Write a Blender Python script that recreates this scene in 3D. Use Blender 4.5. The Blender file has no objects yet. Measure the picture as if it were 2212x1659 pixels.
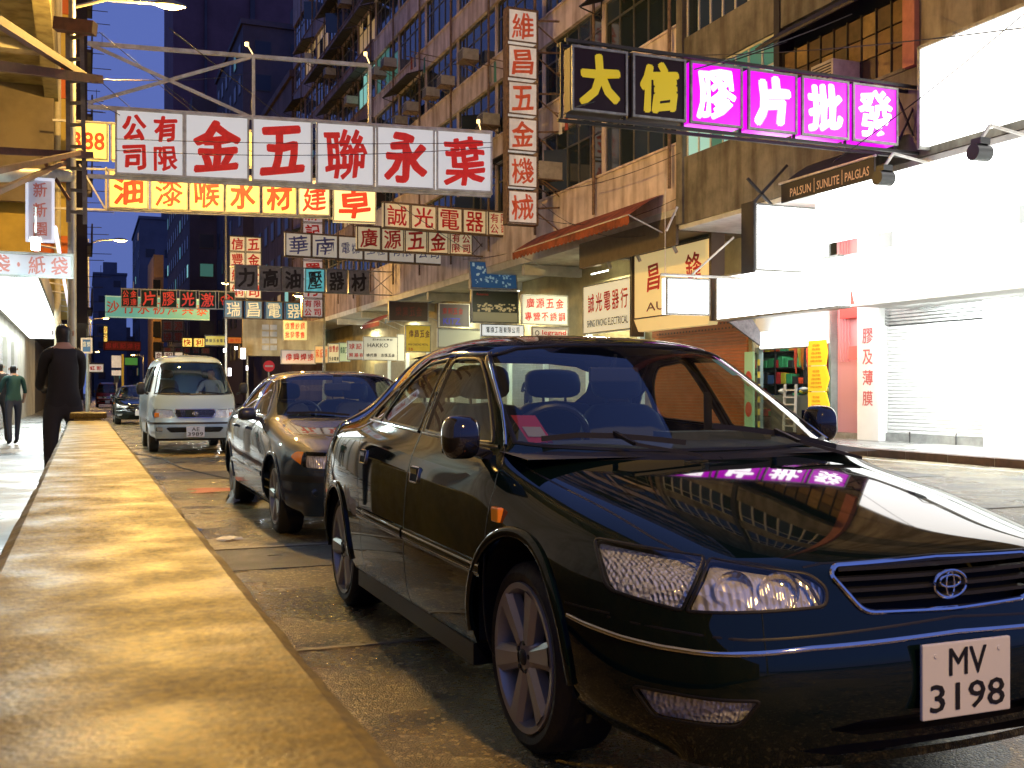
import bpy, bmesh, math, random
from math import sin, cos, pi, radians, atan2, sqrt, hypot
from mathutils import Vector, Matrix
from mathutils.bvhtree import BVHTree
random.seed(7)
S = bpy.context.scene
C = S.collection
# ---------------------------------------------------------------- camera
YAW = radians(21.93)
EYE = 1.2
cam = bpy.data.objects.new('camera', bpy.data.cameras.new('camera'))
C.objects.link(cam)
cam.location = (0, 0, EYE)
cam.rotation_euler = (radians(90), 0, -YAW)
cam.data.sensor_width = 36.0
cam.data.lens = 36.0 * 2300 / 2212
cam.data.shift_y = 0.0079
cam.data.clip_start = 0.02
cam.data.clip_end = 2000
cam.data.dof.use_dof = True
cam.data.dof.focus_distance = 6.5
cam.data.dof.aperture_fstop = 13.0
cam.data.dof.aperture_blades = 6
S.camera = cam
# ---------------------------------------------------------------- dusk sky
w = bpy.data.worlds.new('World')
S.world = w
w.use_nodes = True
nt = w.node_tree
bg = nt.nodes['Background']
sky = nt.nodes.new('ShaderNodeTexSky')
sky.sky_type = 'NISHITA'
sky.sun_disc = False
sky.sun_elevation = radians(-3.0)
sky.sun_rotation = radians(150)
sky.ozone_density = 6.0
sky.air_density = 1.0
sky.dust_density = 0.2
hs = nt.nodes.new('ShaderNodeHueSaturation')
hs.inputs['Saturation'].default_value = 1.1
hs.inputs['Hue'].default_value = 0.495
nt.links.new(sky.outputs['Color'], hs.inputs['Color'])
mixw = nt.nodes.new('ShaderNodeMix'); mixw.data_type = 'RGBA'
mixw.inputs['Factor'].default_value = 0.75
mixw.inputs[7].default_value = (0.047, 0.072, 0.205, 1)
nt.links.new(hs.outputs['Color'], mixw.inputs[6])
nt.links.new(mixw.outputs[2], bg.inputs['Color'])
bg.inputs['Strength'].default_value = 3.5
S.view_settings.view_transform = 'Standard'
S.view_settings.look = 'None'
S.view_settings.exposure = -0.3
S.view_settings.gamma = 1.0
S.cycles.use_denoising = True
S.cycles.max_bounces = 8
S.cycles.diffuse_bounces = 3
S.cycles.glossy_bounces = 4
S.cycles.transmission_bounces = 6
S.cycles.transparent_max_bounces = 10
S.cycles.sample_clamp_indirect = 4.0
S.cycles.caustics_reflective = False
S.cycles.caustics_refractive = False
S.cycles.use_light_tree = True

# ---------------------------------------------------------------- materials
MATS = {}
def _bsdf(name):
    m = bpy.data.materials.new(name); m.use_nodes = True
    return m, m.node_tree, m.node_tree.nodes['Principled BSDF']
def mat(name, col=(.5, .5, .5), rough=.6, metal=0., spec=.5, var=0., scale=6., bump=0., bscale=None,
        emit=None, es=0., coat=0., alpha=1., trans=0., streak=0., col2=None, thr=.5, wet=0.):
    """principled material with optional two-colour noise, vertical streaks, fine relief"""
    if name in MATS: return MATS[name]
    m, nt, b = _bsdf(name)
    b.inputs['Base Color'].default_value = (*col, 1)
    b.inputs['Roughness'].default_value = rough
    b.inputs['Metallic'].default_value = metal
    b.inputs['Specular IOR Level'].default_value = spec
    b.inputs['Coat Weight'].default_value = coat
    b.inputs['Coat Roughness'].default_value = .03
    b.inputs['Alpha'].default_value = alpha
    b.inputs['Transmission Weight'].default_value = trans
    if emit:
        b.inputs['Emission Color'].default_value = (*emit, 1)
        b.inputs['Emission Strength'].default_value = es
    L = nt.links
    tc = nt.nodes.new('ShaderNodeTexCoord')
    src = None
    if var or col2:
        n = nt.nodes.new('ShaderNodeTexNoise'); n.inputs['Scale'].default_value = scale
        n.inputs['Detail'].default_value = 6; n.inputs['Roughness'].default_value = .65
        g = nt.nodes.new('ShaderNodeNewGeometry')
        L.new(g.outputs['Position'], n.inputs['Vector'])
        r = nt.nodes.new('ShaderNodeValToRGB')
        c2 = col2 or tuple(c * (1 - var) for c in col)
        c1 = tuple(min(1, c * (1 + var * .35)) for c in col)
        r.color_ramp.elements[0].position = thr - .17; r.color_ramp.elements[1].position = thr + .13
        r.color_ramp.elements[0].color = (*c2, 1); r.color_ramp.elements[1].color = (*c1, 1)
        L.new(n.outputs['Fac'], r.inputs['Fac'])
        src = r.outputs['Color']
        if streak:
            mp = nt.nodes.new('ShaderNodeMapping'); mp.inputs['Scale'].default_value = (1.6, 1.6, .28)
            L.new(g.outputs['Position'], mp.inputs['Vector'])
            n2 = nt.nodes.new('ShaderNodeTexNoise'); n2.inputs['Scale'].default_value = 1.6; n2.inputs['Detail'].default_value = 5
            L.new(mp.outputs['Vector'], n2.inputs['Vector'])
            r2 = nt.nodes.new('ShaderNodeValToRGB')
            r2.color_ramp.elements[0].position = .36; r2.color_ramp.elements[1].position = .56
            k = 1 - streak
            r2.color_ramp.elements[0].color = (k, k * .93, k * .85, 1); r2.color_ramp.elements[1].color = (1, 1, 1, 1)
            L.new(n2.outputs['Fac'], r2.inputs['Fac'])
            mx = nt.nodes.new('ShaderNodeMix'); mx.data_type = 'RGBA'; mx.blend_type = 'MULTIPLY'
            mx.inputs['Factor'].default_value = 1
            L.new(src, mx.inputs[6]); L.new(r2.outputs['Color'], mx.inputs[7])
            src = mx.outputs[2]
        L.new(src, b.inputs['Base Color'])
        if wet:
            rr = nt.nodes.new('ShaderNodeMapRange')
            n3 = nt.nodes.new('ShaderNodeTexNoise'); n3.inputs['Scale'].default_value = .9; n3.inputs['Detail'].default_value = 4
            L.new(g.outputs['Position'], n3.inputs['Vector'])
            L.new(n3.outputs['Fac'], rr.inputs['Value'])
            rr.inputs['From Min'].default_value = .42; rr.inputs['From Max'].default_value = .6
            rr.inputs['To Min'].default_value = rough; rr.inputs['To Max'].default_value = max(.12, rough - wet)
            L.new(rr.outputs['Result'], b.inputs['Roughness'])
    if bump:
        g = nt.nodes.new('ShaderNodeNewGeometry')
        n = nt.nodes.new('ShaderNodeTexNoise'); n.inputs['Scale'].default_value = bscale or scale * 4
        n.inputs['Detail'].default_value = 4
        L.new(g.outputs['Position'], n.inputs['Vector'])
        bu = nt.nodes.new('ShaderNodeBump'); bu.inputs['Strength'].default_value = min(1, bump); bu.inputs['Distance'].default_value = .01 * max(1, bump)
        L.new(n.outputs['Fac'], bu.inputs['Height'])
        L.new(bu.outputs['Normal'], b.inputs['Normal'])
    MATS[name] = m
    return m
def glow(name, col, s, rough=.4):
    """a pale face that gives off light: lit boxes, bulbs, and surfaces whose light is put in as glow"""
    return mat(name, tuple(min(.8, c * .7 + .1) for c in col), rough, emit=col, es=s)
def glass(name, tint=(.8, .85, .85), refl=1.0, dark=.0):
    """thin clear pane: fresnel mirror over see-through"""
    if name in MATS: return MATS[name]
    m = bpy.data.materials.new(name); m.use_nodes = True
    nt = m.node_tree; nt.nodes.clear()
    out = nt.nodes.new('ShaderNodeOutputMaterial')
    gl = nt.nodes.new('ShaderNodeBsdfGlossy'); gl.inputs['Roughness'].default_value = .0
    gl.inputs['Color'].default_value = (refl, refl, refl, 1)
    tr = nt.nodes.new('ShaderNodeBsdfTransparent'); tr.inputs['Color'].default_value = (*tint, 1)
    lw = nt.nodes.new('ShaderNodeLayerWeight'); lw.inputs['Blend'].default_value = .5
    pw = nt.nodes.new('ShaderNodeMath'); pw.operation = 'POWER'; pw.inputs[1].default_value = 4.2
    ma = nt.nodes.new('ShaderNodeMath'); ma.operation = 'MULTIPLY_ADD'; ma.inputs[1].default_value = .93; ma.inputs[2].default_value = .06
    nt.links.new(lw.outputs['Facing'], pw.inputs[0]); nt.links.new(pw.outputs[0], ma.inputs[0])
    mx = nt.nodes.new('ShaderNodeMixShader')
    nt.links.new(ma.outputs[0], mx.inputs[0]); nt.links.new(tr.outputs[0], mx.inputs[1]); nt.links.new(gl.outputs[0], mx.inputs[2])
    nt.links.new(mx.outputs[0], out.inputs[0])
    MATS[name] = m
    return m

# ---------------------------------------------------------------- mesh builder
class MB:
    def __init__(s): s.v = []; s.f = []; s.m = []; s.cur = 0
    def add(s, vs, fs):
        o = len(s.v); s.v += [tuple(v) for v in vs]
        for f in fs: s.f.append(tuple(i + o for i in f)); s.m.append(s.cur)
        return s
    def box(s, x0, x1, y0, y1, z0, z1):
        if x1 < x0: x0, x1 = x1, x0
        if y1 < y0: y0, y1 = y1, y0
        if z1 < z0: z0, z1 = z1, z0
        return s.add([(x0,y0,z0),(x1,y0,z0),(x1,y1,z0),(x0,y1,z0),(x0,y0,z1),(x1,y0,z1),(x1,y1,z1),(x0,y1,z1)],
              [(0,3,2,1),(4,5,6,7),(0,1,5,4),(1,2,6,5),(2,3,7,6),(3,0,4,7)])
    def tube(s, pts, r, n=8, cap=True, r2=None):
        pts = [Vector(p) for p in pts]; rings = []
        for i, p in enumerate(pts):
            d = (pts[min(i+1, len(pts)-1)] - pts[max(i-1, 0)]).normalized()
            a = Vector((0,0,1)) if abs(d.z) < .95 else Vector((1,0,0))
            u = d.cross(a).normalized(); vv = u.cross(d)
            rr = r if r2 is None else r + (r2 - r) * i / max(1, len(pts)-1)
            rings.append([p + (u*cos(2*pi*k/n) + vv*sin(2*pi*k/n)) * rr for k in range(n)])
        vs = [v for R in rings for v in R]; fs = []
        for i in range(len(pts)-1):
            for k in range(n):
                a, b = i*n+k, i*n+(k+1)%n; fs.append((a, b, b+n, a+n))
        if cap: fs += [tuple(range(n)), tuple(reversed(range(len(vs)-n, len(vs))))]
        return s.add(vs, fs)
    def bar(s, p0, p1, w, h=None, up=(0,0,1)):
        h = h or w; p0 = Vector(p0); p1 = Vector(p1); d = (p1-p0).normalized(); up = Vector(up)
        if abs(d.dot(up)) > .98: up = Vector((0,1,0))
        a = d.cross(up).normalized(); b = a.cross(d); vs = []
        for p in (p0, p1):
            for i, j in ((-1,-1),(1,-1),(1,1),(-1,1)): vs.append(p + a*(i*w/2) + b*(j*h/2))
        return s.add(vs, [(0,3,2,1),(4,5,6,7),(0,1,5,4),(1,2,6,5),(2,3,7,6),(3,0,4,7)])
    def cyl(s, c, r, h, n=16, axis='z', r2=None):
        c = Vector(c); d = {'x': Vector((1,0,0)), 'y': Vector((0,1,0)), 'z': Vector((0,0,1))}[axis]
        return s.tube([c, c + d*h], r, n, r2=r2)
    def prism(s, poly, fn, d):
        """poly: 2-d outline, fn(a,b,c)->3-d, depth d"""
        n = len(poly)
        vs = [fn(a, b, 0) for a, b in poly] + [fn(a, b, d) for a, b in poly]
        return s.add(vs, [tuple(range(n)), tuple(reversed(range(n, 2*n)))] + [(i, i+n, (i+1)%n+n, (i+1)%n) for i in range(n)])
    def grid(s, fn, nu, nv):
        vs = [fn(i/nu, j/nv) for j in range(nv+1) for i in range(nu+1)]
        return s.add(vs, [(j*(nu+1)+i, j*(nu+1)+i+1, (j+1)*(nu+1)+i+1, (j+1)*(nu+1)+i) for j in range(nv) for i in range(nu)])
    def mesh(s, name, mats, off=(0,0,0), smooth=False, bevel=0):
        me = bpy.data.meshes.new(name)
        me.from_pydata([(x-off[0], y-off[1], z-off[2]) for x, y, z in s.v], [], s.f)
        if not isinstance(mats, (list, tuple)): mats = [mats]
        for m in mats: me.materials.append(m)
        if len(mats) > 1: me.polygons.foreach_set('material_index', s.m)
        if bevel or True:
            bm = bmesh.new(); bm.from_mesh(me)
            bmesh.ops.recalc_face_normals(bm, faces=bm.faces)
            if bevel: bmesh.ops.bevel(bm, geom=bm.edges[:] , offset=bevel, segments=2, affect='EDGES', profile=.6)
            bm.to_mesh(me); bm.free()
        if smooth:
            me.polygons.foreach_set('use_smooth', [True]*len(me.polygons))
            try: me.set_sharp_from_angle(angle=radians(40))
            except Exception: pass
        me.update()
        return me

OFF = {}
def thing(name, label, cat, loc=(0,0,0), rz=0., group=None):
    o = bpy.data.objects.new(name, None); o.empty_display_size = .2; C.objects.link(o)
    o.location = loc; o.rotation_euler = (0, 0, rz)
    o['label'] = label; o['category'] = cat
    if group: o['group'] = group
    OFF[o] = Vector(loc) if rz == 0 else Vector((0,0,0))
    return o
def part(name, mb, m, parent, smooth=False, bevel=0, label=None, local=False):
    off = (0,0,0) if local else OFF[parent]
    me = mb.mesh(name, m, off, smooth, bevel) if isinstance(mb, MB) else mb
    o = bpy.data.objects.new(name, me); C.objects.link(o); o.parent = parent
    OFF[o] = Vector(off)
    if label: o['label'] = label
    return o
def solo(name, mb, m, label, cat, group=None, smooth=False, bevel=0):
    if isinstance(mb, MB):
        xs = [v[0] for v in mb.v]; ys = [v[1] for v in mb.v]; zs = [v[2] for v in mb.v]
        base = ((min(xs)+max(xs))/2, (min(ys)+max(ys))/2, min(zs))
        me = mb.mesh(name, m, base, smooth, bevel)
    else: me = mb; base = (0,0,0)
    o = bpy.data.objects.new(name, me); C.objects.link(o); o.location = base
    o['label'] = label; o['category'] = cat
    if group: o['group'] = group
    OFF[o] = Vector(base)
    return o
def struct(name, mb, m, smooth=False, kind='structure', label=None):
    o = bpy.data.objects.new(name, mb.mesh(name, m, (0,0,0), smooth)); C.objects.link(o)
    o['kind'] = kind
    if label: o['label'] = label
    OFF[o] = Vector((0,0,0))
    return o
def inst(name, me, parent, loc, rz=0., scale=None, label=None):
    """a further piece sharing mesh data; loc in the world frame of an unrotated parent"""
    o = bpy.data.objects.new(name, me); C.objects.link(o); o.parent = parent
    o.location = Vector(loc) - OFF[parent]; o.rotation_euler = (0,0,rz)
    if scale: o.scale = scale
    OFF[o] = Vector(loc)
    if label: o['label'] = label
    return o
def kids(o): return [c for c in bpy.data.objects if c.parent == o]
def dup(root, loc, rz, label, swap=None):
    r = root.copy(); C.objects.link(r); r.location = loc; r.rotation_euler = (0,0,rz); r['label'] = label
    def rec(src, dst):
        for ch in TREE.get(src, []):
            c = ch.copy(); C.objects.link(c); c.parent = dst
            if swap: swap(c)
            rec(ch, c)
    TREE.clear()
    for o in bpy.data.objects:
        if o.parent: TREE.setdefault(o.parent, []).append(o)
    rec(root, r)
    return r
TREE = {}

# ---------------------------------------------------------------- picture geometry (used to work out where things stand)
CS, SN = cos(YAW), sin(YAW)
def W(u, v, zc):
    """point at forward distance zc seen at (u, v) of a 2212-wide picture"""
    xc = (u - 1106) / 2300 * zc
    return Vector((xc*CS + zc*SN, -xc*SN + zc*CS, EYE - (v - 847) / 2300 * zc))
def depthX(u, X): return X * 2300 / CS / (u - 180)
def WX(u, v, X): return W(u, v, depthX(u, X))
def depthY(u, Y):
    k = (u - 1106) / 2300
    return Y / (CS - k*SN)
def WY(u, v, Y): return W(u, v, depthY(u, Y))

# ---------------------------------------------------------------- lettering
GL = {}
def glyph(ch, bold=.03, fit=True, brush=0.0):
    key = (ch, bold, fit, brush)
    if key in GL: return GL[key]
    c = bpy.data.curves.new('t', 'FONT'); c.body = ch; c.size = 1; c.offset = bold; c.resolution_u = 2
    o = bpy.data.objects.new('t', c); C.objects.link(o)
    me = bpy.data.meshes.new_from_object(o.evaluated_get(bpy.context.evaluated_depsgraph_get()))
    bpy.data.objects.remove(o); bpy.data.curves.remove(c)
    vs = [(v.co.x, v.co.y) for v in me.vertices]; fs = [tuple(p.vertices) for p in me.polygons]
    bpy.data.meshes.remove(me)
    if not vs: GL[key] = ([], [], 1, 1); return GL[key]
    if brush:
        # horizontals rise to the right and swell at their ends, as a brush leaves them
        vs = [(x + .035*sin(y*5.1), y + brush*(x-.5) + .018*sin(x*9+y*3)) for x, y in vs]
    x0 = min(v[0] for v in vs); x1 = max(v[0] for v in vs); y0 = min(v[1] for v in vs); y1 = max(v[1] for v in vs)
    w_, h_ = x1-x0, y1-y0
    if fit: vs = [((x-x0)/w_-.5, (y-y0)/h_-.5) for x, y in vs]
    else: vs = [(x-(x0+x1)/2, y-(y0+y1)/2) for x, y in vs]
    GL[key] = (vs, fs, w_, h_)
    return GL[key]
def put(mb, ch, cx, cz, w_, h_, y=0., bold=.03, brush=.0, depth=.0):
    """write one character into mb in the local x-z plane, centred at (cx, cz); heavy strokes are built from shifted passes"""
    vs, fs, _, _ = glyph(ch, .006, True, brush)
    if not vs: return
    k = max(0, bold-.008)*.85*(1 if len(vs) < 60 else .62 if len(vs) < 90 else .42)
    sh_ = [(0,0)] + [(k*.9*cos(t), k*.75*sin(t)) for t in (.3,1.1,1.9,2.7,3.5,4.3,5.1,5.9)] if k > 0 else [(0,0)]
    for i, (dx, dz) in enumerate(sh_):
        mb.add([(cx + (a*(1-k*2)+dx)*w_, y - .0004*i, cz + (b*(1-k)+dz)*h_) for a, b in vs], fs)
def put_line(mb, text, cx, cz, h_, y=0., bold=.02, width=None):
    """a run of latin text as one line, centred"""
    vs, fs, gw, gh = glyph(text, .0, True)
    if not vs: return
    w_ = width if width else h_ * gw / gh
    k = bold*.8*h_
    for i, (dx, dz) in enumerate(((0,0),(k,k),(-k,-k),(-k,k),(k,-k))):
        mb.add([(cx + a*w_ + dx, y - .0003*i, cz + b*h_ + dz) for a, b in vs], fs)
M_seal = mat('black_seal', (.006,.006,.006), .5)
M_blackp = mat('black_plastic', (.010,.010,.011), .42)

def part_islands(name, mb, m, parent, local=True, **k):
    """every connected piece of mb becomes a part of its own"""
    par = list(range(len(mb.v)))
    def find(i):
        while par[i] != i: par[i] = par[par[i]]; i = par[i]
        return i
    for f in mb.f:
        for q in f[1:]: par[find(q)] = find(f[0])
    groups = {}
    for f in mb.f: groups.setdefault(find(f[0]), []).append(f)
    out = []
    for fs in groups.values():
        idx = {}; n = MB()
        for f in fs:
            for q in f:
                if q not in idx: idx[q] = len(n.v); n.v.append(mb.v[q])
        n.f = [tuple(idx[q] for q in f) for f in fs]; n.m = [0]*len(n.f)
        out.append(part(name, n, m, parent, local=local, **k))
    return out
# ================================================================ ground, road, pavements
M_asphalt = mat('asphalt', (.085,.078,.068), .38, var=.55, scale=2.2, bump=1.0, bscale=120, wet=.2, thr=.45)
def rich_asphalt():
    m = M_asphalt; nt = m.node_tree; b = nt.nodes['Principled BSDF']; L = nt.links
    g = nt.nodes.new('ShaderNodeNewGeometry')
    # coarse stones with lamp glints painted into their colour, plus worn darker patches
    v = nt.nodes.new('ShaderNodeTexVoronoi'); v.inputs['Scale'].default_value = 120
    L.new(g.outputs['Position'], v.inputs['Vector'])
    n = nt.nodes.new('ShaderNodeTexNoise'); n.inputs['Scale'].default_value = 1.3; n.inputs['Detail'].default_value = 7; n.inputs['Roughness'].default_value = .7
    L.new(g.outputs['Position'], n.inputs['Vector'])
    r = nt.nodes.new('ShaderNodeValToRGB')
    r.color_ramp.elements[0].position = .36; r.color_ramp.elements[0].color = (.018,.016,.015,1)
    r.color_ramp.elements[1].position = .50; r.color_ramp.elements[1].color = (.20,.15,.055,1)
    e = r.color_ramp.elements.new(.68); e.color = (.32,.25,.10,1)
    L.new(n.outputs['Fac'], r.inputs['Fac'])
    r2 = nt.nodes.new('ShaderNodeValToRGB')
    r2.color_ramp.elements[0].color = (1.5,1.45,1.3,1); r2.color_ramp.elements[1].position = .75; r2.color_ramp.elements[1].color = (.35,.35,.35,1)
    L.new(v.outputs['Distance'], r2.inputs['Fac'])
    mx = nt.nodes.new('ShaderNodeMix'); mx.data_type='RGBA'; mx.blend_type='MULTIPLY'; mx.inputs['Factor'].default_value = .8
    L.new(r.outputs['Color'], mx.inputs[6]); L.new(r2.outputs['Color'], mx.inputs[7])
    # single gold lamp glints painted in as pale specks
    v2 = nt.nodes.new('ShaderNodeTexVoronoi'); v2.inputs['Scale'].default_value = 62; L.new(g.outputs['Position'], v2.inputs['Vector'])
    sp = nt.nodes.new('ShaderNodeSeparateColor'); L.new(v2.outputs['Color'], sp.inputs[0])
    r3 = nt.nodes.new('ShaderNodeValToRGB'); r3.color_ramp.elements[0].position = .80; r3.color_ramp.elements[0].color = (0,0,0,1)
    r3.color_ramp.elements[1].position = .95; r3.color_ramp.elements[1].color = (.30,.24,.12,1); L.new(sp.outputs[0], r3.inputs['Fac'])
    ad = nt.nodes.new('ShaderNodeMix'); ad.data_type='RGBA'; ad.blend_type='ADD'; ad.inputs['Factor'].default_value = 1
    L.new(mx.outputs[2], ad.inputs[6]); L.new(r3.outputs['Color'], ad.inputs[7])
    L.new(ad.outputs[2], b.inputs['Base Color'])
    bu = nt.nodes.new('ShaderNodeBump'); bu.inputs['Strength'].default_value = .8; bu.inputs['Distance'].default_value = .006; bu.invert = True
    L.new(v.outputs['Distance'], bu.inputs['Height'])
    n2 = nt.nodes.new('ShaderNodeTexNoise'); n2.inputs['Scale'].default_value = 260; n2.inputs['Detail'].default_value = 3
    L.new(g.outputs['Position'], n2.inputs['Vector'])
    bu2 = nt.nodes.new('ShaderNodeBump'); bu2.inputs['Strength'].default_value = .5; bu2.inputs['Distance'].default_value = .004
    L.new(n2.outputs['Fac'], bu2.inputs['Height']); L.new(bu.outputs['Normal'], bu2.inputs['Normal'])
    L.new(bu2.outputs['Normal'], b.inputs['Normal'])
rich_asphalt()
M_asph2 = mat('patched_asphalt', (.045,.042,.04), .5, var=.4, scale=5, bump=1, bscale=150, wet=.3)
M_pave = mat('pavement_concrete', (.26,.26,.25), .45, var=.35, scale=2.5, bump=.4, bscale=60, wet=.25)
M_kerb = mat('kerb_granite', (.09,.05,.04), .55, var=.4, scale=8, bump=.5, bscale=60)
M_conc = mat('concrete', (.30,.28,.24), .6, var=.4, scale=3, bump=.5, bscale=40)
M_white_line = mat('road_paint', (.62,.62,.58), .5, var=.5, scale=12)

struct('ground', MB().box(-600,600,-300,900,-.9,-.05), mat('earth', (.06,.055,.05), .9, var=.3, scale=.3))
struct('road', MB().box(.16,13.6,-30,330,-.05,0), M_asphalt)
mb = MB(); mb.box(-30,.0,-30,330,-.05,.12); struct('pavement', mb, M_pave)
mb = MB(); mb.box(13.85,60,-30,330,-.05,.13); struct('pavement', mb, M_pave)
# kerb stones, each one its own piece
def kerb(name_loc, x0, x1, y0, y1, h, m, n):
    st = None
    base = bpy.data.objects.new('kerb', MB().box(x0+.01, x1-.01, y0, y1, -.05, h-.012).mesh('kerb', M_conc)); C.objects.link(base); base['kind'] = 'structure'
    OFF[base] = Vector((0,0,0))
    L = (y1-y0)/n
    me = MB().box(0, x1-x0, .008, L-.008, 0, h+.05).mesh('kerb_stone', m, bevel=.012)
    for i in range(n):
        inst('kerb_stone', me, base, (x0, y0+i*L, -.05+random.uniform(-.003,.003)))
kerb('l', -.0, .16, 9.9, 75, .125, M_kerb, 60)
kerb('r', 13.6, 13.85, 8, 60, .14, M_kerb, 52)
# asphalt repairs and joints in the carriageway
mb = MB()
for (x0,x1,y0,y1) in ((.5,2.0,7.3,8.25),(.9,6.4,15.2,16.6),(3.2,7.6,24,27.5),(8.2,11.4,11.8,13.6)):
    mb.box(x0,x1,y0,y1,.0005,.005)
struct('road_repair', mb, M_asph2)
mb = MB()
mb.box(.17,13.59,8.3,8.42,.001,.009); mb.box(.17,6,4.93,4.97,.001,.006)
struct('road_joint', mb, mat('joint_tar', (.22,.2,.15), .5, var=.3, scale=10, bump=.6))
mb = MB(); mb.box(12.95,13.05,5,60,.001,.006)
for y in range(9, 90, 6): mb.box(6.9,7.02,y,y+2.4,.001,.006)
struct('road_line', mb, M_white_line)
mb = MB()
pts = [(.9,22,.012),(1.3,20,.012),(1.42,17.5,.012),(1.75,15.5,.012),(2.5,12.6,.012)]
mb.tube(pts, .011, 5); solo('cable', mb, mat('rope_dark', (.03,.03,.03), .7), 'thin dark cord lying across the road in front of the van', 'cord')
# ---------------------------------------------------------------- the parapet that fills the left foreground
M_wall = mat('parapet_stone', (.21,.15,.018), .6, spec=.22, var=.30, scale=1.9, bump=.14, bscale=170, thr=.50, streak=0)  # sodium yellow of the lamps is partly put into this colour
def rich_wall():
    nt = M_wall.node_tree; b = nt.nodes['Principled BSDF']; L = nt.links
    g = nt.nodes.new('ShaderNodeNewGeometry')
    n = nt.nodes.new('ShaderNodeTexNoise'); n.inputs['Scale'].default_value = 9; n.inputs['Detail'].default_value = 5
    L.new(g.outputs['Position'], n.inputs['Vector'])
    mr = nt.nodes.new('ShaderNodeMapRange'); mr.inputs['From Min'].default_value = .35; mr.inputs['From Max'].default_value = .7
    mr.inputs['To Min'].default_value = .37; mr.inputs['To Max'].default_value = .62
    L.new(n.outputs['Fac'], mr.inputs['Value']); L.new(mr.outputs['Result'], b.inputs['Roughness'])
    # aggregate speckle over the stains
    src = b.inputs['Base Color'].links[0].from_socket
    v = nt.nodes.new('ShaderNodeTexNoise'); v.inputs['Scale'].default_value = 90; v.inputs['Detail'].default_value = 5; v.inputs['Roughness'].default_value = .8
    L.new(g.outputs['Position'], v.inputs['Vector'])
    r = nt.nodes.new('ShaderNodeValToRGB'); r.color_ramp.elements[0].position = .38; r.color_ramp.elements[0].color = (.45,.42,.38,1)
    r.color_ramp.elements[1].position = .62; r.color_ramp.elements[1].color = (1.35,1.3,1.2,1)
    L.new(v.outputs['Fac'], r.inputs['Fac'])
    mx = nt.nodes.new('ShaderNodeMix'); mx.data_type='RGBA'; mx.blend_type='MULTIPLY'; mx.inputs['Factor'].default_value = 1
    L.new(src, mx.inputs[6]); L.new(r.outputs['Color'], mx.inputs[7]); 
    n2 = nt.nodes.new('ShaderNodeTexNoise'); n2.inputs['Scale'].default_value = 1.1; n2.inputs['Detail'].default_value = 8; n2.inputs['Roughness'].default_value = .7
    L.new(g.outputs['Position'], n2.inputs['Vector'])
    r2 = nt.nodes.new('ShaderNodeValToRGB'); r2.color_ramp.elements[0].position = .40; r2.color_ramp.elements[0].color = (.42,.36,.30,1)
    r2.color_ramp.elements[1].position = .55; r2.color_ramp.elements[1].color = (1,1,1,1)
    L.new(n2.outputs['Fac'], r2.inputs['Fac'])
    m2 = nt.nodes.new('ShaderNodeMix'); m2.data_type='RGBA'; m2.blend_type='MULTIPLY'; m2.inputs['Factor'].default_value = .6
    L.new(mx.outputs[2], m2.inputs[6]); L.new(r2.outputs['Color'], m2.inputs[7]); L.new(m2.outputs[2], b.inputs['Base Color'])
rich_wall()
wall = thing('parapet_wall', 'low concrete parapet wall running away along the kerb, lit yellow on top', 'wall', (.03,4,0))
mb = MB(); rj = random.Random(12); ny = 260; ring = [(-.115,.10),(-.115,.955),(-.108,.970),(-.095,.975),(0.,.976),(.09,.976),(.165,.975),(.178,.970),(.185,.955),(.185,.10)]
vs = []; chip = [0, 0]
for i in range(ny+1):
    y = -1.5+10.55*i/ny
    for s_ in (0, 1):
        chip[s_] = chip[s_]*.6 + rj.uniform(-.0016,.0016) + (rj.uniform(.002,.007) if rj.random() < .05 else 0)
    for k, (x, z) in enumerate(ring):
        c_ = chip[0] if k in (1,2) else chip[1] if k in (7,8) else 0
        vs.append((x + (c_ if k < 5 else -c_), y, z - abs(c_)*.7 + rj.uniform(-.0006,.0006)))
nr = len(ring)
mb.add(vs, [(i*nr+k, i*nr+k+1, (i+1)*nr+k+1, (i+1)*nr+k) for i in range(ny) for k in range(nr-1)] + [tuple(range(nr)), tuple(ny*nr+k for k in range(nr))])
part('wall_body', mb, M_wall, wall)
mb = MB(); mb.box(-.07,.135,9.06,9.55,.10,.99); mb.box(-.10,.175,9.06,9.62,.99,1.035)
part('end_pier', mb, M_wall, wall, bevel=.01)
# ---------------------------------------------------------------- litter on the road
def rag(name, x, y, s, m, label, cat='litter', h=.12, z=0.006, seed=1):
    rnd = random.Random(seed); mb = MB(); n = 10
    ph = [rnd.uniform(0, 6.3) for _ in range(6)]
    def fn(a, b_):
        r = sqrt(max(0, 1 - ((a-.5)**2 + (b_-.5)**2)*3.2))
        zz = h*r*(.55+.3*sin(a*11+ph[0])*cos(b_*9+ph[1])+.25*sin(a*23+b_*17+ph[2]))
        return (x+(a-.5)*s*(1+.2*sin(b_*7+ph[3])), y+(b_-.5)*s*(1+.25*sin(a*6+ph[4])), z+max(0, zz))
    mb.grid(fn, n, n)
    return solo(name, mb, m, label, cat, smooth=True)
M_bag = mat('plastic_film', (.62,.64,.62), .25, trans=.0, spec=.6)
rag('plastic_bag', .42, 10.6, .62, M_bag, 'crumpled white plastic bag lying against the kerb past the parapet', 'plastic bag', .42, seed=3)
rag('plastic_bag', 1.6, 11.9, .3, M_bag, 'small torn plastic bag standing up on the road beside the cord', 'plastic bag', .22, seed=4)
rag('paper_scrap', .8, 9.6, .26, mat('blue_paper', (.05,.12,.35), .6), 'blue crumpled wrapper in the gutter before the parked saloons', 'litter', .05, seed=5)
rag('paper_scrap', 1.5, 13.4, .55, mat('red_paper', (.4,.06,.04), .6), 'flattened red paper on the road in front of the silver van', 'litter', .02, seed=6)
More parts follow.
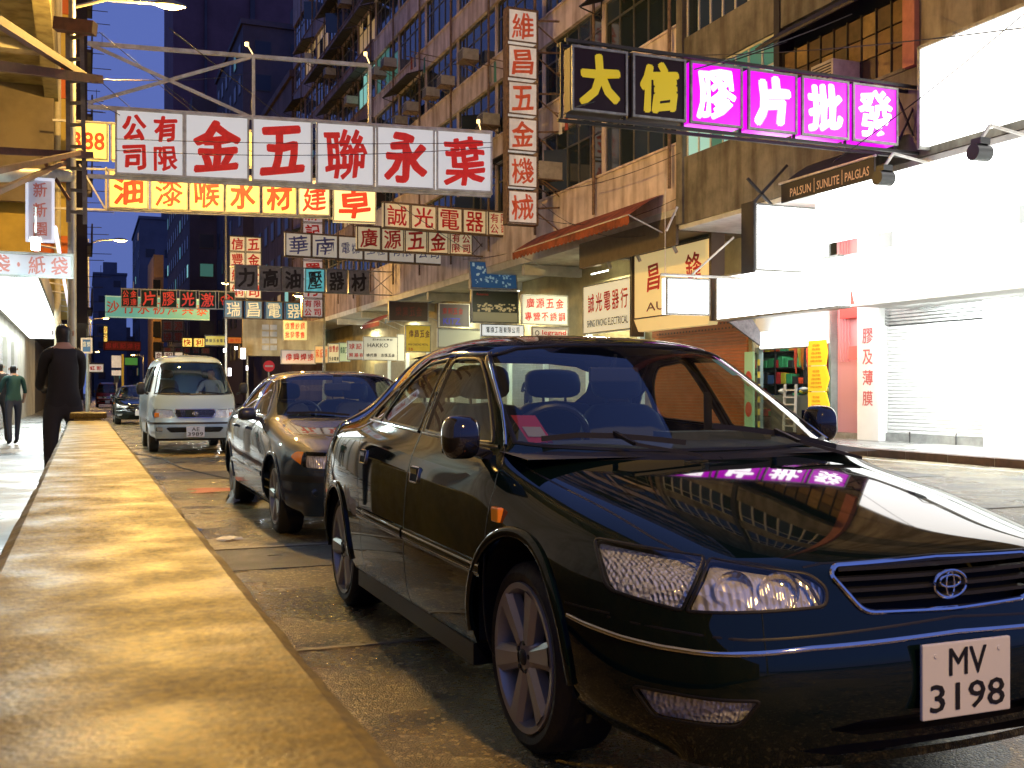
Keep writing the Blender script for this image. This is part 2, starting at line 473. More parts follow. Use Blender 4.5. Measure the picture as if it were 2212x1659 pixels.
rag('paper_scrap', 1.95, 12.3, .4, mat('blue_paper', (.05,.12,.35), .6), 'blue strip of plastic beside the rear wheel of the grey saloon', 'litter', .04, seed=8)
rag('paper_scrap', 1.1, 8.9, .18, M_bag, 'pale shred of paper lying on the wet patch near the road joint', 'litter', .03, seed=9)
# ================================================================ sign helpers
def span(uL, uR, v, zL, zR=None, rz=0.):
    """world end points of something seen from uL to uR; returns (left point, width, heading)"""
    p = W(uL, v, zL)
    if zR is not None:
        q = W(uR, v, zR); d = q - p; return p, hypot(d.x, d.y), atan2(d.y, d.x)
    k = (uR-1106)/2300; dx, dy = cos(rz), sin(rz)
    # (p + t d): xc = k zc
    a = (dx*CS - dy*SN) - k*(dx*SN + dy*CS); b = (p.x*CS - p.y*SN) - k*(p.x*SN + p.y*CS)
    return p, -b/a, rz
INK = {}
def ink(name, col, em=0.): return mat('ink_'+name, col, .5, emit=col if em else None, es=em, var=.25, scale=9)
RED_INK = ink('red', (.62,.012,.008)); RED_FADED = ink('faded_red', (.60,.10,.04), .25); RED_DIM = ink('dark_red', (.28,.015,.015))
FR_GREY = mat('sign_frame_grey', (.30,.30,.28), .45, metal=.4, var=.4, scale=7)
FR_WHITE = mat('sign_frame_white', (.66,.65,.60), .5, var=.25, scale=6, streak=.3)
FR_RUST = mat('rusty_steel', (.20,.13,.08), .7, var=.55, scale=9)
FR_DARK = mat('dark_steel', (.025,.022,.022), .6, var=.3, scale=9)
FACE_W = mat('sign_face_white', (.50,.50,.50), .35, var=.10, scale=2, emit=(.97,.98,1), es=.52)  # unlit face; light falling on it is put in as faint emission
FACE_OLD = mat('sign_face_aged', (.62,.58,.52), .5, var=.22, scale=4, streak=.35, emit=(1,.90,.80), es=.34)  # aged face with emission put in to brighten it
FACE_CREAM = mat('sign_face_cream', (.72,.62,.42), .45, var=.12, scale=3, emit=(1,.80,.48), es=.28)
FACE_Y = glow('sign_face_lit_yellow', (1,.70,.13), 1.5)
FACE_Y2 = glow('sign_face_lit_cream', (1,.78,.36), 1.05)
FACE_GREY = mat('sign_face_grey', (.35,.33,.30), .4, var=.45, scale=3)
FACE_BLUE = mat('sign_face_blue', (.006,.10,.28), .45, var=.15, scale=3, emit=(.01,.22,.5), es=.30)
FACE_TEAL = mat('sign_face_teal', (.10,.38,.38), .45, emit=(.15,.6,.58), es=.3)
FACE_DARK = mat('sign_face_dark_green', (.004,.016,.014), .5, spec=.2)
FACE_YP = mat('sign_face_yellow_paint', (.62,.45,.04), .5, var=.15, scale=4, emit=(1,.7,.06), es=.22)
FACE_PLUM = mat('sign_face_plum', (.014,.003,.008), .5, spec=.25)
def panel_chars(text, w_, h_):
    """(character, cx, cz, w, h) for a panel: 1 big, 2 side by side, 4 in a square"""
    n = len(text)
    if n == 1: return [(text, w_/2, h_/2, w_*.77, h_*.83)]
    if n == 2: return [(text[0], w_*.29, h_/2, w_*.34, h_*.5), (text[1], w_*.71, h_/2, w_*.34, h_*.5)]
    if n == 4: return [(text[0], w_*.27, h_*.73, w_*.36, h_*.40), (text[1], w_*.73, h_*.73, w_*.36, h_*.40), (text[2], w_*.27, h_*.27, w_*.36, h_*.40), (text[3], w_*.73, h_*.27, w_*.36, h_*.40)]
    k = n; return [(c, w_*(i+.5)/k, h_/2, w_/k*.82, min(h_*.62, w_/k*1.0)) for i, c in enumerate(text)]
def lightbox(parent, x, z, w_, h_, d, face, frame, text='', inkm=None, bold=.035, brush=.10, latin=None, rim=.025, label=None):
    """one box of a sign in its parent's frame: body, bright face, raised rim, characters"""
    mb = MB(); mb.box(x, x+w_, 0, d, z, z+h_)
    o = part('sign_panel', mb, face, parent, local=True, label=label)
    r = MB(); e = .012
    r.box(x-e, x+w_+e, -.02, .03, z-e, z+rim); r.box(x-e, x+w_+e, -.02, .03, z+h_-rim, z+h_+e)
    r.box(x-e, x+rim, -.02, .03, z+rim, z+h_-rim); r.box(x+w_-rim, x+w_+e, -.02, .03, z+rim, z+h_-rim)
    part('panel_rim', r, frame, o, local=True)
    if text or latin:
        t = MB()
        if text:
            for c, cx, cz, cw, ch in panel_chars(text, w_, h_):
                if c != ' ': put(t, c, x+cx, z+cz, cw, ch, -.006, bold, brush)
        if latin:
            for s_, cx, cz, hh, ww in latin: put_line(t, s_, x+cx, z+cz, hh, -.006, .012, ww)
        part('lettering', t, inkm or RED_INK, o, local=True)
    return o
def cross_sign(name, label, uL, uR, vt, vb, zL, panels, face, frame, inkm, zR=None, rz=0., d=.25, frame_to=None, gap_frame=True, bold=.035, brush=.10, group='signs hanging across the street', faces=None, braces=True, vpanels=None, inks=None):
    """panels: [(u0, u1, text)]; faces: optional material per panel"""
    p, w_, h = span(uL, uR, vb, zL, zR, rz); H = (vb-vt)/2300*zL
    root = thing(name, label, 'shop sign', (p.x, p.y, p.z), h, group); OFF[root] = Vector((0,0,0))
    def lx(u):
        k = (u-1106)/2300; dx, dy = cos(h), sin(h)
        a = (dx*CS - dy*SN) - k*(dx*SN + dy*CS); b = (p.x*CS - p.y*SN) - k*(p.x*SN + p.y*CS); return -b/a
    for i, (u0, u1, t) in enumerate(panels):
        x0, x1 = lx(u0), lx(u1)
        lightbox(root, x0, 0, x1-x0, H, d, faces[i] if faces else face, frame, t, inks[i] if inks else inkm, bold, brush)
    if gap_frame:
        x0 = lx(uL) if frame_to is None or frame_to > uL else lx(frame_to); x1 = lx(uR) if frame_to is None or frame_to < uL else lx(frame_to)
        f = MB()
        for z in (-.04, H+.01): f.box(x0-.03, x1+.03, .02, d-.02, z, z+.04)
        if frame_to:
            a, b_ = (lx(uR), x1) if frame_to > uR else (x0, lx(uL))
            f.bar((b_, d/2, 0), (b_, d/2, H), .05); f.bar((a, d/2, 0), (b_, d/2, H), .03); f.bar((a, d/2, H), (b_, d/2, 0), .03)
        part('frame', f, frame, root, local=True)
    return root, H, lx

# ================================================================ right-hand buildings
M_pink = mat('wall_pink_paint', (.70,.60,.58), .75, var=.25, scale=1.2, streak=.4)
M_greyc = mat('wall_grey_render', (.19,.175,.14), .8, var=.42, scale=1.6, streak=.5, bump=.4, bscale=18)
M_cream = mat('wall_cream_paint', (.52,.43,.25), .75, var=.2, scale=1.5, streak=.3)
M_void = mat('dark_room', (.010,.011,.012), .9)
M_pane = mat('window_glass_dark', (.018,.028,.036), .06, spec=.8)
M_pane2 = mat('window_glass_blue', (.03,.05,.10), .08, spec=.8)
M_lit = [mat('room_lit_teal', (.05,.2,.2), .3, emit=(.10,.42,.42), es=.35), mat('room_lit_green', (.05,.15,.12), .3, emit=(.15,.5,.38), es=.25),
         mat('room_lit_warm', (.3,.2,.1), .3, emit=(1,.62,.25), es=.35), mat('room_lit_pale', (.3,.4,.4), .3, emit=(.35,.9,.8), es=.6)]
M_wframe = mat('window_frame_aluminium', (.14,.14,.13), .45, metal=.3, var=.2, scale=9)
M_wframed = mat('window_frame_dark', (.05,.05,.05), .5, metal=.3)
M_wframew = mat('window_frame_white', (.62,.60,.50), .5, var=.15, scale=8)
M_shade = mat('window_shade', (.035,.03,.028), .8, var=.4, scale=6)
M_soffit = mat('soffit_white', (.55,.55,.52), .7, var=.25, scale=2)
WIN = {}
def window_set(key, bw, wh, n, fm, X, transom=.32):
    """shared meshes of a window seen from -X; local origin at its lower far corner, y towards the viewer's left is +"""
    if key in WIN: return WIN[key]
    f = MB(); pw = bw/n; t = .028
    for k in range(n+1): f.box(-.03,.03,k*pw-t,k*pw+t,0,wh)
    for z in (0, wh*(1-transom), wh): f.box(-.028,.028,-t,bw+t,z-t*.9,z+t*.9)
    fr = f.mesh('window_frame', fm)
    g = MB(); g.box(.0,.012,.0,pw-2*t,0,wh*(1-transom)-2*t); pane = g.mesh('window_pane', M_pane)
    g2 = MB(); g2.box(.0,.012,.0,pw-2*t,0,wh*transom-2*t); pane2 = g2.mesh('window_pane', M_pane)
    WIN[key] = (fr, pane, pane2, pw, t); return WIN[key]
def add_window(parent, key, X, y0, z0, bw, wh, n, fm, rnd, litp=.1, transom=.32, open_p=.1, curtains=True):
    fr, pane, pane2, pw, t = window_set(key, bw, wh, n, fm, X, transom)
    w_ = inst('window', fr, parent, (X, y0, z0))
    room = rnd.choice(M_lit) if rnd.random() < litp else None
    for k in range(n):
        for me, zz in ((pane, z0+t), (pane2, z0+wh*(1-transom)+t)):
            o = inst('window_pane', me, w_, (X, y0+k*pw+t, zz))
            m = None
            if room: m = room if rnd.random() < .75 else M_pane
            elif rnd.random() < .35: m = M_pane2
            if m: o.material_slots[0].link = 'OBJECT'; o.material_slots[0].material = m
            if me is pane and not room and rnd.random() < open_p: o.rotation_euler = (0,0,radians(rnd.choice((55,70,80))))
            elif room is None and rnd.random() < .0: pass
    return w_
AC_ME = None
def ac_unit(X, y, z, label, s=1.):
    global AC_ME
    root = thing('air_conditioner', label, 'air conditioner', (X, y, z), 0, 'window air conditioners on the facades')
    mb = MB(); mb.box(-.55*s,.1,-.33*s,.33*s,0,.42*s); part('casing', mb, mat('ac_casing', (.42,.40,.34), .6, var=.25, scale=6), root, local=True, bevel=.01)
    g = MB()
    for k in range(6): g.box(-.558*s,-.55*s,-.28*s,.28*s,.06*s+k*.055*s,.085*s+k*.055*s)
    part('grille', g, M_seal, root, local=True)
    b = MB(); b.bar((-.5*s,-.28*s,-.01),(.15,-.28*s,-.35*s),.03); b.bar((-.5*s,.28*s,-.01),(.15,.28*s,-.35*s),.03); b.box(-.6*s,.12,-.35*s,.35*s,-.04,-.005)
    part('bracket', b, FR_RUST, root, local=True)
def tenement(name, label, X, y0, y1, sills, top, bw_target, wh, key, wallm, shades, rnd, litp, npane=5, depth=14, fm=M_wframe, base=5.9, open_p=.08, bands=None):
    root = thing(name, label, 'building', (X, (y0+y1)/2, 0), 0, 'tenement blocks along the street')
    core = MB(); core.box(X+.35, X+depth, y0+.02, y1-.02, base, top); part('room_core', core, M_void, root)
    n = max(1, round((y1-y0)/bw_target)); bw = (y1-y0)/n
    wal = MB()
    for i in range(n+1):
        yy = y0 + i*bw; wal.box(X+.09, X+.34, max(y0, yy-.11), min(y1, yy+.11), base+.02, top-.02)
    part('pilasters', wal, wallm, root)
    prev = base
    for k, s in enumerate(list(sills)+[top]):
        lo = prev; hi = s
        mb = MB(); mb.box(X, X+.32, y0+.01, y1-.01, lo-.02, hi+.03); mb.box(X-.05, X+.3, y0+.02, y1-.02, hi-.02, hi+.04)
        part('spandrel', mb, wallm, root)
        prev = s + wh
        if s == top or k >= len(sills): break
        for i in range(n):
            add_window(root, key, X+.16, y0+i*bw+.13, s+.05, bw-.26, wh-.08, npane, fm, rnd, litp if y0+i*bw > 34 else 0, open_p=open_p)
    sm = MB()
    for s in sills[:-1]:
        zt = s + wh
        for i in range(n):
            if rnd.random() < shades:
                a, b_ = y0+i*bw+.1, y0+(i+1)*bw-.1
                sm.add([(X,a,zt+.05),(X,b_,zt+.05),(X-.75,b_,zt-.22),(X-.75,a,zt-.22),(X,a,zt+.01),(X,b_,zt+.01),(X-.75,b_,zt-.26),(X-.75,a,zt-.26)],
                       [(0,1,2,3),(4,7,6,5),(3,2,6,7),(0,3,7,4),(1,5,6,2)])
                for q in range(4):
                    yy = a + (b_-a)*q/3; sm.bar((X,yy,zt-.45),(X-.7,yy,zt-.25),.03); sm.bar((X-.02,yy,zt-.5),(X-.02,yy,zt),.03)
    if sm.v: o = part('window_shades', sm, M_shade, root); o['kind'] = 'stuff'
    dp = MB()
    for i in range(n+1):
        yy = y0 + i*bw + .22
        if y0 < yy < y1: dp.tube([(X-.12,yy,base+.5),(X-.12,yy,top-1)], .045, 6)
    part('drain_pipes', dp, FR_RUST, root)['kind'] = 'stuff'
    return root
rnd = random.Random(11)
sil = [7.5,10.5,13.45,16.4,19.4,22.4,25.4]
tb = tenement('tenement_building', 'long pink tenement block with brown stained bands, behind the tall white vertical sign', 14.0, 23.5, 54, sil, 31, 4.3, 2.05, 'pink', M_pink, .20, rnd, .07)
tc = tenement('tenement_building', 'far dusky block with dark shades over each window row, beside the tower', 14.02, 54.1, 77, [s+.15 for s in sil], 30.5, 3.8, 1.9, 'far', mat('wall_dusky_pink', (.36,.26,.24), .8, var=.3, scale=1.2, streak=.4), .8, rnd, .2, 4)
roofm = MB(); roofm.box(13.4,30,54.1,77.3,30.5,30.8); part('roof', roofm, M_shade, tc)
# storefront overhang soffit of the pink block
sf = MB(); sf.box(14.02,16.4,23.6,77,5.62,5.88); part('soffit', sf, M_soffit, tb)
for y in (28.9,34,39.5,45,51,57,63): 
    b = MB(); b.box(14.1,16.3,y-.12,y+.12,5.25,5.60); part('soffit_beam', b, M_soffit, tb)
lw = MB(); lw.box(16.3,26,27.2,77,.1,5.6); lw.box(16.3,16.4,23.6,27.2,.1,5.6); lw.box(18.8,26,23.6,27.2,.1,5.6); part('ground_floor_wall', lw, mat('shop_wall_yellowed', (.36,.30,.16), .8, var=.35, scale=1.4), tb)
# corner rib between the blocks
# near grey block
ga = thing('tenement_building', 'near grey rendered block with white framed windows above the glaring white shopfront', 'building', (14,16,0), 0, 'tenement blocks along the street')
mb = MB(); mb.box(14.3,28,6,23.38,5.6,20); part('room_core', mb, M_void, ga)
mb = MB(); mb.box(13.96,14.3,6,23.40,5.42,7.08); part('spandrel', mb, M_greyc, ga)
mb = MB(); mb.box(13.96,14.3,6,23.40,9.05,10.05); mb.box(13.97,14.3,6,19.15,7.10,7.16); part('spandrel', mb, M_greyc, ga)
mb = MB(); mb.box(13.96,14.3,6,23.40,12.0,13.0); part('spandrel', mb, M_greyc, ga)
mb = MB(); mb.box(13.96,14.3,6,23.40,15.0,20.0); part('spandrel', mb, M_greyc, ga)
mb = MB(); mb.box(13.97,14.29,6,15.05,7.09,12); part('side_wall', mb, mat('wall_tan_render', (.36,.31,.20), .8, var=.35, scale=1.2, streak=.5, bump=.3), ga)
mb = MB(); mb.box(13.90,14.3,23.12,23.42,5.43,20); part('corner_pier', mb, M_greyc, ga)
mb = MB(); mb.box(13.92,14.3,19.15,19.35,7.1,20); part('corner_pier', mb, FR_DARK, ga)
mb = MB(); mb.box(13.86,14.3,15.06,15.36,7.1,20); part('pink_pier', mb, mat('pier_salmon', (.50,.20,.13), .8, var=.2, scale=3), ga)
mb = MB(); mb.box(13.98,16.5,6,23.39,5.30,5.41); part('soffit', mb, M_soffit, ga)
for z in (7.08,10.05,13.0):
    w_ = add_window(ga, 'greywin', 14.06, 19.40, z, 3.70, 1.95, 7, M_wframew, random.Random(3 if z < 8 else 5), 1.0 if z < 8 else 0, open_p=0)
    if z < 8:
        for o in [c for c in bpy.data.objects if c.parent == w_]:
            if o.material_slots[0].material in M_lit or True:
                o.material_slots[0].link = 'OBJECT'; o.material_slots[0].material = random.choice([M_lit[3], M_lit[3], M_lit[0], M_lit[1]])
for z in (10.05,13.0): add_window(ga, 'greywin2', 14.06, 15.4, z, 3.70, 1.95, 7, M_wframew, random.Random(9), 0, open_p=0)
# brown boarded balcony, each board its own panel
M_board = [mat('board_brown', (.16,.095,.035), .6, var=.35, scale=4), mat('board_tan', (.24,.16,.06), .6, var=.35, scale=4), mat('board_dark', (.08,.05,.025), .6, var=.35, scale=4)]
bme = MB().box(0,.03,.012,.40,.012,.42).mesh('board', M_board[0])
rr = random.Random(2)
for i in range(9):
    for j in range(3):
        o = inst('board', bme, ga, (14.02, 15.40+i*.412, 7.17+j*.44)); o.material_slots[0].link = 'OBJECT'; o.material_slots[0].material = rr.choice(M_board)
mb = MB()
for i in range(10): mb.box(13.985,14.05,15.39+i*.412-.012,15.39+i*.412+.012,7.16,8.5)
part('board_posts', mb, FR_DARK, ga)
mb = MB()
n = 36
vs = []
for i in range(n+1):
    y = 15.2+4.0*i/n; dz = .03*sin(i*pi/1.0*.99+ (i%2)*pi/2)
    vs += [(14.0,y,8.98+(.03 if i%2 else 0)),(13.35,y,8.55+(.03 if i%2 else 0))]
mb.add(vs, [(2*i,2*i+1,2*i+3,2*i+2) for i in range(n)]); mb.box(13.34,13.38,15.2,19.2,8.50,8.56)
part('corrugated_canopy', mb, mat('rust_sheet', (.05,.04,.03), .7, var=.5, scale=8), ga)
for (y, z, s, l) in ((17.0,7.2,1.0,'large beige air conditioner on the boarded balcony above the pink sign'),):
    ac_unit(13.9, y, z, l, s)
labs = ['near the tall vertical sign', 'under a dark window shade', 'beside an open casement', 'over the white hardware sign', 'high on the pink block', 'with a rusty bracket', 'on the second window row', 'on the far dusky block', 'below the roof line', 'between two lit windows']
aclist = [(31.0,7.9,1.3),(29.2,10.9,1.),(25.3,13.8,1.),(38.6,13.9,1.),(41.4,13.7,.9),(43.4,13.75,.9),(46.2,13.8,1.),(48.2,13.7,.9),(34.5,16.8,1.),(52.0,17.0,1.),(50.1,16.9,1.),(47,20,1.),(58,17.1,1.),(61,14,1.),(63.5,20.2,1.),(66,17,1.),(59.5,23.1,1.),(70,23,1.),(33,10.8,1.1),(27.2,16.9,1.),(36.4,10.9,1.)]
for i, (y, z, s) in enumerate(aclist):
    fl = ['first','second','third','fourth','fifth','sixth','seventh'][min(6, max(0, int((z-7)/3)))]
    ac_unit(13.95 if y < 54 else 13.97, y, z, '%s air conditioner, %s window row, %s' % (('stained', 'grey', 'beige')[i % 3], fl, labs[i % len(labs)] + ('' if i < 10 else (', smaller', '')[i % 2] if i < 20 else ', lowest')), s)
# washing hung out on poles from the pink block
cloth = [mat('cloth_'+n_, c_, .85) for n_, c_ in (('white',(.5,.5,.5)),('red_brown',(.25,.05,.04)),('blue',(.05,.08,.2)),('grey',(.15,.15,.16)),('teal',(.05,.2,.18)))]
rl = random.Random(17)
for i, (y, z, lab) in enumerate(((36.2,9.0,'beside the tall vertical sign'),(27.5,9.2,'under the black and yellow panels'),(42.5,15.2,'high above the white banner'),(50.5,12.3,'left of the white banner top'),(33.2,12.2,'above the fourth red character of the vertical sign'),(61.5,15.4,'on the dusky block'))):
    r_ = thing('washing_pole', 'washing on a pole sticking out %s' % lab, 'laundry', (13.9,y,z), 0, 'washing hung from the facades')
    mb = MB(); mb.tube([(13.95,y,z),(12.6,y,z+.12)], .018, 6); mb.tube([(13.95,y+.7,z),(12.6,y+.7,z+.12)], .018, 6); mb.tube([(12.8,y,z+.1),(12.8,y+.7,z+.1)], .01, 5); mb.tube([(13.3,y,z+.06),(13.3,y+.7,z+.06)], .01, 5); part('poles', mb, FR_RUST, r_)
    for k in range(3):
        x = 12.8+.5*(k%2); ya = y+.06+.22*k; L = rl.uniform(.4,.7); ph = rl.random()*6; mb = MB()
        mb.grid(lambda a, b: (x+.03*sin(a*7+ph)*(.3+b), ya+.2*a*(1-.1*b), z+.08-L*b), 5, 4); part('garment', mb, cloth[(i+k*2) % 5], r_, smooth=True)
# ---------------------------------------------------------------- shops under the near block (X 16.3)
XS = 16.3
M_wh = mat('shop_white_tile', (.80,.80,.78), .35, var=.06, scale=2)
GLW = glow('sign_face_white_hot', (1,1,.98), 5.5)
GLW2 = glow('sign_face_white_bright', (.97,1,.98), 4)
sh1 = thing('shopfront', 'white shopfront with its ribbed white roller shutter pulled down, at the far right', 'shop', (XS,17.2,0), 0, 'shopfronts under the blocks')
mb = MB(); mb.box(XS+.25,24,6,19.4,.1,5.29); part('shop_wall', mb, M_wh, sh1)
mb = MB(); mb.box(XS-.1,XS+.24,18.68,19.38,.13,5.28); part('pillar', mb, M_wh, sh1)
mb = MB(); mb.box(XS-.1,XS+.24,14.9,15.75,.13,5.28); part('pillar', mb, M_wh, sh1)
sl = MB().box(0,.03,0,2.9,.004,.074).mesh('slat', mat('shutter_white', (.72,.73,.72), .35, metal=.1, var=.08, scale=3), bevel=.01)
for k in range(30): inst('slat', sl, sh1, (XS+.12, 15.76, .30+k*.078))
mb = MB(); mb.box(XS+.08,XS+.2,15.76,18.67,.13,.30); part('shutter_foot', mb, mat('shutter_grey', (.35,.36,.35), .45, metal=.4, var=.3, scale=5), sh1)
gs = MB().box(0,.05,0,2.9,.01,.06).mesh('slat', MATS['shutter_grey'])
for k in range(6): inst('slat', gs, sh1, (XS+.06, 15.76, 2.66+k*.072))
mb = MB()
for y in (16.6,17.9): mb.tube([(XS+.05,y,.13),(XS+.05,y,.34),(XS-.05,y-.12,.36)], .012, 6)
part('shutter_lock', mb, FR_DARK, sh1)
t = MB()
for ch, z in zip('膠及薄膜', (2.45,1.98,1.52,1.06)): 
    g_, f_, _, _ = glyph(ch, .012, True); t.add([(XS-.106, 19.03-a*.34, z+b*.34) for a, b in g_], f_)
part('lettering', t, mat('ink_pink', (.55,.12,.12), .5), sh1)
# shrine recess and meters
rc = thing('stair_entrance', 'narrow pink stair entrance with red glowing shrine and meter boxes between the shops', 'entrance', (XS,19.9,0))
mb = MB(); mb.box(XS+.2,17.2,19.4,20.45,.13,5.28); part('recess_wall', mb, mat('wall_pink_gloss', (.72,.38,.40), .4, emit=(1,.25,.3), es=.12), rc)  # red shrine glow on the wall is put in as emission
mb = MB(); mb.box(XS,XS+.2,19.5,20.1,2.9,3.55); mb.box(XS,XS+.2,19.55,19.9,3.6,4.2); part('meter_box', mb, mat('meter_red', (.45,.05,.04), .5, emit=(1,.06,.04), es=.25), rc)
mb = MB(); mb.box(XS+.02,XS+.2,19.5,19.8,1.95,2.25); part('shrine', mb, mat('shrine_red', (.6,.1,.1), .4, emit=(1,.12,.1), es=.8), rc)
mb = MB(); 
for i in range(4): mb.tube([(XS+.14,19.95+i*.1,1.9),(XS+.14,19.95+i*.1,3.0+.2*i),(XS+.14,20.0+i*.09,5.2)], .02, 6)
part('conduit', mb, mat('conduit_pink', (.7,.3,.32), .5), rc)['kind'] = 'stuff'
mb = MB(); mb.box(XS-.02,17.2,19.4,20.45,.12,.26); part('door_step', mb, M_conc, rc)
YELP = mat('notice_yellow', (.85,.55,.02), .5, emit=(1,.62,.02), es=.7)
yn = thing('notice_board', 'three stacked yellow notices with arrow shaped ends beside the stair entrance', 'notice', (15.7,20.2,.4))
for k in range(3):
    z = .62+k*.60; o = part('notice', MB().prism([(20.55,z),(19.92,z),(19.80,z+.29),(19.92,z+.58),(20.55,z+.58)] if k < 2 else [(20.55,z),(19.92,z),(19.86,z+.29),(19.92,z+.58),(20.55,z+.58)], lambda a, b, c: (15.75+c, a, b), .03), YELP, yn)
    t = MB()
    for r in range(5):
        g_, f_, gw, gh = glyph('招租出售樓盤', .0, True); t.add([(15.744, 20.25-a*.42*(1-.1*r), z+.10+r*.09+b*.055) for a, b in g_], f_)
    part('lettering', t, ink('orange', (.6,.10,.01)), o)
mb = MB(); mb.bar((15.77,20.54,.13),(15.77,20.54,.62),.04); part('post', mb, FR_DARK, yn)
# open hardware shop
hs_ = thing('hardware_shop', 'open hardware shop crowded with orange straps and tools behind the windscreen pillar', 'shop', (XS,22,0), 0, 'shopfronts under the blocks')
mb = MB(); mb.box(18.5,18.7,20.5,27.1,.1,3.2); mb.box(XS,18.5,20.42,20.5,.1,3.2); mb.box(XS+.15,18.5,27.1,27.18,.1,3.2); mb.box(XS,XS+.14,23.3,23.4,.1,3.2); part('shop_wall', mb, mat('shop_inside', (.22,.30,.30), .6, var=.3, scale=3), hs_)
mb = MB(); mb.box(XS,18.5,20.5,27.1,.1,.16); part('shop_floor', mb, mat('shop_floor', (.3,.32,.3), .4), hs_)
mb = MB(); mb.box(XS,18.6,20.5,27.1,3.2,3.26); mb.box(XS-.05,XS+.2,20.45,23.38,2.35,4.0); part('shop_ceiling', mb, M_wh, hs_)
rs = random.Random(5)
shelf = MB()
for z in (.5,.95,1.4,1.85,2.3): shelf.box(17.88,18.35,22.2,26.2,z,z+.03)
for y in (22.2,23.5,24.8,26.2): shelf.bar((17.90,y,.16),(17.90,y,2.7),.05)
solo('shelf_rack', shelf, FR_DARK, 'dark shelf rack at the back of the hardware shop', 'shelf')
cols = [((.55,.06,.02),'orange'),((.6,.2,.02),'tan'),((.05,.12,.3),'blue'),((.5,.5,.48),'white'),((.03,.03,.03),'black'),((.05,.3,.12),'green'),((.6,.5,.05),'yellow'),((.45,.03,.03),'red')]
pm = [mat('goods_'+n_, c_, .45) for c_, n_ in cols]
ctr = 0
seen_l = {}
for z in (.53,.98,1.43,1.88,2.33):
    y = 22.25
    while y < 26.0:
        w_ = rs.uniform(.10,.26); h = rs.uniform(.12,.36); k = rs.randrange(8)
        mb = MB(); mb.box(17.9,18.2,y,y+w_,z,z+h)
        ordn = ('first','second','third','fourth','fifth','sixth','seventh','eighth','ninth','tenth','eleventh','twelfth','thirteenth','fourteenth','fifteenth','sixteenth','seventeenth','eighteenth','nineteenth','twentieth','last')
        cnt = seen_l[z] = seen_l.get(z, 0) + 1
        o = solo('goods_box', mb, pm[k], '%s carton, %s from the right on the %s shelf of the hardware shop rack' % (cols[k][1], ordn[min(20, cnt-1)], {.53:'lowest',.98:'second',1.43:'middle',1.88:'fourth',2.33:'top'}[z]), 'box', 'goods in the hardware shop', bevel=.008); ctr += 1
        y += w_+rs.uniform(.01,.08)
for i in range(14):
    y = 21.3+rs.random()*1.7; z = 2.55-rs.random()*.35; L = rs.uniform(.4,1.0); k = rs.choice((0,0,0,1,1,4,7,6))
    mb = MB(); xx = 16.6+rs.random()*1.2; mb.tube([(xx,y,z),(xx,y+.02,z-L*.5),(xx+.02,y+.06,z-L),(xx,y+.09,z-L*.5),(xx,y+.07,z)], .022, 6)
    solo('hanging_strap', mb, pm[k], '%s %s strap hanging %s in the hardware shop front' % (('short' if L < .6 else 'medium' if L < .8 else 'long'), cols[k][1], ('by the pale poster','left of the ladder','near the ceiling','close to the door','deep inside','over the counter')[int((y-21.3)/.29) % 6]), 'strap', 'straps hanging in the hardware shop', smooth=True)
for i in range(7):
    y = 21.3+i*.3; mb = MB(); xx = 16.9+.2*(i%3); 
    mb.grid(lambda a, b: (xx+.12*sin(pi*b)*cos(2*pi*a), y+.12*sin(pi*b)*sin(2*pi*a), 1.15+.05*(i%2)+.14*(1-b)), 10, 5)
    solo('safety_helmet', mb, pm[(6,3,5,3,6,2,3)[i]], ('%s safety helmet, '+('nearest the ladder','second','third','middle one','fifth','sixth','farthest left')[i]+' on the hardware shop counter') % cols[(6,3,5,3,6,2,3)[i]][1], 'helmet', 'helmets in the hardware shop', smooth=True)
mb = MB(); mb.box(16.6,17.3,21.2,23.2,.16,1.12); solo('counter', mb, mat('counter_grey', (.08,.10,.10), .5), 'dark front counter of the hardware shop', 'counter')
la = MB()
for yy in (22.0,22.45): la.bar((16.45,yy,.16),(16.5,yy,1.4),.05)
for k in range(6): la.bar((16.46,22.0,.35+k*.18),(16.46,22.45,.35+k*.18),.06,.03)
solo('step_ladder', la, mat('ladder_white', (.6,.6,.58), .5), 'black and white ladder leaning at the hardware shop entrance', 'ladder')
po = thing('striped_pole', 'black and yellow striped pole at the hardware shop door', 'pole', (16.2,23.15,.13))
for k in range(12): 
    mb = MB(); mb.cyl((16.2,23.15,.13+k*.16), .035, .158, 8); part('stripe', mb, pm[6] if k % 2 else M_blackp, po)
for (y0, y1, lab, m, m2) in ((23.25,23.62,'green and white poster column left of the hardware shop door', mat('poster_green', (.30,.5,.28), .5, emit=(.5,.9,.5), es=.15), pm[0]), (20.42,20.85,'pale poster strip with a blue disc right of the hardware shop', mat('poster_pale', (.5,.65,.5), .5, emit=(.6,1,.7), es=.3), pm[2])):
    ps = thing('poster_panel', lab, 'poster', (16.1,(y0+y1)/2,.2)); mb = MB(); mb.box(16.08,16.14,y0,y1,.25,2.25); part('board', mb, m, ps)
    mb = MB()
    for zc in (.75,1.55):
        mb.add([(16.075,(y0+y1)/2+.15*cos(2*pi*k/16),zc+.2*sin(2*pi*k/16)) for k in range(16)], [tuple(range(16))])
    part('printed_disc', mb, m2, ps)
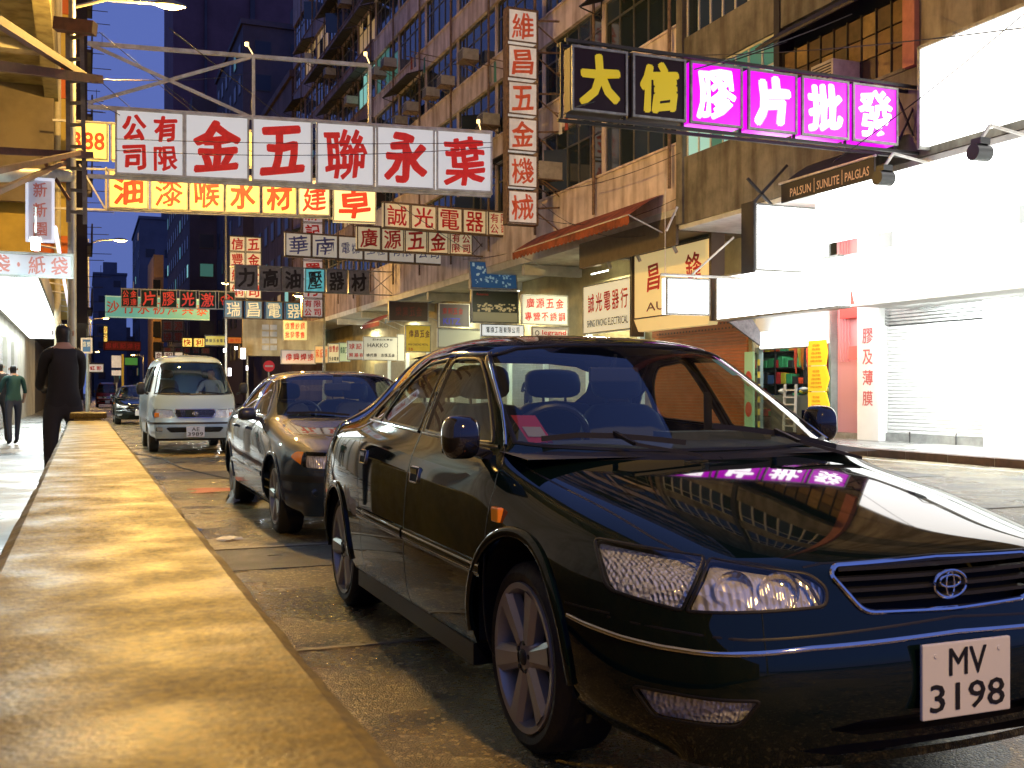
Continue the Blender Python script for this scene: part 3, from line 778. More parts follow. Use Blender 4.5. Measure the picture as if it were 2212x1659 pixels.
# lit fascia over the hardware shop and its neighbours
fz = thing('fascia_sign', 'blazing white fascia light box over the open hardware shop', 'shop sign', (14.6,20.3,3.0), 0, 'lit white signs of the near shops')
mb = MB(); mb.box(14.65,14.95,18.1,22.7,3.02,4.02); part('light_box', mb, GLW, fz)
mb = MB(); mb.prism([(14.65,4.03),(14.95,4.03),(16.2,2.4),(16.0,2.35),(14.95,3.0),(14.65,3.0)], lambda a, b, c: (a, 22.72+c, b), .08); part('end_bracket', mb, mat('bracket_concrete', (.16,.16,.17), .7, var=.4, scale=12), fz)
mb = MB(); mb.box(14.62,14.98,18.08,22.72,2.96,3.01); mb.box(14.62,14.98,18.08,22.72,4.03,4.08); part('frame', mb, FR_GREY, fz)
fz = thing('fascia_sign', 'second white fascia box hanging lower inside the hardware shop front', 'shop sign', (16,21.5,2.3), 0, 'lit white signs of the near shops')
mb = MB(); mb.box(15.95,16.15,20.55,22.75,2.3,2.72); part('light_box', mb, GLW2, fz)
mb = MB(); mb.box(15.93,16.17,20.53,22.77,2.27,2.295); part('frame', mb, FR_GREY, fz)
# big wall sign and canopy boxes at the far right
bs_ = thing('wall_sign', 'huge floodlit white wall sign above the shutter, cut by the picture edge', 'shop sign', (13.7,11,5.4), 0, 'lit white signs of the near shops')
mb = MB(); mb.box(13.72,13.90,6,14.75,5.55,7.25); part('light_box', mb, glow('sign_face_flood', (1,1,.97), 3.6), bs_)  # floodlit board: the floodlight is put into its face as glow
mb = MB(); mb.box(13.70,13.95,6,14.80,7.26,7.32); mb.box(13.70,13.95,14.76,14.82,5.5,7.3); part('frame', mb, FR_GREY, bs_)
cbx = thing('canopy_sign', 'white canopy of tilted lit boxes over the pulled down shutter', 'shop sign', (14.8,13,3.0), 0, 'lit white signs of the near shops')
for k in range(7):
    y0 = 17.95-1.72*(k+1); mb = MB(); mb.prism([(14.9,3.05),(14.65,3.95),(14.80,3.99),(15.05,3.09)], lambda a, b, c: (a, y0+c, b), 1.68); part('light_box', mb, glow('sign_face_soft_white', (.93,1,.96), 1.3), cbx)
mb = MB(); mb.box(14.7,16.4,6,18.0,3.98,4.05); mb.box(14.85,16.3,6,18.0,2.98,3.03); part('canopy_slab', mb, M_wh, cbx)
mb = MB(); mb.box(13.98,14.2,6,18.0,4.25,5.29); part('band_light', mb, GLW2, cbx)  # white fascia with the light on it put in as glow
# square white box sign and small hanging board
def box_sign(name, label, u0, u1, vt, vb, z, face, d=.3, group='lit white signs of the near shops', text='', latin=None, inkm=None, frame=None, brush=.1, bold=.03, rz=0., cat='shop sign', texts=None):
    p, w_, h = span(u0, u1, vb, z, rz=rz); H = (vb-vt)/2300*z
    root = thing(name, label, cat, (p.x, p.y, p.z), h, group); OFF[root] = Vector((0,0,0))
    if texts:
        o = lightbox(root, 0, 0, w_, H, d, face, frame or FR_GREY)
        for (s_, cx, cz, hh, ww, im) in texts:
            t = MB()
            if all(ord(c) < 128 for c in s_): put_line(t, s_, cx*w_, cz*H, hh*H, -.006, .012, ww*w_)
            else:
                n_ = len(s_)
                for i, c in enumerate(s_):
                    if c != ' ': put(t, c, cx*w_ + (i-(n_-1)/2)*ww*w_/n_, cz*H, ww*w_/n_*.84, hh*H, -.006, bold, brush)
            part('lettering', t, im, o, local=True)
    else: lightbox(root, 0, 0, w_, H, d, face, frame or FR_GREY, text, inkm, bold, brush, latin)
    return root, w_, H
r_, w_, H = box_sign('box_sign', 'square blank white light box jutting out above the blazing fascia', 1632, 1792, 440, 583, 22.2, GLW2, .35)
mb = MB(); mb.bar((0,.15,H),(.9,.15,H+.9),.05); mb.bar((.55,.15,H),(-.1,.15,H+.55),.05); mb.box(-.08,-.03,-.05,.4,-.05,H+.05); part('bracket', mb, FR_DARK, r_, local=True)
r_, w_, H = box_sign('box_sign', 'small blank white light box hanging from a white pole before the cream sign', 1440, 1532, 600, 678, 23.5, GLW2, .2)
mb = MB(); mb.tube([(-.1,.1,H+.08),(2.1,.1,H+.08)], .03, 8); mb.tube([(.7,.1,H+.1),(2.0,.4,H+1.05)], .025, 8); mb.tube([(.02,.1,H),(.02,.1,H+2.3)], .008, 5); mb.tube([(.05,.1,H+1.05),(.33,.1,H+1.6)], .025, 6); part('hanging_pole', mb, FR_WHITE, r_, local=True)
# cream sign and neighbours, facing the road
def road_sign(name, label, X, uL, uR, vtL, vbL, face, texts, frame=FR_GREY, d=.3, group='shop signs over the right pavement', bold=.03, brush=.05):
    zL = depthX(uL, X); pL = WX(uL, vbL, X); pR = WX(uR, vbL, X); w_ = abs(pL.y-pR.y); H = (vbL-vtL)/2300*zL
    root = thing(name, label, 'shop sign', (pL.x, pL.y, pL.z), -pi/2, group); OFF[root] = Vector((0,0,0))
    o = lightbox(root, 0, 0, w_, H, d, face, frame)
    for (s_, cx, cz, hh, ww, im) in texts:
        t = MB()
        if all(ord(c) < 128 for c in s_): put_line(t, s_, cx*w_, cz*H, hh*H, -.006, .014, ww*w_)
        else:
            n_ = len(s_)
            for i, c in enumerate(s_):
                if c != ' ': put(t, c, cx*w_ + (i-(n_-1)/2)*ww*w_/n_, cz*H, ww*w_/n_*.84, hh*H, -.006, bold, brush)
        part('lettering', t, im, o, local=True)
    return root, w_, H
BLK = ink('black', (.015,.015,.015)); BRN = ink('brown', (.16,.05,.04)); BLU = ink('violet_blue', (.05,.05,.22)); REDL = ink('bright_red', (.70,.02,.01))
r_, w_, H = road_sign('cream_sign', 'large cream sign with two raised red characters and AU below', 15.0, 1370, 1534, 553, 690, mat('sign_cream_lit', (.74,.60,.30), .5, var=.1, scale=2, emit=(1,.74,.32), es=.55),
     [('昌', .28, .60, .42, .22, REDL), ('鋒', .80, .64, .42, .24, REDL), ('AU W', .44, .16, .13, .52, BRN)], frame=mat('bronze_frame', (.08,.06,.04), .5))
mb = MB(); mb.prism([(0,0),(-.35,.0),(-.9,-.0)][:0] or [(-.02,-.01),(w_+.02,-.01),(w_-.1,-.38),(.25,-.38)], lambda a, b, c: (a, c, b), .28); part('sign_underside', mb, MATS['sign_cream_lit'], r_, local=True)
mb = MB(); mb.box(-.18,-.04,-.05,.35,-.5,H+.75); mb.box(w_+.04,w_+.14,-.05,.35,-.3,H+.75); part_islands('sign_post', mb, mat('bronze_frame', (.08,.06,.04), .5), r_)
for k in range(34):
    pass
mb = MB(); 
for k in range(int(w_/.11)): mb.box(k*.11, k*.11+.085, .0, .04, H+.03, H+.72)
o = part('ribbed_cladding', mb, mat('cladding_blue_grey', (.045,.055,.055), .5), r_, local=True); o['kind'] = 'stuff'
road_sign('signboard', 'white sign with red characters over SHING KWONG lettering', 15.2, 1260, 1364, 620, 722, mat('sign_white_lit', (.7,.68,.55), .5, emit=(1,.93,.66), es=.55),
     [('誠光電器行', .52, .62, .40, .86, REDL), ('SHING KWONG', .30, .20, .15, .42, BLK), ('ELECTRICAL', .74, .20, .15, .40, BLK)])
# dark awning soffit with spotlights in front of the cream sign
aw = thing('shop_canopy', 'brown boarded canopy above the cream sign with small spotlights under it', 'canopy', (14.6,26,5.4))
mb = MB(); mb.box(14.0,14.08,23.6,29.3,4.95,5.7); mb.box(14.09,16.2,23.6,29.3,5.30,5.36); part('canopy_panel', mb, mat('canopy_brown', (.10,.075,.045), .6, var=.3, scale=5), aw)
for y in (24.6,26.6,28.4):
    mb = MB(); mb.tube([(14.5,y,5.3),(14.5,y,5.1)], .015, 6); mb.tube([(14.5,y,5.12),(14.62,y,4.9)], .05, 10); part('spotlight', mb, FR_WHITE, aw, smooth=True)
# orange shutter
os_ = thing('roller_shutter', 'rust orange ribbed shutter of the shop under the cream sign', 'shutter', (XS,26,0), 0, 'shopfronts under the blocks')
M_or = mat('shutter_orange', (.42,.13,.025), .5, var=.2, scale=3); M_or2 = mat('shutter_orange_dark', (.30,.09,.02), .5)
sl2 = MB().box(0,.05,0,4.9,.006,.086).mesh('slat', M_or, bevel=.012)
for k in range(30): inst('slat', sl2, os_, (XS-.05, 23.75, .15+k*.09))
mb = MB(); mb.box(XS-.06,XS+.1,23.7,28.8,2.86,3.5); part('perforated_band', mb, M_or2, os_)
mb = MB()
for i in range(28):
    for j in range(4): mb.box(XS-.068,XS-.062,23.85+i*.17+.08*(j%2),23.91+i*.17+.08*(j%2),2.92+j*.14,2.97+j*.14)
part('perforation', mb, FR_DARK, os_)['kind'] = 'stuff'
# grey shutters with pilasters further along; the light on these is put in as glow
M_gs = mat('shutter_galvanised', (.40,.40,.34), .4, metal=.45, var=.2, scale=4)
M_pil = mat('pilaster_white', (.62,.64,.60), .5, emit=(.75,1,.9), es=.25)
sl3 = MB().box(0,.05,0,3.3,.006,.100).mesh('slat', M_gs, bevel=.014)
Y = 29.4
for q in range(9):
    lab = ('first','second','third','fourth','fifth','sixth','seventh','eighth','ninth')[q]
    rsu = thing('roller_shutter', '%s galvanised grey shutter beyond the rust orange one' % lab, 'shutter', (XS,Y+1.6,0), 0, 'shopfronts under the blocks')
    for k in range(26 if q < 4 else 0): inst('slat', sl3, rsu, (XS-.06, Y+.2, .15+k*.105))
    if q >= 4:
        mb = MB(); mb.box(XS-.06,XS+.1,Y+.2,Y+3.5,.15,2.9); part('shutter_curtain', mb, M_gs, rsu)
    mb = MB(); mb.box(XS-.16,XS+.06,Y-.05,Y+.16,.13,3.3); part('pilaster', mb, M_pil, rsu)
    Y += 3.7
# more signs at shop level
def xs(name, label, *a, **k): return box_sign(name, label, *a, group='shop signs over the right pavement', **k)
WHITE_L = mat('sign_white_dim', (.60,.60,.56), .5, emit=(.95,.95,.85), es=.15); GREYS = mat('sign_grey_dark', (.08,.07,.08), .4)
xs('signboard', 'white board with two rows of red hardware characters below the blue picture board', 1128, 1226, 636, 700, 36.5, WHITE_L, d=.15, texts=[('廣源五金', .5, .72, .34, .86, RED_INK), ('專營不銹鋼', .5, .27, .30, .92, RED_INK)])
r_, w_, H = xs('picture_board', 'dark picture board with a golden product display in its middle', 1019, 1120, 626, 697, 40, mat('board_dark_green', (.02,.028,.02), .35), d=.2, texts=[('Autonics', .22, .88, .07, .26, RED_INK)], frame=FR_WHITE)
mb = MB(); rp = random.Random(3)
for i in range(60):
    x = rp.uniform(.1,.9)*w_; z = H*(.42+rp.uniform(-.09,.16)); s = rp.uniform(.03,.07); mb.box(x, x+s*1.6, -.009-.0002*i, -.0088-.0002*i, z, z+s)
part('printed_products', mb, mat('print_gold', (.5,.42,.22), .5, emit=(1,.8,.4), es=.25), r_, local=True)['kind'] = 'stuff'
mb = MB(); mb.box(.05,w_-.05,-.0075,-.0070,.05,H*.33); part('printed_band', mb, mat('print_khaki', (.30,.27,.16), .5, emit=(1,.9,.5), es=.12), r_, local=True)
xs('signboard', 'dark board with dim red characters over blue KITZ lettering', 948, 1014, 655, 706, 42, GREYS, d=.2, texts=[('東利五金', .45, .68, .28, .7, RED_DIM), ('KITZ', .42, .25, .26, .55, ink('kitz_blue', (.03,.03,.35), .4))], frame=FR_WHITE)
xs('signboard', 'pale board with faint teal blocks under the dark KITZ board', 946, 1040, 709, 750, 41, mat('sign_faded_teal', (.45,.46,.36), .5, emit=(.8,.85,.6), es=.2), d=.15)
xs('signboard', 'white lit strip with black company characters beside the picture board', 1040, 1132, 700, 726, 38.5, glow('sign_white_lit2', (.95,1,.95), .8), d=.15, texts=[('電機工程有限公司', .5, .55, .52, .8, BLK)])
xs('signboard', 'low white board reading legrand in red just above the car roof', 1150, 1228, 706, 735, 35, WHITE_L, d=.15, texts=[('legrand', .60, .55, .45, .66, RED_INK), ('O', .13, .55, .4, .12, BLK)])
r_, w_, H = xs('picture_board', 'tilted blue picture board crowded with pale instruments under the soffit', 1018, 1118, 560, 622, 39.5, mat('board_blue', (.02,.07,.22), .3, emit=(.05,.3,.8), es=.12), d=.1, texts=[('P', .9, .9, .01, .01, BLK)])
r_.rotation_euler = (radians(-14), 0, 0)
mb = MB()
for i in range(70):
    x = rp.uniform(.06,.88)*w_; z = rp.uniform(.06,.85)*H; s = rp.uniform(.03,.10); mb.box(x, x+s, -.009-.0002*i, -.0088-.0002*i, z, z+s*rp.uniform(.4,1.6))
part('printed_instruments', mb, mat('print_pale_blue', (.35,.5,.6), .5, emit=(.4,.7,.9), es=.2), r_, local=True)['kind'] = 'stuff'
xs('signboard', 'yellow board with thin brown characters over the grey shutters', 876, 930, 702, 760, 47, FACE_YP, d=.15, texts=[('偉昌五金', .55, .68, .28, .86, BRN), ('WAI CHEONG METAL', .5, .28, .08, .8, BRN), ('五金', .2, .1, .12, .2, RED_INK)])
xs('signboard', 'white board reading HAKKO in black above small characters', 785, 859, 727, 778, 50, WHITE_L, d=.12, texts=[('HAKKO', .42, .64, .17, .60, BLK), ('日本白光焊台', .56, .88, .09, .6, BLK), ('總代理 志恆五金', .5, .22, .14, .84, BLK)])
xs('signboard', 'white board with bold red characters half hidden behind the HAKKO board', 750, 800, 736, 777, 52, WHITE_L, d=.12, texts=[('球記電', .5, .70, .30, .9, RED_INK), ('貿易有限', .5, .25, .22, .9, RED_INK)])
xs('signboard', 'tall pale board edge with black characters right of the HAKKO board', 858, 874, 722, 780, 51, WHITE_L, d=.12)
xs('signboard', 'greenish board with two rows of red characters below the blue panel sign', 612, 664, 692, 735, 58, mat('sign_mint', (.45,.55,.42), .5, emit=(.6,.8,.5), es=.25), d=.12, texts=[('信豐紗網', .48, .73, .36, .84, RED_INK), ('批發零售', .48, .28, .34, .84, RED_INK)])
xs('signboard', 'long pale board with spaced red welding characters above the second car', 607, 682, 756, 786, 60, mat('sign_pale_pink', (.55,.45,.40), .5, emit=(1,.8,.7), es=.15), d=.12, texts=[('偉興焊接', .54, .5, .52, .84, RED_INK)])
xs('signboard', 'buff board with faded orange characters, first of three small ones in a row', 680, 709, 747, 784, 58, mat('sign_buff', (.6,.45,.25), .5, emit=(1,.7,.35), es=.2), d=.12, texts=[('和記膠', .5, .55, .5, .9, RED_FADED)])
xs('signboard', 'cream board with red and black characters, middle of three small ones in a row', 709, 733, 742, 783, 57, FACE_CREAM, d=.12, texts=[('信豐紗', .5, .72, .36, .9, RED_INK), ('五金電業', .5, .2, .2, .9, BLK)])
xs('signboard', 'pale green board, last of three small ones in a row beside the red character board', 733, 757, 740, 781, 56, mat('sign_pale_green', (.50,.6,.42), .5, emit=(.8,1,.6), es=.2), d=.12, texts=[('偉昌工具', .5, .6, .35, .85, ink('green', (.05,.15,.08)))])
xs('signboard', 'dark brown signboard in shade beneath the orange awning', 840, 925, 650, 693, 45, mat('sign_brown', (.05,.02,.01), .5), d=.2, texts=[('榮業五金', .5, .5, .5, .7, ink('dull_red', (.14,.02,.01)))])
# awnings
def awning(label, X, y0, y1, z0, z1, m, out=1.1, scallop=True):
    r = thing('awning', label, 'awning', (X,(y0+y1)/2,z0), 0, 'awnings over the right pavement')
    mb = MB(); mb.grid(lambda a, b: (X-out*b, y0+(y1-y0)*a, z1-(z1-z0)*b+.04*sin(pi*b)), 10, 4); part('canvas', mb, m, r)
    v = MB(); n = int((y1-y0)/.28)
    vs = []
    for i in range(n*4+1):
        y = y0+(y1-y0)*i/(n*4); vs += [(X-out,y,z0),(X-out,y,z0-.20-.06*abs(sin(i*pi/4)))]
    v.add(vs, [(2*i,2*i+1,2*i+3,2*i+2) for i in range(n*4)]); part('valance', v, m, r)
    a = MB(); a.bar((X,y0+.05,z0-.4),(X-out,y0+.05,z0),.03); a.bar((X,y1-.05,z0-.4),(X-out,y1-.05,z0),.03); a.bar((X-out,y0,z0),(X-out,y1,z0),.03); part('awning_frame', a, FR_WHITE, r)
awning('striped orange and black awning below the pink wall, ragged at its end', 13.98, 24.2, 32.2, 5.75, 6.35, mat('awning_orange', (.30,.07,.02), .8, var=.75, scale=2.2), 1.0)
awning('blue awning with a white edge under the soffit', 14.6, 45.0, 50.0, 4.75, 5.3, mat('awning_blue', (.03,.12,.30), .7), 1.1)
awning('faded red awning beyond the blue one', 14.5, 51.0, 54.5, 4.7, 5.2, mat('awning_red', (.35,.08,.05), .8, var=.3), 1.0)
# black advertising awning
ab = thing('awning', 'black awning printed PALSUN SUNLITE PALGLAS beneath the lit pink sign', 'awning', (13.2,16.6,5), 0, 'awnings over the right pavement')
M_bk = mat('awning_black', (.02,.016,.014), .6)
mb = MB(); mb.grid(lambda a, b: (13.98-.78*b, 15.3+2.75*a, 5.92-.50*b+.05*sin(pi*b)), 8, 4); part('canvas', mb, M_bk, ab)
mb = MB(); mb.box(13.17,13.20,15.3,18.05,5.04,5.42); vb_ = part('valance', mb, M_bk, ab)
t = MB()
for s_, yc, ww in (('PALSUN', 17.42, .66), ('SUNLITE', 16.58, .66), ('PALGLAS', 15.76, .66)):
    g_, f_, _, _ = glyph(s_, .01, True); t.add([(13.164, yc-a*ww, 5.20+b*.17) for a, b in g_], f_)
for yc in (16.99,16.17): t.add([(13.164,yc-.008,5.08),(13.164,yc+.008,5.08),(13.164,yc+.008,5.36),(13.164,yc-.008,5.36)], [(0,1,2,3)])
part('lettering', t, mat('ink_tan', (.50,.36,.24), .5, emit=(1,.7,.45), es=.15), vb_)
mb = MB(); mb.box(13.14,13.18,15.25,18.1,5.42,5.46); part('awning_frame', mb, FR_WHITE, ab)
# floodlight fittings aimed at the white sign
for i, (u, v, X, lab) in enumerate(((1910,385,13.0,'black floodlight on an arm below the lit pink sign'), (2118,330,13.0,'black floodlight on an arm in front of the huge white sign'))):
    p = WX(u, v, X); r_ = thing('floodlight', lab, 'floodlight', tuple(p), 0, 'floodlights on the near block')
    mb = MB(); mb.cyl((p.x-.16,p.y,p.z), .13, .30, 16, 'x'); mb.box(p.x-.1,p.x+.1,p.y-.10,p.y+.10,p.z+.12,p.z+.22); part('lamp_housing', mb, mat('flood_black', (.02,.02,.02), .4), r_, smooth=True)
    mb = MB(); mb.bar((p.x,p.y,p.z+.2),(p.x+.2,p.y,p.z+.45),.04); mb.bar((p.x+.2,p.y,p.z+.45),(13.95,p.y,p.z+.35),.04); part('arm', mb, FR_WHITE, r_)
    mb = MB(); mb.cyl((p.x+.145,p.y,p.z), .11, .01, 16, 'x'); part('lamp_face', mb, glow('flood_face', (1,1,1), 6), r_)
pend = thing('pendant_lamp', 'round brass shaded lamp hanging under the soffit near the red character sign', 'lamp', tuple(WX(1275,568,15.0)))
p = WX(1275,568,15.0); mb = MB(); mb.tube([(p.x,p.y,p.z+.9),(p.x,p.y,p.z+.3)], .02, 6); mb.cyl((p.x,p.y,p.z+.12), .16, .2, 12); mb.tube([(p.x,p.y,p.z+.2),(p.x,p.y,p.z+.08),(p.x,p.y,p.z-.08)], .12, 16, r2=.36); part('lamp_shade', mb, mat('brass_dull', (.25,.18,.10), .4, metal=.7), pend, smooth=True)
# light from the shop tubes under the near soffit
tubes = thing('tube_light', 'row of fluorescent tubes under the soffit of the glaring shops', 'lamp', (15,17,4.3))
mb = MB()
for y in (7.5,9.5,11.5,13.5,15.5,17.4): mb.cyl((15.4,y,5.2), .02, 1.4, 8, 'y')
part('tubes', mb, glow('tube', (1,1,1), 14), tubes)['kind'] = 'stuff'
# ================================================================ left side of the street
M_lcream = mat('wall_lemon_paint', (.34,.30,.15), .75, var=.25, scale=1.2, streak=.4)
M_lorange = mat('wall_orange_paint', (.50,.12,.02), .75, var=.2, scale=2)
M_lgrey = mat('wall_left_grey', (.42,.40,.34), .75, var=.25, scale=1.5, streak=.3)
lb = thing('corner_building', 'near lemon and cream building whose beamed soffit fills the top left corner', 'building', (-3,14,0), 0, 'buildings on the left side')
mb = MB(); mb.box(-12,-2.3,2,31,.12,9.2); part('ground_floor_wall', mb, M_lgrey, lb)
mb = MB(); mb.box(-12,-.66,3,31,9.30,9.55); part('balcony_floor', mb, M_lcream, lb)
for y in (7,12,17,22,27):
    mb = MB(); mb.box(-9,-.9,y-.2,y+.2,9.05,9.29); part('soffit_beam', mb, M_lgrey, lb)
mb = MB(); mb.box(-.95,-.62,3,31,8.98,10.4); part('edge_beam', mb, M_lcream, lb)
mb = MB(); mb.box(-9,-.72,30.7,30.95,6.2,9.29); part('end_wall', mb, mat('wall_shadow_brown', (.16,.13,.09), .8, var=.3, scale=1), lb)
for z in (12.6,15.8,19.0,22.2):
    mb = MB(); mb.box(-12,-.66,3,31,z,z+.2); mb.box(-.9,-.64,3,31,z-.25,z+.95); part('balcony_floor', mb, M_lcream, lb)
mb = MB(); mb.tube([(-.64,31.1,.13),(-.64,31.1,26)], .085, 10); part('drain_pipe', mb, mat('pipe_cream', (.5,.45,.3), .6, var=.2, scale=4), lb)
mb = MB(); mb.box(-12,-2.4,2,31,9.6,24); part('room_core', mb, M_void, lb)
# orange and lemon banded block behind
ob = thing('banded_building', 'orange and lemon banded narrow building behind the sign ladder', 'building', (-1.5,36,0), 0, 'buildings on the left side')
mb = MB(); mb.box(-12,-.28,31.5,44,3.96,24); part('wall', mb, mat('wall_lemon2', (.45,.33,.07), .75, var=.2, scale=1.5), ob)
for k in range(9):
    z = 4.6+k*2.3; mb = MB(); mb.box(-1.25,-.255,31.43,44.1,z,z+.85); part('orange_band', mb, M_lorange, ob)
for (z, x) in ((13.4,-.95),(11.2,-.95),(16.8,-1.0),(8.6,-.98)):
    w_ = MB(); w_.box(x-.42,x+.42,31.36,31.45,z,z+1.1); o = part('window', w_, M_wframew, ob)
    for dx in (-.36,.04):
        g = MB(); g.box(x+dx,x+dx+.32,31.345,31.357,z+.1,z+1.0); part('window_pane', g, M_pane, o)
dk = thing('dark_building', 'dark block with clothes poles sticking out against the sky', 'building', (-1,56,0), 0, 'buildings on the left side')
mb = MB(); mb.box(-12,.15,46,70,3.96,26); part('wall', mb, mat('wall_soot', (.035,.028,.032), .85, var=.3, scale=1), dk)  # wall coloured near black with slight mottling
mb = MB()
for i in range(9):
    z = 4.5+i*2.6
    mb.box(-.6,.35,46.2,50,z,z+.12); mb.box(.3,.36,46.2,50,z,z+.9)
part('balconies', mb, mat('balcony_near_black', (.05,.04,.045), .8), dk)  # balconies coloured near black
pp = MB(); rq = random.Random(4)
for i in range(46):
    z = 3.5+i*.5+rq.uniform(-.1,.1); y = 46+rq.uniform(0,3); L = rq.uniform(.5,1.1)
    pp.bar((.1,y,z),(.1+L,y,z+.02),.025)
    if i % 5 == 0: pp.bar((.1+L*.6,y,z),(.1+L*.6,y,z+.5),.02)
part('clothes_poles', pp, FR_DARK, dk)['kind'] = 'stuff'
far = thing('left_terrace', 'far terrace of dark blocks closing the left side of the road', 'building', (-2,110,0), 0, 'buildings on the left side')
mb = MB(); mb.box(-14,-.3,71,100,3.96,16); mb.box(-14,-2.3,60,100,.12,3.95); mb.box(-14,-.5,101,150,.12,13); mb.box(-14,0,151,300,.12,18); part('wall', mb, MATS['wall_soot'], far)
# left shops: lit canopy soffit over shutters, its light put into glowing panels
GLF = glow('fascia_lit_white', (.93,1,.99), 5.5)
ls = thing('lit_soffit', 'long blazing white canopy soffit running down the left pavement', 'canopy light', (-1.5,36,3.5), 0, 'lit fascias on the left')
for i in range(8):
    y0 = 22.8+i*3.4
    mb = MB(); mb.box(-2.12,-.84,y0,y0+3.36,3.50,3.54); part('light_box', mb, GLF, ls)
mb = MB(); mb.box(-2.3,-.80,22.7,50.1,3.55,3.75); part('canopy_slab', mb, M_lgrey, ls)
mb = MB(); mb.box(-.83,-.78,22.7,50.1,3.44,3.95); part('canopy_edge', mb, M_lgrey, ls)
M_ls = mat('shutter_left', (.45,.45,.46), .38, metal=.35, var=.15, scale=3)
sl4 = MB().box(-.05,0,0,3.2,.006,.102).mesh('slat', M_ls, bevel=.012)
for q in range(8):
    Y = 13.6+q*3.6
    rsu = thing('roller_shutter', '%s ribbed shutter along the left pavement, counted from the near end' % ('first','second','third','fourth','fifth','sixth','seventh','eighth')[q], 'shutter', (-2.3,Y+1.6,.12), 0, 'shutters on the left pavement')
    if q < 6:
        for k in range(25): inst('slat', sl4, rsu, (-2.22, Y+.2, .15+k*.106))
    else:
        mb = MB(); mb.box(-2.28,-2.2,Y+.2,Y+3.4,.13,2.85); part('shutter_curtain', mb, M_ls, rsu)
    mb = MB(); mb.box(-2.3,-2.12,Y-.1,Y+.18,.12,2.86); part('pilaster', mb, M_lgrey, rsu)
mb = MB(); mb.box(-12,-2.31,20.3,60,.1,6); solo('shop_row', mb, M_lgrey, 'plain grey shop wall behind the shutters of the left pavement', 'building')
# teal and white hanging signs
def lsign(name, label, u0, u1, vt, vb, z, texts, face, frame, d=.15):
    r_, w_, H = box_sign(name, label, u0, u1, vt, vb, z, face, d=d, group='faded signs on the left', texts=texts, frame=frame)
    return r_, w_, H
FADED = ink('faded_pink_red', (.50,.16,.13), .35)  # emission put into the faded ink to brighten it
FACE_LV = mat('sign_face_pale_lilac', (.60,.58,.62), .5, var=.1, scale=3, emit=(.8,.8,1), es=.22)
lsign('vertical_sign', 'vertical pale sign with three faded red characters beside the lamp pole', 57, 116, 384, 520, 15.5, [('新', .5, .82, .24, .62, FADED), ('新', .5, .50, .24, .62, FADED), ('園', .5, .19, .24, .60, FADED)], FACE_LV, glow('rim_white', (.8,.85,1), .8))
lsign('signboard', 'wide pale board with three washed out red characters under the vertical sign', -40, 157, 542, 594, 14.5, [('袋', .20, .5, .78, .26, FADED), ('•', .40, .5, .2, .04, FADED), ('紙', .60, .5, .78, .23, FADED), ('袋', .85, .5, .78, .23, FADED)], FACE_LV, FR_GREY)
lsign('signboard', 'blue street board on the pavement edge behind the standing man', 176, 198, 731, 762, 24, [('富榮', .5, .6, .4, .8, ink('pale2', (.5,.55,.5)))], mat('sign_face_navy', (.03,.10,.22), .5, emit=(.1,.3,.6), es=.15), FR_WHITE)
# white glaring tube lamp
p = W(77, 532, 13.5)
tl_ = thing('tube_lamp', 'glaring white lamp hung in front of the pale board at left', 'lamp', tuple(p))
mb = MB(); mb.cyl((p.x,p.y-.02,p.z-.05), .05, .1, 12); part('bulb', mb, glow('bulb_cold', (.85,1,1), 60), tl_)
mb = MB(); mb.cyl((p.x,p.y-.02,p.z+.055), .08, .05, 12); mb.tube([(p.x,p.y,p.z+.1),(p.x,p.y,p.z+.5)], .012, 6); part('lamp_cap', mb, FR_GREY, tl_)
# signs' white truss ladder, steel beams and pipe at the left
tr = thing('sign_ladder', 'vertical dark steel lattice holding the left end of the white sign', 'frame', (0,19.2,5))
mb = MB(); a0 = W(148, 480, 17.5); a1 = W(146, 60, 17.5); b0 = W(184, 484, 17.5); b1 = W(176, 55, 17.5)
mb.bar(a0, a1, .07); mb.bar(b0, b1, .07)
for k in range(9):
    t = (k+.5)/9; mb.bar(a0.lerp(a1, t), b0.lerp(b1, t), .05)
part('ladder_rails', mb, mat('steel_grey_rust', (.12,.11,.11), .55, metal=.4, var=.4, scale=6), tr)
mb = MB()
M_br = mat('beam_brown', (.09,.03,.018), .65, var=.4, scale=6)
for (u0,v0,u1,v1,z0,z1,t) in ((-60,10,182,165,11.5,17.6,.11),(-20,140,215,172,14,17.5,.13),(120,52,205,62,17.3,17.3,.2),(-20,325,196,335,15,17.6,.10),(-20,372,180,328,12,17.6,.07),(-30,425,140,350,11,17,.06),(90,340,150,432,16.5,16.5,.045)):
    mb.bar(W(u0,v0,z0), W(u1,v1,z1), t, t)
part('steel_beams', mb, M_br, tr)
mb = MB(); mb.tube([W(-20,377,14), W(150,380,17.5)], .10, 12); part('fat_pipe', mb, mat('pipe_grey', (.42,.42,.38), .5, var=.2), tr, smooth=True)
mb = MB()
for k in range(11):
    x = -2.2; 
# slatted sign ribs under the canopy edge
for k in range(12):
    p0 = W(120-4*0, 600, 22); 
rb = thing('light_rack', 'rack of thin white tubes along the canopy edge at left', 'lamp', (-.8,26,3.5))
for k in range(9):
    y = 19+k*2.4; mb = MB(); mb.tube([(-.80,y,3.9),(-.42,y,3.85)], .02, 6); part('rack_bar', mb, FR_WHITE, rb)
mb = MB(); mb.tube([(-.42,18.5,3.83),(-.42,40,3.83)], .035, 6); part('rack_rail', mb, glow('rail_white', (.9,.85,1), 1.6), rb)
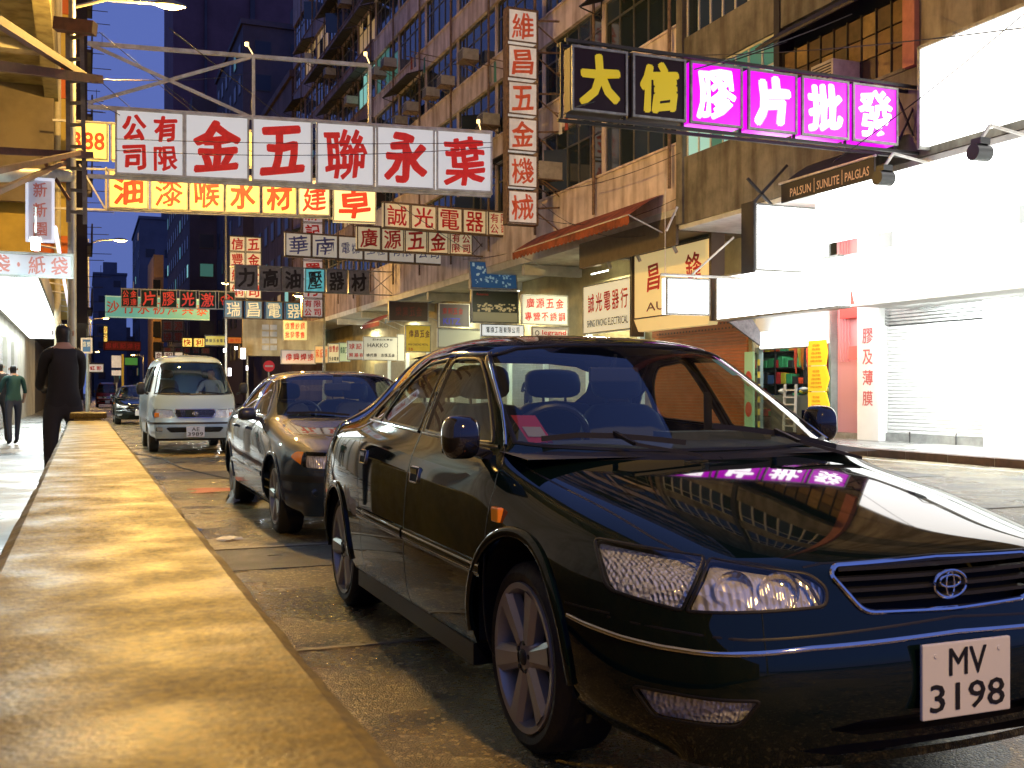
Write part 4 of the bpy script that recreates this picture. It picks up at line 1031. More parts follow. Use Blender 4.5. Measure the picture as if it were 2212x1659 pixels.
# ================================================================ signs across the street
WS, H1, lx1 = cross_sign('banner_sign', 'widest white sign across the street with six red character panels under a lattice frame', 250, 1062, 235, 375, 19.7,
    [(250,397,'公有司限'),(400,537,'金'),(545,674,'五'),(684,808,'聯'),(814,938,'永'),(944,1062,'葉')], FACE_W, FR_WHITE, ink('backlit_red', (.62,.015,.01), .42), zR=21.55, bold=.060, d=.22)  # red ink carries added emission to brighten it
f = MB(); xl, xm, xr = lx1(188), lx1(548), lx1(800); zt = 1.15
top = H1 + 1.2
f.bar((xl,.1,H1+.03),(lx1(1062),.1,H1+.03),.07); f.bar((xl,.1,-.05),(lx1(1062),.1,-.05),.07)
f.bar((xl,.1,top),(xr,.1,top),.07); f.bar((xm,.1,H1),(xm,.1,top),.06); f.bar((xr,.1,H1),(xr,.1,top),.06)
f.bar((xl,.1,top),(xm-.1,.1,H1+.05),.055); f.bar((xl,.1,H1+.1),(xm-.05,.1,top-.02),.055)
part('lattice_frame', f, FR_WHITE, WS, local=True)
for x in (xm, xr, lx1(1040)):
    b = MB(); z_ = top+.02 if x < xr+.01 else H1+.06
    b.tube([(x-.02,.0,z_),(x-.12,-.25,z_+.08)], .012, 6); b.cyl((x-.13,-.28,z_+.05), .035, .07, 8); part('spot_bulb', b, glow('bulb_warm', (1,.7,.3), 3), WS, local=True)
# two-row yellow lit sign
YS, H2, lx2 = cross_sign('banner_sign', 'lit yellow sign with red characters showing below the widest white sign', 235, 712, 368, 448, 27.3,
    [(235,320,'油'),(326,405,'漆'),(410,483,'喉'),(488,561,'水'),(567,640,'材')], FACE_Y, FR_GREY, ink('vermilion', (.55,.05,.01), .55), zR=28.6, bold=.045,
    faces=None)
for (u0, u1, ch, dz, fh, fc) in ((645,712,'建',-.0,1.,FACE_Y2),(720,812,'卓',-.14,1.15,FACE_Y2)):
    lightbox(YS, lx2(u0), dz, lx2(u1)-lx2(u0), H2*fh, .25, fc, FR_GREY, ch, ink('vermilion_b', (.6,.04,.01), .3), .045, .1)
zz = 1.22
for i, (u0, u1, t) in enumerate(((150,232,''),(240,330,'一'),(337,420,''),(426,505,''),(511,588,''),(594,668,''))):
    o = lightbox(YS, lx2(u0), zz, lx2(u1)-lx2(u0), H2*.98, .25, FACE_Y, FR_GREY, t, MATS['ink_vermilion'], .03, .05)
    if i == 0:
        t_ = MB(); put_line(t_, '388', lx2(191)+.0, zz+H2*.48, H2*.46, -.006, .03, (lx2(u1)-lx2(u0))*.84); part('lettering', t_, MATS['ink_vermilion'], o, local=True)
f = MB(); x0, x1 = lx2(112), lx2(812)
for z in (-.05, H2+.04, zz+H2+.02): f.bar((x0,.12,z),(x1 if z < 2 else lx2(668),.12,z),.05)
f.bar((lx2(228),.12,-.05),(lx2(228),.12,H2+.1),.05); f.bar((lx2(170),.12,1.1),(lx2(225),.12,0),.04); part('lattice_frame', f, FR_WHITE, YS, local=True)
cross_sign('banner_sign', 'cream electrical sign with plain red characters left of the tall vertical sign', 830, 1103, 437, 490, 36.2,
    [(830,885,'誠'),(888,942,'光'),(945,998,'電'),(1000,1050,'器'),(1055,1103,'有限公司')], FACE_CREAM, FR_RUST, RED_INK, bold=.02, brush=0., zR=38.4)
cross_sign('banner_sign', 'cream hardware sign with brushed red characters just under the electrical one', 772, 1020, 488, 538, 38.3,
    [(772,822,'廣'),(824,872,'源'),(875,922,'五'),(925,968,'金'),(972,1020,'有公限司')], FACE_CREAM, FR_RUST, RED_INK, frame_to=1062, zR=40)
cross_sign('banner_sign', 'off white sign with slim blue cursive characters partly behind the hardware sign', 617, 955, 502, 552, 42,
    [(617,672,'華'),(674,729,'南'),(731,784,'電機'),(786,838,'工程'),(840,895,'有限'),(897,955,'公司')], mat('sign_face_offwhite', (.66,.62,.52), .5, var=.12, scale=3, emit=(1,.88,.7), es=.28), FR_RUST, ink('blue_cursive', (.10,.10,.32)), bold=.0, brush=.16, zR=45)
cross_sign('banner_sign', 'grey sign with near black characters and one panel glowing teal', 508, 797, 573, 624, 49,
    [(508,556,'力'),(562,606,'高'),(611,655,'油'),(660,701,'壓'),(706,749,'器'),(754,797,'材')], FACE_GREY, FR_GREY, ink('soot', (.02,.012,.008)), frame_to=852, bold=.05, zR=51.5,
    faces=[FACE_GREY,FACE_GREY,FACE_GREY,mat('sign_face_teal_glow', (.2,.4,.4), .4, emit=(.15,.7,.75), es=.55, var=.8, scale=2),FACE_GREY,FACE_GREY])
GN = ink('neon_red', (.55,.03,.02), .35)
gs_, Hg, lxg = cross_sign('banner_sign', 'dark green sign with glowing red characters and a red flower badge', 262, 512, 624, 662, 60,
    [(262,298,'公金司達'),(304,340,'片'),(346,382,'膠'),(388,424,'光'),(430,466,'激'),(472,508,'')], FACE_DARK, FR_GREY, GN, bold=.03, zR=62)
mb = MB(); cx = lxg(490); r0 = Hg*.30
for k in range(5):
    a = pi/2+2*pi*k/5; c_ = (cx+r0*.62*cos(a), Hg/2+r0*.62*sin(a)); mb.tube([(c_[0]+r0*.5*cos(t), -.02, c_[1]+r0*.5*sin(t)) for t in [2*pi*j/12 for j in range(13)]], .035, 5, cap=False)
part('flower_badge', mb, GN, gs_, local=True)
cross_sign('banner_sign', 'long teal sign with orange red characters hidden behind the dark green one', 228, 452, 640, 684, 67, [(228,452,'沙竹永初海共泰')], FACE_TEAL, mat('frame_mint', (.4,.6,.5), .5, emit=(.5,.9,.75), es=.25), ink('orange_red', (.5,.06,.02)), bold=.03, zR=70)
cross_sign('banner_sign', 'four blue panels with white electrical characters at mid distance', 485, 653, 648, 686, 58,
    [(485,523,'瑞'),(530,566,'昌'),(574,610,'電'),(617,653,'器')], FACE_BLUE, FR_DARK, ink('pale', (.6,.66,.6), .25), bold=.005, brush=.04, zR=60)
cross_sign('banner_sign', 'small lit yellow sign far down the street left of the white flare lights', 394, 442, 730, 749, 82, [(394,415,'快'),(419,442,'利')], FACE_Y, FR_DARK, MATS['ink_vermilion'])
cross_sign('banner_sign', 'dark red sign with red characters low over the distant road', 226, 304, 736, 756, 92, [(226,304,'忠帆記洋行')], mat('sign_face_maroon', (.12,.02,.012), .5, emit=(.8,.08,.03), es=.08), FR_DARK, ink('lit_red', (.4,.03,.02), .3), zR=94)
cross_sign('banner_sign', 'row of dull maroon panels behind the van roof', 352, 453, 750, 763, 86, [(352,372,'萬'),(376,391,'有'),(396,411,'限'),(416,431,'公'),(436,453,'司')], mat('sign_face_mauve', (.16,.10,.11), .5), FR_DARK, RED_DIM)
cross_sign('banner_sign', 'pale sign reading two brown characters directly above the van', 335, 395, 760, 775, 72, [(335,350,'合'),(354,374,'和'),(377,395,'')], FACE_OLD, FR_DARK, BRN)
cross_sign('banner_sign', 'yellow green sign packed with small dark rows right of the lit yellow one', 443, 490, 725, 746, 62, [(443,490,'專營五金電器')], mat('sign_face_olive', (.40,.36,.05), .5, emit=(.8,.7,.05), es=.12), FR_DARK, BLK)
cross_sign('banner_sign', 'white sign with two red characters beside the distant parked cars', 190, 224, 786, 804, 60, [(190,224,'虹影')], FACE_OLD, FR_DARK, RED_INK)
cross_sign('banner_sign', 'green road sign panel under a distant street lamp', 269, 298, 772, 789, 76, [(269,298,'')], mat('sign_face_green', (.10,.35,.06), .5, emit=(.2,.8,.1), es=.2), FR_DARK, BLK)
cross_sign('banner_sign', 'orange lit strip sign right of the dense yellow green one', 492, 522, 728, 742, 80, [(492,522,'金行')], mat('sign_face_orange', (.4,.1,.02), .5, emit=(1,.25,.03), es=.5), FR_DARK, MATS['ink_vermilion'])
# vertical signs
def vsign(label, u0, u1, vt, vb, z, rows, face, frame, inkm, cols=1, gap=.06, bold=.035, brush=.1, d=.35, strut=None):
    p, w_, h = span(u0, u1, vb, z); Ht = (vb-vt)/2300*z
    root = thing('vertical_sign', label, 'shop sign', (p.x,p.y,p.z), 0, 'tall vertical signs'); OFF[root] = Vector((0,0,0))
    n = len(rows); ph = (Ht - gap*(n-1))/n; cw = (w_-gap*(cols-1))/cols
    for i, row in enumerate(rows):
        for c in range(cols):
            t = row[c] if cols > 1 else row
            lightbox(root, c*(cw+gap), Ht-(i+1)*ph-i*gap, cw, ph, d, face, frame, t, inkm, bold, brush)
    f = MB()
    for x in (-.04, w_+.02): f.box(x, x+.03, .0, d, -.05, Ht+.05)
    for z_ in (-.05, Ht+.03): f.box(-.04, w_+.05, .02, d, z_, z_+.03)
    if strut:
        for z_ in strut:
            f.bar((w_,.1,z_),(w_+strut_len,.1,z_+.1),.05); f.bar((w_,.1,z_-.1),(w_+strut_len,.1,z_-.8),.035)
    part('frame', f, frame, root, local=True)
    return root
strut_len = 1.0
vsign('tall vertical white sign with six orange red characters and rusty edges', 1098, 1160, 17, 480, 33.0, ['維','昌','五','金','機','械'], FACE_OLD, FR_RUST, RED_FADED, gap=.13, strut=(.5,1.6,2.9,4.1,5.4,6.4))
vsign('double vertical sign of cream panels with red characters right of the street lamp', 496, 564, 510, 643, 62, ['信五','豐金','紗公','網司'], FACE_CREAM, FR_DARK, RED_INK, cols=2, gap=.05)
vsign('slim vertical white sign running behind the grey and cream signs', 654, 697, 440, 684, 54, ['森','記','機','置','行','有限公司'], mat('sign_face_lilac', (.60,.56,.58), .5, emit=(.9,.8,.85), es=.22), FR_RUST, RED_INK, gap=.05)
vsign('square of four dull mauve panels below the teal sign', 350, 397, 692, 738, 95, ['業源','機電'], MATS['sign_face_mauve'], FR_DARK, RED_DIM, cols=2, gap=.05)
vsign('thin vertical lit yellow sign under a distant lamp on the left', 224, 232, 705, 738, 90, ['發','行'], FACE_Y, FR_DARK, MATS['ink_vermilion'])
# black and magenta sign
MAG = mat('sign_face_magenta', (.12,.0,.12), .3, emit=(.85,.0,.90), es=1.4)
WHOT = glow('ink_white_hot', (1,.95,.98), 3.2)
YB = mat('ink_yellow', (.62,.46,.01), .4, emit=(1,.75,.02), es=.30)
MS, H3, lx3 = cross_sign('lit_sign', 'black and glowing magenta sign with two yellow and four white characters', 1236, 1940, 98, 236, 16.6,
    [(1236,1354,'大'),(1368,1480,'信'),(1492,1602,'膠'),(1617,1720,'片'),(1733,1832,'批'),(1843,1938,'發')], FACE_PLUM, FR_GREY, YB,
    faces=[FACE_PLUM,FACE_PLUM,MAG,MAG,MAG,MAG], inks=[YB,YB,WHOT,WHOT,WHOT,WHOT], bold=.075, d=.3, gap_frame=False)
for (u0, u1, ch) in ((1492,1602,'膠'),(1617,1720,'片'),(1733,1832,'批'),(1843,1938,'發')):
    t = MB(); xa, xb = lx3(u0), lx3(u1)
    put(t, ch, (xa+xb)/2, H3/2, (xb-xa)*.80, H3*.86, -.0022, .11, .10)
    par = sorted([c for c in bpy.data.objects if c.parent == MS and c.name.startswith('sign_panel')], key=lambda c: c.name)[[1492,1617,1733,1843].index(u0)+2]
    part('lettering_glow', t, mat('ink_pink_glow', (.3,.1,.3), .4, emit=(1,.42,1), es=1.7), par, local=True)  # halo of the lit characters painted as a bolder pink copy behind
f = MB(); x0, x1 = lx3(1222), lx3(2003); 
for z in (-.11, H3+.08):
    for y in (.02,.30): f.bar((x0,y,z),(x1,y,z),.05)
for u in (1222,1360,1485,1610,1727,1838,1944,2003): f.bar((lx3(u),.16,-.11),(lx3(u),.16,H3+.08),.04)
f.bar((lx3(1944),.16,-.11),(x1,.16,H3+.08),.03); f.bar((lx3(1944),.16,H3+.08),(x1,.16,-.11),.03)
part('frame', f, FR_DARK, MS, local=True)
# stay wires are stretched in i_far
# ================================================================ vehicles
def V(*a): return Vector(a)
def base_surface(rows, front, rear, level=3):
    """rows: list of 11-point half sections (x>0) from roof centre to sill; front/rear: 6x6 cap grids or None"""
    vs = []; fs = []; idx = {}
    def vid(p):
        k = (round(p[0], 4), round(p[1], 4), round(p[2], 4))
        if k not in idx: idx[k] = len(vs); vs.append(k)
        return idx[k]
    def quad(a, b, c, d):
        q = []
        for p in (a, b, c, d):
            i = vid(p)
            if i not in q: q.append(i)
        if len(q) > 2: fs.append(tuple(q))
    for sgn in (1, -1):
        g = lambda p: (p[0]*sgn, p[1], p[2])
        for r0, r1 in zip(rows, rows[1:]):
            for k in range(10): quad(g(r0[k]), g(r0[k+1]), g(r1[k+1]), g(r1[k]))
        for cap in (front, rear):
            if cap:
                for i in range(5):
                    for j in range(5): quad(g(cap[i][j]), g(cap[i+1][j]), g(cap[i+1][j+1]), g(cap[i][j+1]))
    me = bpy.data.meshes.new('cage'); me.from_pydata(vs, [], fs)
    bm = bmesh.new(); bm.from_mesh(me); bmesh.ops.recalc_face_normals(bm, faces=bm.faces); bm.to_mesh(me); bm.free()
    o = bpy.data.objects.new('cage', me); C.objects.link(o)
    md = o.modifiers.new('s', 'SUBSURF'); md.levels = level
    e = bpy.data.meshes.new_from_object(o.evaluated_get(bpy.context.evaluated_depsgraph_get()))
    bpy.data.objects.remove(o); bpy.data.meshes.remove(me)
    return e
class Shell:
    def __init__(s, base, centre=(0, 1.2, .8)):
        bm = bmesh.new(); bm.from_mesh(base)
        c = Vector(centre)
        f0 = bm.faces[:] ; out = sum(1 for f in f0 if (f.calc_center_median()-c).dot(f.normal) > 0)
        if out < len(f0)/2: bmesh.ops.reverse_faces(bm, faces=f0)
        bm.normal_update()
        s.bvh = BVHTree.FromBMesh(bm)
        bm.faces.ensure_lookup_table(); bm.verts.ensure_lookup_table()
        s.fv = [[v.index for v in f.verts] for f in bm.faces]
        s.vn = [v.normal.copy() for v in bm.verts]; s.vc = [v.co.copy() for v in bm.verts]
        dele = [f for f in bm.faces if f.calc_center_median().x > 0]
        bmesh.ops.delete(bm, geom=dele, context='FACES')
        s.bm = bm
        s.id = bm.faces.layers.int.new('rid')
        s.names = ['body']
    def normal(s, p):
        loc, n, i, d = s.bvh.find_nearest(p)
        if i is None: return Vector((0,0,1))
        acc = Vector((0,0,0))
        for k in s.fv[i]:
            acc += s.vn[k] * (1.0 / ((s.vc[k]-p).length**2 + 1e-7))
        return acc.normalized()
    def hit(s, A, B, a, b, D=None):
        A = Vector(A); B = Vector(B); D = Vector(D) if D else A.cross(B)
        o = A*a + B*b + D*6
        h = s.bvh.ray_cast(o, -D)
        return h[0]
    def cut(s, name, A, B, poly, filt, seam=True, only=None):
        """split the shell along a 2-d outline seen along A x B and give the inside faces a name"""
        A = Vector(A); B = Vector(B); D = A.cross(B)
        if name not in s.names: s.names.append(name)
        rid = s.names.index(name)
        xs = [p[0] for p in poly]; ys = [p[1] for p in poly]; m = .06
        x0, x1, y0, y1 = min(xs)-m, max(xs)+m, min(ys)-m, max(ys)+m
        def ok(f):
            c = f.calc_center_median(); a = c.dot(A); b = c.dot(B)
            return x0 < a < x1 and y0 < b < y1 and f.normal.dot(D) > .02 and filt(c)
        reg = set(f for f in s.bm.faces if ok(f))
        n = len(poly)
        for i in range(n):
            p, q = poly[i], poly[(i+1) % n]
            da, db = q[0]-p[0], q[1]-p[1]
            if hypot(da, db) < 1e-6: continue
            ea, eb = min(p[0],q[0])-.004, min(p[1],q[1])-.004; fa, fb = max(p[0],q[0])+.004, max(p[1],q[1])+.004
            sel = []
            for f in reg:
                aa = [v.co.dot(A) for v in f.verts]; bb = [v.co.dot(B) for v in f.verts]
                if max(aa) > ea and min(aa) < fa and max(bb) > eb and min(bb) < fb: sel.append(f)
            if not sel: continue
            g = set(sel)
            for f in sel: g.update(f.edges); g.update(f.verts)
            r = bmesh.ops.bisect_plane(s.bm, geom=list(g), dist=1e-5, plane_co=A*p[0]+B*p[1], plane_no=(A*(-db)+B*da).normalized())
            for e in r['geom']:
                if isinstance(e, bmesh.types.BMFace): reg.add(e)
            reg = set(f for f in reg if f.is_valid)
        cnt = 0
        for f in reg:
            c = f.calc_center_median(); a = c.dot(A); b = c.dot(B); ins = False
            for i in range(n):
                (ax, ay), (bx, by) = poly[i], poly[(i+1) % n]
                if (ay > b) != (by > b) and a < (bx-ax)*(b-ay)/(by-ay)+ax: ins = not ins
            if ins and (only is None or s.names[f[s.id]] in only): f[s.id] = rid; cnt += 1
        return cnt
    def piece(s, name, inset=0., mirror='both', side=-1):
        """mesh of one named region; mirror both: whole width in one; one: single side (side=+1 mirrored)"""
        rid = s.names.index(name)
        vm = {}; vs = []; ns = []; fs = []
        for f in s.bm.faces:
            if f[s.id] != rid: continue
            q = []
            for v in f.verts:
                if v not in vm:
                    vm[v] = len(vs); n = s.normal(v.co)
                    if abs(v.co.x) < 2e-4: n.x = 0; n.normalize()
                    vs.append(v.co - n*inset); ns.append(n)
                q.append(vm[v])
            fs.append(q)
        n0 = len(vs)
        if mirror == 'both':
            mm = {}
            for i in range(n0):
                if abs(vs[i].x) < 2e-4: mm[i] = i
                else:
                    mm[i] = len(vs); vs.append(Vector((-vs[i].x, vs[i].y, vs[i].z))); ns.append(Vector((-ns[i].x, ns[i].y, ns[i].z)))
            fs = fs + [[mm[i] for i in reversed(q)] for q in fs]
        elif side > 0:
            vs = [Vector((-v.x, v.y, v.z)) for v in vs]; ns = [Vector((-v.x, v.y, v.z)) for v in ns]; fs = [list(reversed(q)) for q in fs]
        me = bpy.data.meshes.new(name)
        me.from_pydata(vs, [], fs)
        me.polygons.foreach_set('use_smooth', [True]*len(me.polygons))
        if vs: me.normals_split_custom_set_from_vertices([tuple(n) for n in ns])
        return me
    def line(s, A, B, pts, closed=False, step=.03, lift=0., D=None):
        """3-d points on the surface along a 2-d path"""
        out = []; seq = list(pts) + ([pts[0]] if closed else [])
        for (a0, b0), (a1, b1) in zip(seq, seq[1:]):
            L = hypot(a1-a0, b1-b0); k = max(1, int(L/step))
            for i in range(k):
                t = i/k; h = s.hit(A, B, a0+(a1-a0)*t, b0+(b1-b0)*t, D)
                if h is not None: out.append(h + s.normal(h)*lift)
        if not closed:
            h = s.hit(A, B, *seq[-1], D)
            if h is not None: out.append(h + s.normal(h)*lift)
        return out
    def ribbon(s, mb, pts, w, h, closed=False):
        """a low strip lying on the surface: width w, height h"""
        n = len(pts)
        if n < 2: return
        rings = []
        for i, p in enumerate(pts):
            a = pts[(i-1) % n] if (closed or i > 0) else pts[0]; b = pts[(i+1) % n] if (closed or i < n-1) else pts[-1]
            t = (b-a).normalized(); nn = s.normal(p); u = t.cross(nn).normalized()
            rings.append([p - u*w/2 - nn*.004, p - u*w/2 + nn*h*.6, p - u*w*.2 + nn*h, p + u*w*.2 + nn*h, p + u*w/2 + nn*h*.6, p + u*w/2 - nn*.004])
        vs = [v for r in rings for v in r]; fs = []
        for i in range(n if closed else n-1):
            j = (i+1) % n
            for k in range(5): fs.append((i*6+k, i*6+k+1, j*6+k+1, j*6+k))
        mb.add(vs, fs)
def flipx(mb):
    o = MB(); o.v = [(-x, y, z) for x, y, z in mb.v]; o.f = [tuple(reversed(f)) for f in mb.f]; o.m = list(mb.m); return o
def both(mb):
    o = MB(); o.add(mb.v, mb.f); f = flipx(mb); o.add(f.v, f.f); return o
def rnd_poly(pts, r, n=4):
    """round the corners of an outline; r one radius or one per corner"""
    out = []; N = len(pts)
    for i in range(N):
        p = Vector(pts[i]); a = Vector(pts[i-1]); b = Vector(pts[(i+1) % N])
        rr = r[i] if isinstance(r, (list, tuple)) else r
        da = (a-p); db = (b-p); rr = min(rr, da.length*.45, db.length*.45)
        if rr < 1e-4: out.append(tuple(p)); continue
        p0 = p + da.normalized()*rr; p1 = p + db.normalized()*rr
        for k in range(n+1):
            t = k/n; q = p0*(1-t)**2 + p*2*t*(1-t) + p1*t*t; out.append(tuple(q))
    return out

M_tyre = mat('tyre_rubber', (.012,.012,.012), .62, bump=.3, bscale=60)
M_rim = mat('alloy', (.46,.44,.40), .38, metal=.55)
M_rimd = mat('alloy_dark', (.04,.04,.04), .5, metal=.5)
M_chrome = mat('chrome', (.75,.75,.76), .07, metal=1.)
M_blackp = mat('black_plastic', (.010,.010,.011), .42)
M_seal = mat('black_seal', (.006,.006,.006), .5)
M_under = mat('underbody', (.006,.006,.006), .8)
M_inner = mat('cabin_grey', (.045,.05,.055), .75)
M_innerd = mat('cabin_dark', (.012,.013,.014), .7)
M_wind = glass('windscreen_glass', (.84,.93,.90))
M_side = glass('side_glass', (.70,.76,.70))
M_lens = glass('clear_lens', (.93,.95,.95))
def reflector(name, col, sc=26):
    m, nt, b = _bsdf(name); MATS[name] = m
    b.inputs['Base Color'].default_value = (*col, 1); b.inputs['Metallic'].default_value = .45; b.inputs['Roughness'].default_value = .16
    tc = nt.nodes.new('ShaderNodeTexCoord')
    v = nt.nodes.new('ShaderNodeTexVoronoi'); v.inputs['Scale'].default_value = sc*1.1; v.feature = 'F1'
    n = nt.nodes.new('ShaderNodeTexWave'); n.inputs['Scale'].default_value = sc*.75; n.bands_direction = 'X'; n.wave_profile = 'SIN'
    nt.links.new(tc.outputs['Object'], v.inputs['Vector']); nt.links.new(tc.outputs['Object'], n.inputs['Vector'])
    b1 = nt.nodes.new('ShaderNodeBump'); b1.inputs['Strength'].default_value = .7; b1.inputs['Distance'].default_value = .012
    nt.links.new(v.outputs['Distance'], b1.inputs['Height'])
    b2 = nt.nodes.new('ShaderNodeBump'); b2.inputs['Strength'].default_value = .45; b2.inputs['Distance'].default_value = .005
    nt.links.new(n.outputs['Fac'], b2.inputs['Height']); nt.links.new(b1.outputs['Normal'], b2.inputs['Normal'])
    nt.links.new(b2.outputs['Normal'], b.inputs['Normal'])
    return m
M_refl = reflector('lamp_reflector', (.85,.83,.80))
M_reflf = reflector('lamp_reflector_fine', (.88,.86,.82), 55)
M_bulb = mat('bulb_glass', (.9,.88,.8), .05, trans=.6)
M_amber = mat('amber_lens', (.85,.22,.01), .12, coat=1, emit=(.9,.25,.01), es=.12)
M_plate = mat('plate_white', (.66,.69,.74), .35)
M_ink = mat('plate_black', (.008,.008,.008), .45)
def lathe(mb, prof, n=48, axis='x', c=(0,0,0)):
    """prof: list of (offset along axis, radius)"""
    vs = []
    for o, r in prof:
        for k in range(n):
            a = 2*pi*k/n; vs.append((c[0]+o, c[1]+r*cos(a), c[2]+r*sin(a)))
    fs = [(i*n+k, i*n+(k+1)%n, (i+1)*n+(k+1)%n, (i+1)*n+k) for i in range(len(prof)-1) for k in range(n)]
    return mb.add(vs, fs)
WHEELS = {}
def wheel_meshes(key, R, r, wdt, spokes, kind='alloy'):
    """outer face looks to -x, hub centre at origin"""
    if key in WHEELS: return WHEELS[key]
    t = MB()
    lathe(t, [(.0,r),(-.008,r+.012),(-.012,r+(R-r)*.5),(-.002,R-.018),(.014,R-.003),(.03,R),(wdt-.03,R),(wdt-.01,R-.006),(wdt,R-.03),(wdt,r),(.02,r-.01)], 56)
    for k in range(56):   # tread blocks
        a = 2*pi*k/56
    tyre = t.mesh('tyre', M_tyre, smooth=True)
    b = MB()
    lathe(b, [(.004,r-.022),(-.010,r-.018),(-.012,r+.002),(.004,r+.004)], 56)      # flange
    lathe(b, [(-.010,r-.016),(.03,r-.03),(.16,r-.035)], 56)                          # barrel
    n = spokes
    for k in range(n):
        a = 2*pi*(k+.5)/n + .2
        ca, sa = cos(a), sin(a)
        def P(rad, tan, x): return (x, rad*ca - tan*sa, rad*sa + tan*ca)
        if kind == 'alloy':
            w0, w1 = .030, .052*r/.25
            b.add([P(.05,-w0,.012),P(.05,w0,.012),P(r-.02,w1,.000),P(r-.02,-w1,.000),
                   P(.05,-w0*.5,-.006),P(.05,w0*.5,-.006),P(r-.015,w1*.55,-.016),P(r-.015,-w1*.55,-.016),
                   P(.05,-w0,.05),P(.05,w0,.05),P(r-.02,w1,.03),P(r-.02,-w1,.03)],
                  [(4,5,6,7),(0,4,7,3),(5,1,2,6),(0,3,11,8),(1,9,10,2)])
        else:
            w0, w1 = .035, .04
            b.add([P(.04,-w0,.01),P(.04,w0,.01),P(r-.02,w1,.01),P(r-.02,-w1,.01),P(.04,-w0,.04),P(.04,w0,.04),P(r-.02,w1,.04),P(r-.02,-w1,.04)],
                  [(0,1,2,3),(0,3,7,4),(1,5,6,2)])
    lathe(b, [(-.004,0),(-.004,.036),(.002,.060),(.02,.075),(.05,.075)], 32)
    rim = b.mesh('rim', M_rim, smooth=True)
    h = MB()
    lathe(h, [(-.012,0),(-.012,.020),(-.008,.026),(-.002,.028)], 24)
    for k in range(5):
        a = 2*pi*k/5 + .3; h.cyl((-.008, .048*cos(a), .048*sin(a)), .0085, .02, 8, 'x')
    hub = h.mesh('hub_cap', M_rimd if kind == 'alloy' else M_rim, smooth=True)
    d = MB(); lathe(d, [(.05,0),(.05,r-.06),(.06,r-.05),(.07,r-.05)], 32); d.cyl((.08,0,0), r-.036, .01, 32, 'x')
    disc = d.mesh('brake_disc', M_rimd, smooth=True)
    WHEELS[key] = (tyre, rim, hub, disc)
    return WHEELS[key]
def add_wheels(root, xs, ys, R, key, r, wdt=.2, spokes=6, kind='alloy', ang=(.1,.6,.3,.9)):
    ms = wheel_meshes(key, R, r, wdt, spokes, kind); i = 0
    for y in ys:
        for s in (-1, 1):
            o = bpy.data.objects.new('wheel', ms[0]); C.objects.link(o); o.parent = root
            o.location = (s*xs, y, R); o.rotation_euler = (ang[i], 0, 0) if s < 0 else (ang[i], 0, pi); i += 1
            for nm, me in (('rim', ms[1]), ('hub_cap', ms[2]), ('brake_disc', ms[3])):
                c = bpy.data.objects.new(nm, me); C.objects.link(c); c.parent = o
def arch_poly(y, z, R, n=30, flat=-.02):
    p = [(y + R*cos(a), z + R*sin(a)) for a in [pi*(1-k/n) for k in range(n+1)]]
    return [(p[0][0], .05)] + p + [(p[-1][0], .05)]
AX_SIDE = (V(0,-1,0), V(0,0,1))      # seen from -x : a = -y, b = z   D = A x B = (-1,0,0)
AX_FRONT = (V(1,0,0), V(0,0,1))      # D = (0,-1,0)
AX_TOP = (V(1,0,0), V(0,1,0))        # D = (0,0,1)
AX_REAR = (V(-1,0,0), V(0,0,1))      # D = (0,1,0)
def S2(pts): return [(-y, z) for y, z in pts]
def seat(mb, x, y, z, w=.5, back=.58):
    hw = w/2
    def cush(cx, cy, cz, sx, sy, sz, lean=0.):
        n = 6
        def f(a, b):
            return None
        vs = []
        m = 8
        for j in range(m+1):
            ph = -pi/2 + pi*j/m
            for i in range(16):
                th = 2*pi*i/16
                ex = lambda c, p: (abs(c)**p)*(1 if c >= 0 else -1)
                X = sx*ex(cos(ph), .5)*ex(cos(th), .55); Y = sy*ex(cos(ph), .5)*ex(sin(th), .55); Z = sz*ex(sin(ph), .6)
                vs.append((cx+X, cy+Y+Z*lean, cz+Z))
        mb.add(vs, [(j*16+i, j*16+(i+1)%16, (j+1)*16+(i+1)%16, (j+1)*16+i) for j in range(m) for i in range(16)])
    cush(x, y, z, hw, .26, .08); cush(x, y+.28, z+.33, hw*.97, .075, .32, .28)
    cush(x, y+.41, z+.75, hw*.56, .05, .085, .2)
    mb.bar((x-.07,y+.37,z+.58),(x-.07,y+.40,z+.72),.012); mb.bar((x+.07,y+.37,z+.58),(x+.07,y+.40,z+.72),.012)
def steering(root, x, y, z, r=.18, m=None):
    mb = MB(); cyc = []
    for k in range(24):
        a = 2*pi*k/24; cyc.append((x + r*cos(a), y - r*sin(a)*.42, z + r*sin(a)*.9))
    mb.tube(cyc+[cyc[0]], .015, 8, cap=False)
    for a in (pi*.02, pi*.98, pi*1.5): mb.bar((x,y,z),(x+r*cos(a),y-r*sin(a)*.42,z+r*sin(a)*.9),.03,.012)
    mb.cyl((x,y+.0,z), .05, .03, 12, 'y')
    part('steering_wheel', mb, m or M_blackp, root, smooth=True, local=True)
